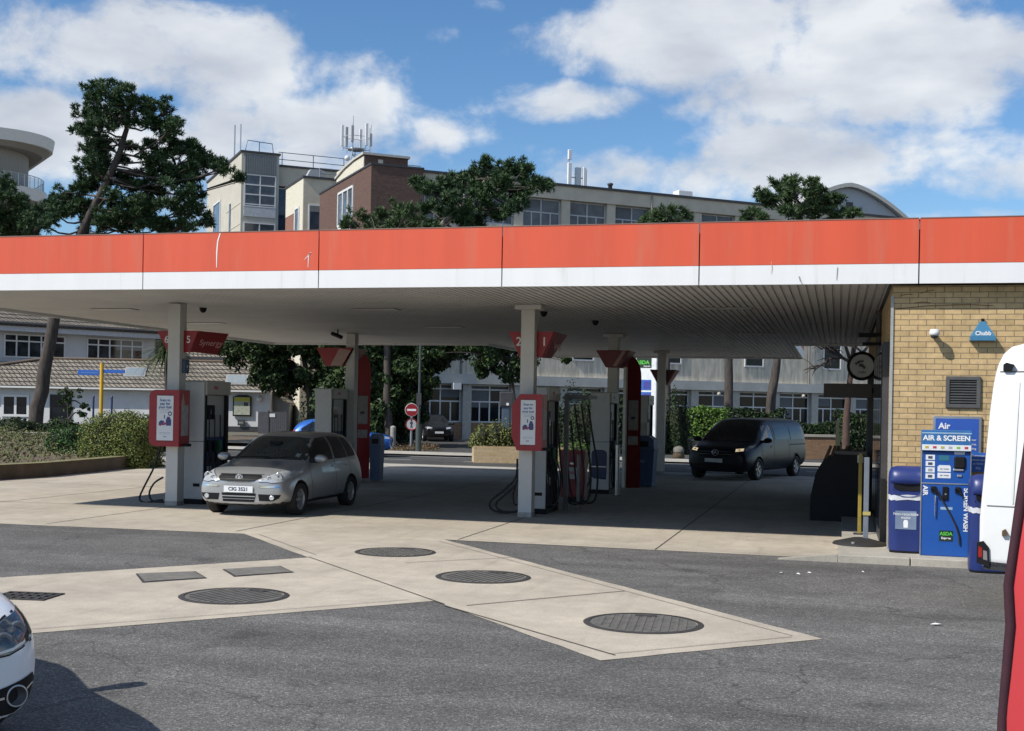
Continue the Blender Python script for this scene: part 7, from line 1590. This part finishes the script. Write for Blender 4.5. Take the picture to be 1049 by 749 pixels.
# hedges and plants beyond the road on the right
def hedge(label, px0, px1, d, h, leaf, n, size, seed, dep=1.4, name='hedge', grp='hedges beyond the road'):
    global RNG; RNG = np.random.default_rng(seed); a = CWpx(px0, d); w_ = (px1 - px0)/F*d; t = thing(name, label, 'hedge', (a.x, a.y, 0), YAW, grp)
    mb = MB(); mb.box(.1, w_ - .1, .2, dep - .2, 0, h*.86, bev=.1); mb.build('dark_core', mat('core_shade', (.018, .022, .010), .95), t)  # solid dark block painted as the shade inside the hedge
    x = RNG.uniform(0, w_, n); face = RNG.uniform(0, 1, n); z = np.where(face < .62, RNG.uniform(.05, h, n), h*RNG.uniform(.9, 1.04, n)); y = np.where(face < .62, RNG.uniform(-.08, .2, n), RNG.uniform(0, dep, n))
    bump = .06*h*(np.sin(x*1.7 + seed) + .6*np.sin(x*4.1 + 2*seed) + .4*np.sin(y*5)); z = np.maximum(z + bump*(z/h), .03); y = y - .12*np.sin(x*2.3 + z*2.)
    nn = np.stack([RNG.normal(size=n)*.5, np.where(face < .62, -1., 0) + RNG.normal(size=n)*.5, np.where(face < .62, .2, 1.) + RNG.normal(size=n)*.4], 1)
    leaf_mesh('foliage', np.stack([x, y, z], 1), nn, size, leaf, t, 'leaf'); return t
hedge('bright yellow-green clipped hedge behind the left side of the dark van', 705, 746, 58., 1.95, L_BRIGHT, 2600, .15, 31)
c = CWpx(694, 56.); shrub('tall dark shrub between the third post and the bright hedge', c, .62, .6, 2.6, L_DARK2, 3200, .13, seed=32, ragged=.3)
hedge('dark green hedge behind the roof of the dark van', 748, 808, 62., 2.0, L_DARK2, 3000, .17, 33)
hedge('dark lower hedge right of the dark van, below the bay windows', 806, 862, 60., 1.45, L_DARK2, 2600, .17, 34)
hedge('dark hedge beside the shop, behind the projecting signs', 862, 912, 50., 2.0, L_DARK2, 2400, .16, 35)
c = CWpx(596, 53.); shrub('dark ragged shrub seen between the pumps of the middle island', c, .95, .8, 2.6, L_DARK2, 4200, .13, seed=36, ragged=.3)
c = CWpx(577, 56.); shrub('dark shrub just right of the front middle post, beyond the road', c, .7, .7, 1.9, L_DARK2, 2600, .13, seed=38, ragged=.3)
hedge('dark leafy hedge along the long block behind the blue bin', 612, 668, 55., 2.3, L_DARK2, 2600, .16, 37)
c = CWpx(588, 44.); shrub('yellow-green low shrub seen through the middle island pumps', c, .8, .6, .85, L_BRIGHT, 1500, .08, seed=41)
for i, (px, hh, sd) in enumerate(((497, .75, 51), (513, .9, 52), (530, .85, 53), (548, .8, 54))):
    c = CWpx(px, 44.3); shrub(('bushy green shrub at the left end of the brick planter', 'taller bushy shrub left of the middle of the brick planter', 'bushy green shrub in the planter just left of the front middle post', 'bushy green shrub at the right end of the brick planter')[i], c, .55, .55, hh, L_SHRUB, 900, .09, seed=sd, z0=.55, group='shrubs in the brick planter', ragged=.25)
# loose ground plants in the bed and on the verge
def ground_cover(name, poly, z, n, size, leaf, seed, hmax, kind='stuff'):
    global RNG; RNG = np.random.default_rng(seed); xs_ = [p[0] for p in poly]; ys_ = [p[1] for p in poly]; P = []
    X = RNG.uniform(min(xs_), max(xs_), n*3); Y = RNG.uniform(min(ys_), max(ys_), n*3)
    for x, y in zip(X, Y):
        ins = False; j = len(poly) - 1
        for i in range(len(poly)):
            if (poly[i][1] > y) != (poly[j][1] > y) and x < (poly[j][0] - poly[i][0])*(y - poly[i][1])/(poly[j][1] - poly[i][1]) + poly[i][0]: ins = not ins
            j = i
        if ins: P.append((x, y))
        if len(P) >= n: break
    P = np.array(P); hgt = np.clip(.5 + .5*np.sin(P[:, 0]*1.3 + seed)*np.sin(P[:, 1]*1.1) + RNG.normal(size=len(P))*.2, .08, 1)*hmax
    zz = z + hgt*RNG.uniform(0, 1, len(P)); q_ = np.stack([RNG.normal(size=len(P))*.7, RNG.normal(size=len(P))*.7 - .3, np.ones(len(P))*.7], 1)
    o = leaf_mesh(name, np.column_stack([P, zz]), q_, size, leaf, None, 'leaf'); return o
o = ground_cover('ground_plants', [(-36, 22.2), (-23, 22.8), (-20.2, 25.4), (-20., 29.5), (-20.6, 32), (-23, 35.5), (-25.5, 39), (-27, 52), (-44, 54)], .3, 16000, .11, L_DRY, 61, .42); tag(o, 'dry low plants covering the bed behind the curved wall', 'ground cover', None, 'stuff')
vg = [CWpx(398, 53.2), CWpx(452, 54), CWpx(448, 60), CWpx(392, 60)]
o = ground_cover('verge_plants', [(p.x, p.y) for p in vg], .0, 1200, .12, mat_leaf('brown_litter', [(.10, .06, .035), (.17, .11, .06), (.09, .08, .03)]), 62, .25); tag(o, 'brown dry leaves on the verge by the bollard', 'ground cover', None, 'stuff')

# ------------------------------------------------------------------ sky, sun, camera
SUN_DIR = Vector((-.75, -.71, 1.0)).normalized()
w = bpy.data.worlds.new('World'); S.world = w; w.use_nodes = True; nt = w.node_tree; L = nt.links.new
bg = nt.nodes['Background']; bg.inputs['Strength'].default_value = .122
sky = nd(nt, 'ShaderNodeTexSky', sky_type='NISHITA'); sky.sun_disc = False
sky.sun_elevation = math.asin(SUN_DIR.z); sky.sun_rotation = math.atan2(SUN_DIR.x, SUN_DIR.y)
sky.air_density = 1.0; sky.dust_density = .15; sky.ozone_density = 4.5
tc = nd(nt, 'ShaderNodeTexCoord'); dv = tc.outputs['Generated']
n1 = nd(nt, 'ShaderNodeTexNoise', Scale=11., Detail=10., Roughness=.58, Distortion=.15); n2 = nd(nt, 'ShaderNodeTexNoise', Scale=3.2, Detail=6., Roughness=.6)
mp = nd(nt, 'ShaderNodeMapping'); mp.inputs['Scale'].default_value = (1, 1, 1.45); L(dv, mp.inputs[0])
L(mp.outputs[0], n1.inputs['Vector']); L(mp.outputs[0], n2.inputs['Vector'])
def mth(op, a, b=None, c=None):
    n = nd(nt, 'ShaderNodeMath', operation=op)
    for i, v in enumerate((a, b, c)):
        if v is None: continue
        if isinstance(v, (int, float)): n.inputs[i].default_value = v
        else: L(v, n.inputs[i])
    return n.outputs[0]
def dot(vec):
    n = nd(nt, 'ShaderNodeVectorMath', operation='DOT_PRODUCT'); L(dv, n.inputs[0]); n.inputs[1].default_value = vec; return n.outputs['Value']
# cumulus banks: (direction given by the photo position it was read from, half width, half height in px, weight)
BANKS = [(215, 62, 205, 62, 1.0), (60, 60, 130, 45, .55), (330, 115, 110, 75, .8), (30, 125, 75, 38, .95), (190, 150, 230, 62, .85), (466, 132, 52, 24, .75), (492, 112, 30, 18, .6), (575, 104, 78, 26, 1.0), (640, 98, 30, 16, .5),
         (665, 175, 120, 32, .62), (700, 40, 160, 55, 1.0), (760, 75, 80, 35, .6), (960, 60, 210, 80, 1.1), (900, 95, 120, 45, .8), (860, 160, 190, 46, .8), (780, 184, 170, 34, .7), (1010, 165, 120, 44, .75), (590, 212, 60, 24, .5), (985, 222, 70, 12, .7), (20, 20, 60, 40, .5), (390, 30, 70, 18, .25), (740, 110, 60, 24, .35)]
cover = None
for (px, py, sx, sy, wt) in BANKS:
    c = ray(px, py).normalized(); e1 = c.cross(Vector((0, 0, 1))).normalized(); e2 = e1.cross(c)
    a = mth('MULTIPLY', dot(e1), F/(sx*.86)); b = mth('MULTIPLY', dot(e2), F/(sy*.82))
    rr = mth('ADD', mth('MULTIPLY', a, a), mth('MULTIPLY', b, b))
    front = mth('GREATER_THAN', dot(c), 0.)
    v = mth('MULTIPLY', mth('MULTIPLY', mth('MAXIMUM', mth('SUBTRACT', 1., mth('MULTIPLY', rr, .55)), 0.), wt), front)
    cover = v if cover is None else mth('MAXIMUM', cover, v)
# elsewhere in the sky: scattered banks from broad noise
far = mth('MULTIPLY', mth('LESS_THAN', dot(FWD), .80), mth('MULTIPLY', mth('SUBTRACT', n2.outputs['Fac'], .42), 3.5))
cover = mth('MAXIMUM', cover, far)
fld = mth('ADD', mth('MULTIPLY', cover, .60), mth('MULTIPLY', mth('SUBTRACT', n1.outputs['Fac'], .5), 1.75))
mask = nd(nt, 'ShaderNodeMapRange', interpolation_type='SMOOTHSTEP'); mask.inputs[1].default_value = .10; mask.inputs[2].default_value = .50; L(fld, mask.inputs[0])
# thick parts of a cloud are greyer, thin edges and tops white
n3 = nd(nt, 'ShaderNodeTexNoise', Scale=8., Detail=7., Roughness=.5); mp3 = nd(nt, 'ShaderNodeMapping'); mp3.inputs['Location'].default_value = (0, 0, .035); mp3.inputs['Scale'].default_value = (1, 1, 2.6); L(dv, mp3.inputs[0]); L(mp3.outputs[0], n3.inputs['Vector'])
sh = nd(nt, 'ShaderNodeValToRGB'); sh.color_ramp.elements[0].position = .36; sh.color_ramp.elements[1].position = .66
CLOUD = 7.2
sh.color_ramp.elements[0].color = (.94, .97, 1., 1); sh.color_ramp.elements[1].color = (.60, .645, .73, 1)
L(n3.outputs['Fac'], sh.inputs[0])
sc = nd(nt, 'ShaderNodeVectorMath', operation='SCALE'); L(sh.outputs[0], sc.inputs[0]); sc.inputs['Scale'].default_value = CLOUD
mk = mth('MULTIPLY', mask.outputs[0], .93)
mx = nd(nt, 'ShaderNodeMix', data_type='RGBA'); L(mk, mx.inputs[0]); hs = nd(nt, 'ShaderNodeHueSaturation', Saturation=1.14, Value=1.02); L(sky.outputs[0], hs.inputs['Color']); L(hs.outputs[0], mx.inputs[6]); L(sc.outputs[0], mx.inputs[7])
L(mx.outputs[2], bg.inputs['Color'])
sd = bpy.data.lights.new('sun', 'SUN'); sd.energy = 4.5; sd.angle = R(.53); sd.color = (1., .955, .88)
so = bpy.data.objects.new('sun', sd); COL.objects.link(so); so.rotation_euler = SUN_DIR.to_track_quat('Z', 'Y').to_euler(); so.location = (-30, -30, 40)
cd = bpy.data.cameras.new('camera'); cam = bpy.data.objects.new('camera', cd); COL.objects.link(cam); S.camera = cam
cd.sensor_fit = 'HORIZONTAL'; cd.sensor_width = 36; cd.lens = F/1049*36; cd.clip_start = .1; cd.clip_end = 3000
cd.shift_x = .8/1049; cd.shift_y = 43.5/1049
cam.matrix_world = Matrix.Translation(EYE) @ Matrix.Rotation(YAW, 4, 'Z') @ Matrix.Rotation(R(90), 4, 'X') @ Matrix.Rotation(ROLL, 4, 'Z')
vs = S.view_settings; vs.view_transform = 'Standard'; vs.look = 'None'; vs.gamma = 1; vs.exposure = 0.08; vs.use_curve_mapping = False
S.display_settings.display_device = 'sRGB'
S.cycles.max_bounces = 8; S.cycles.diffuse_bounces = 1; S.cycles.use_denoising = True
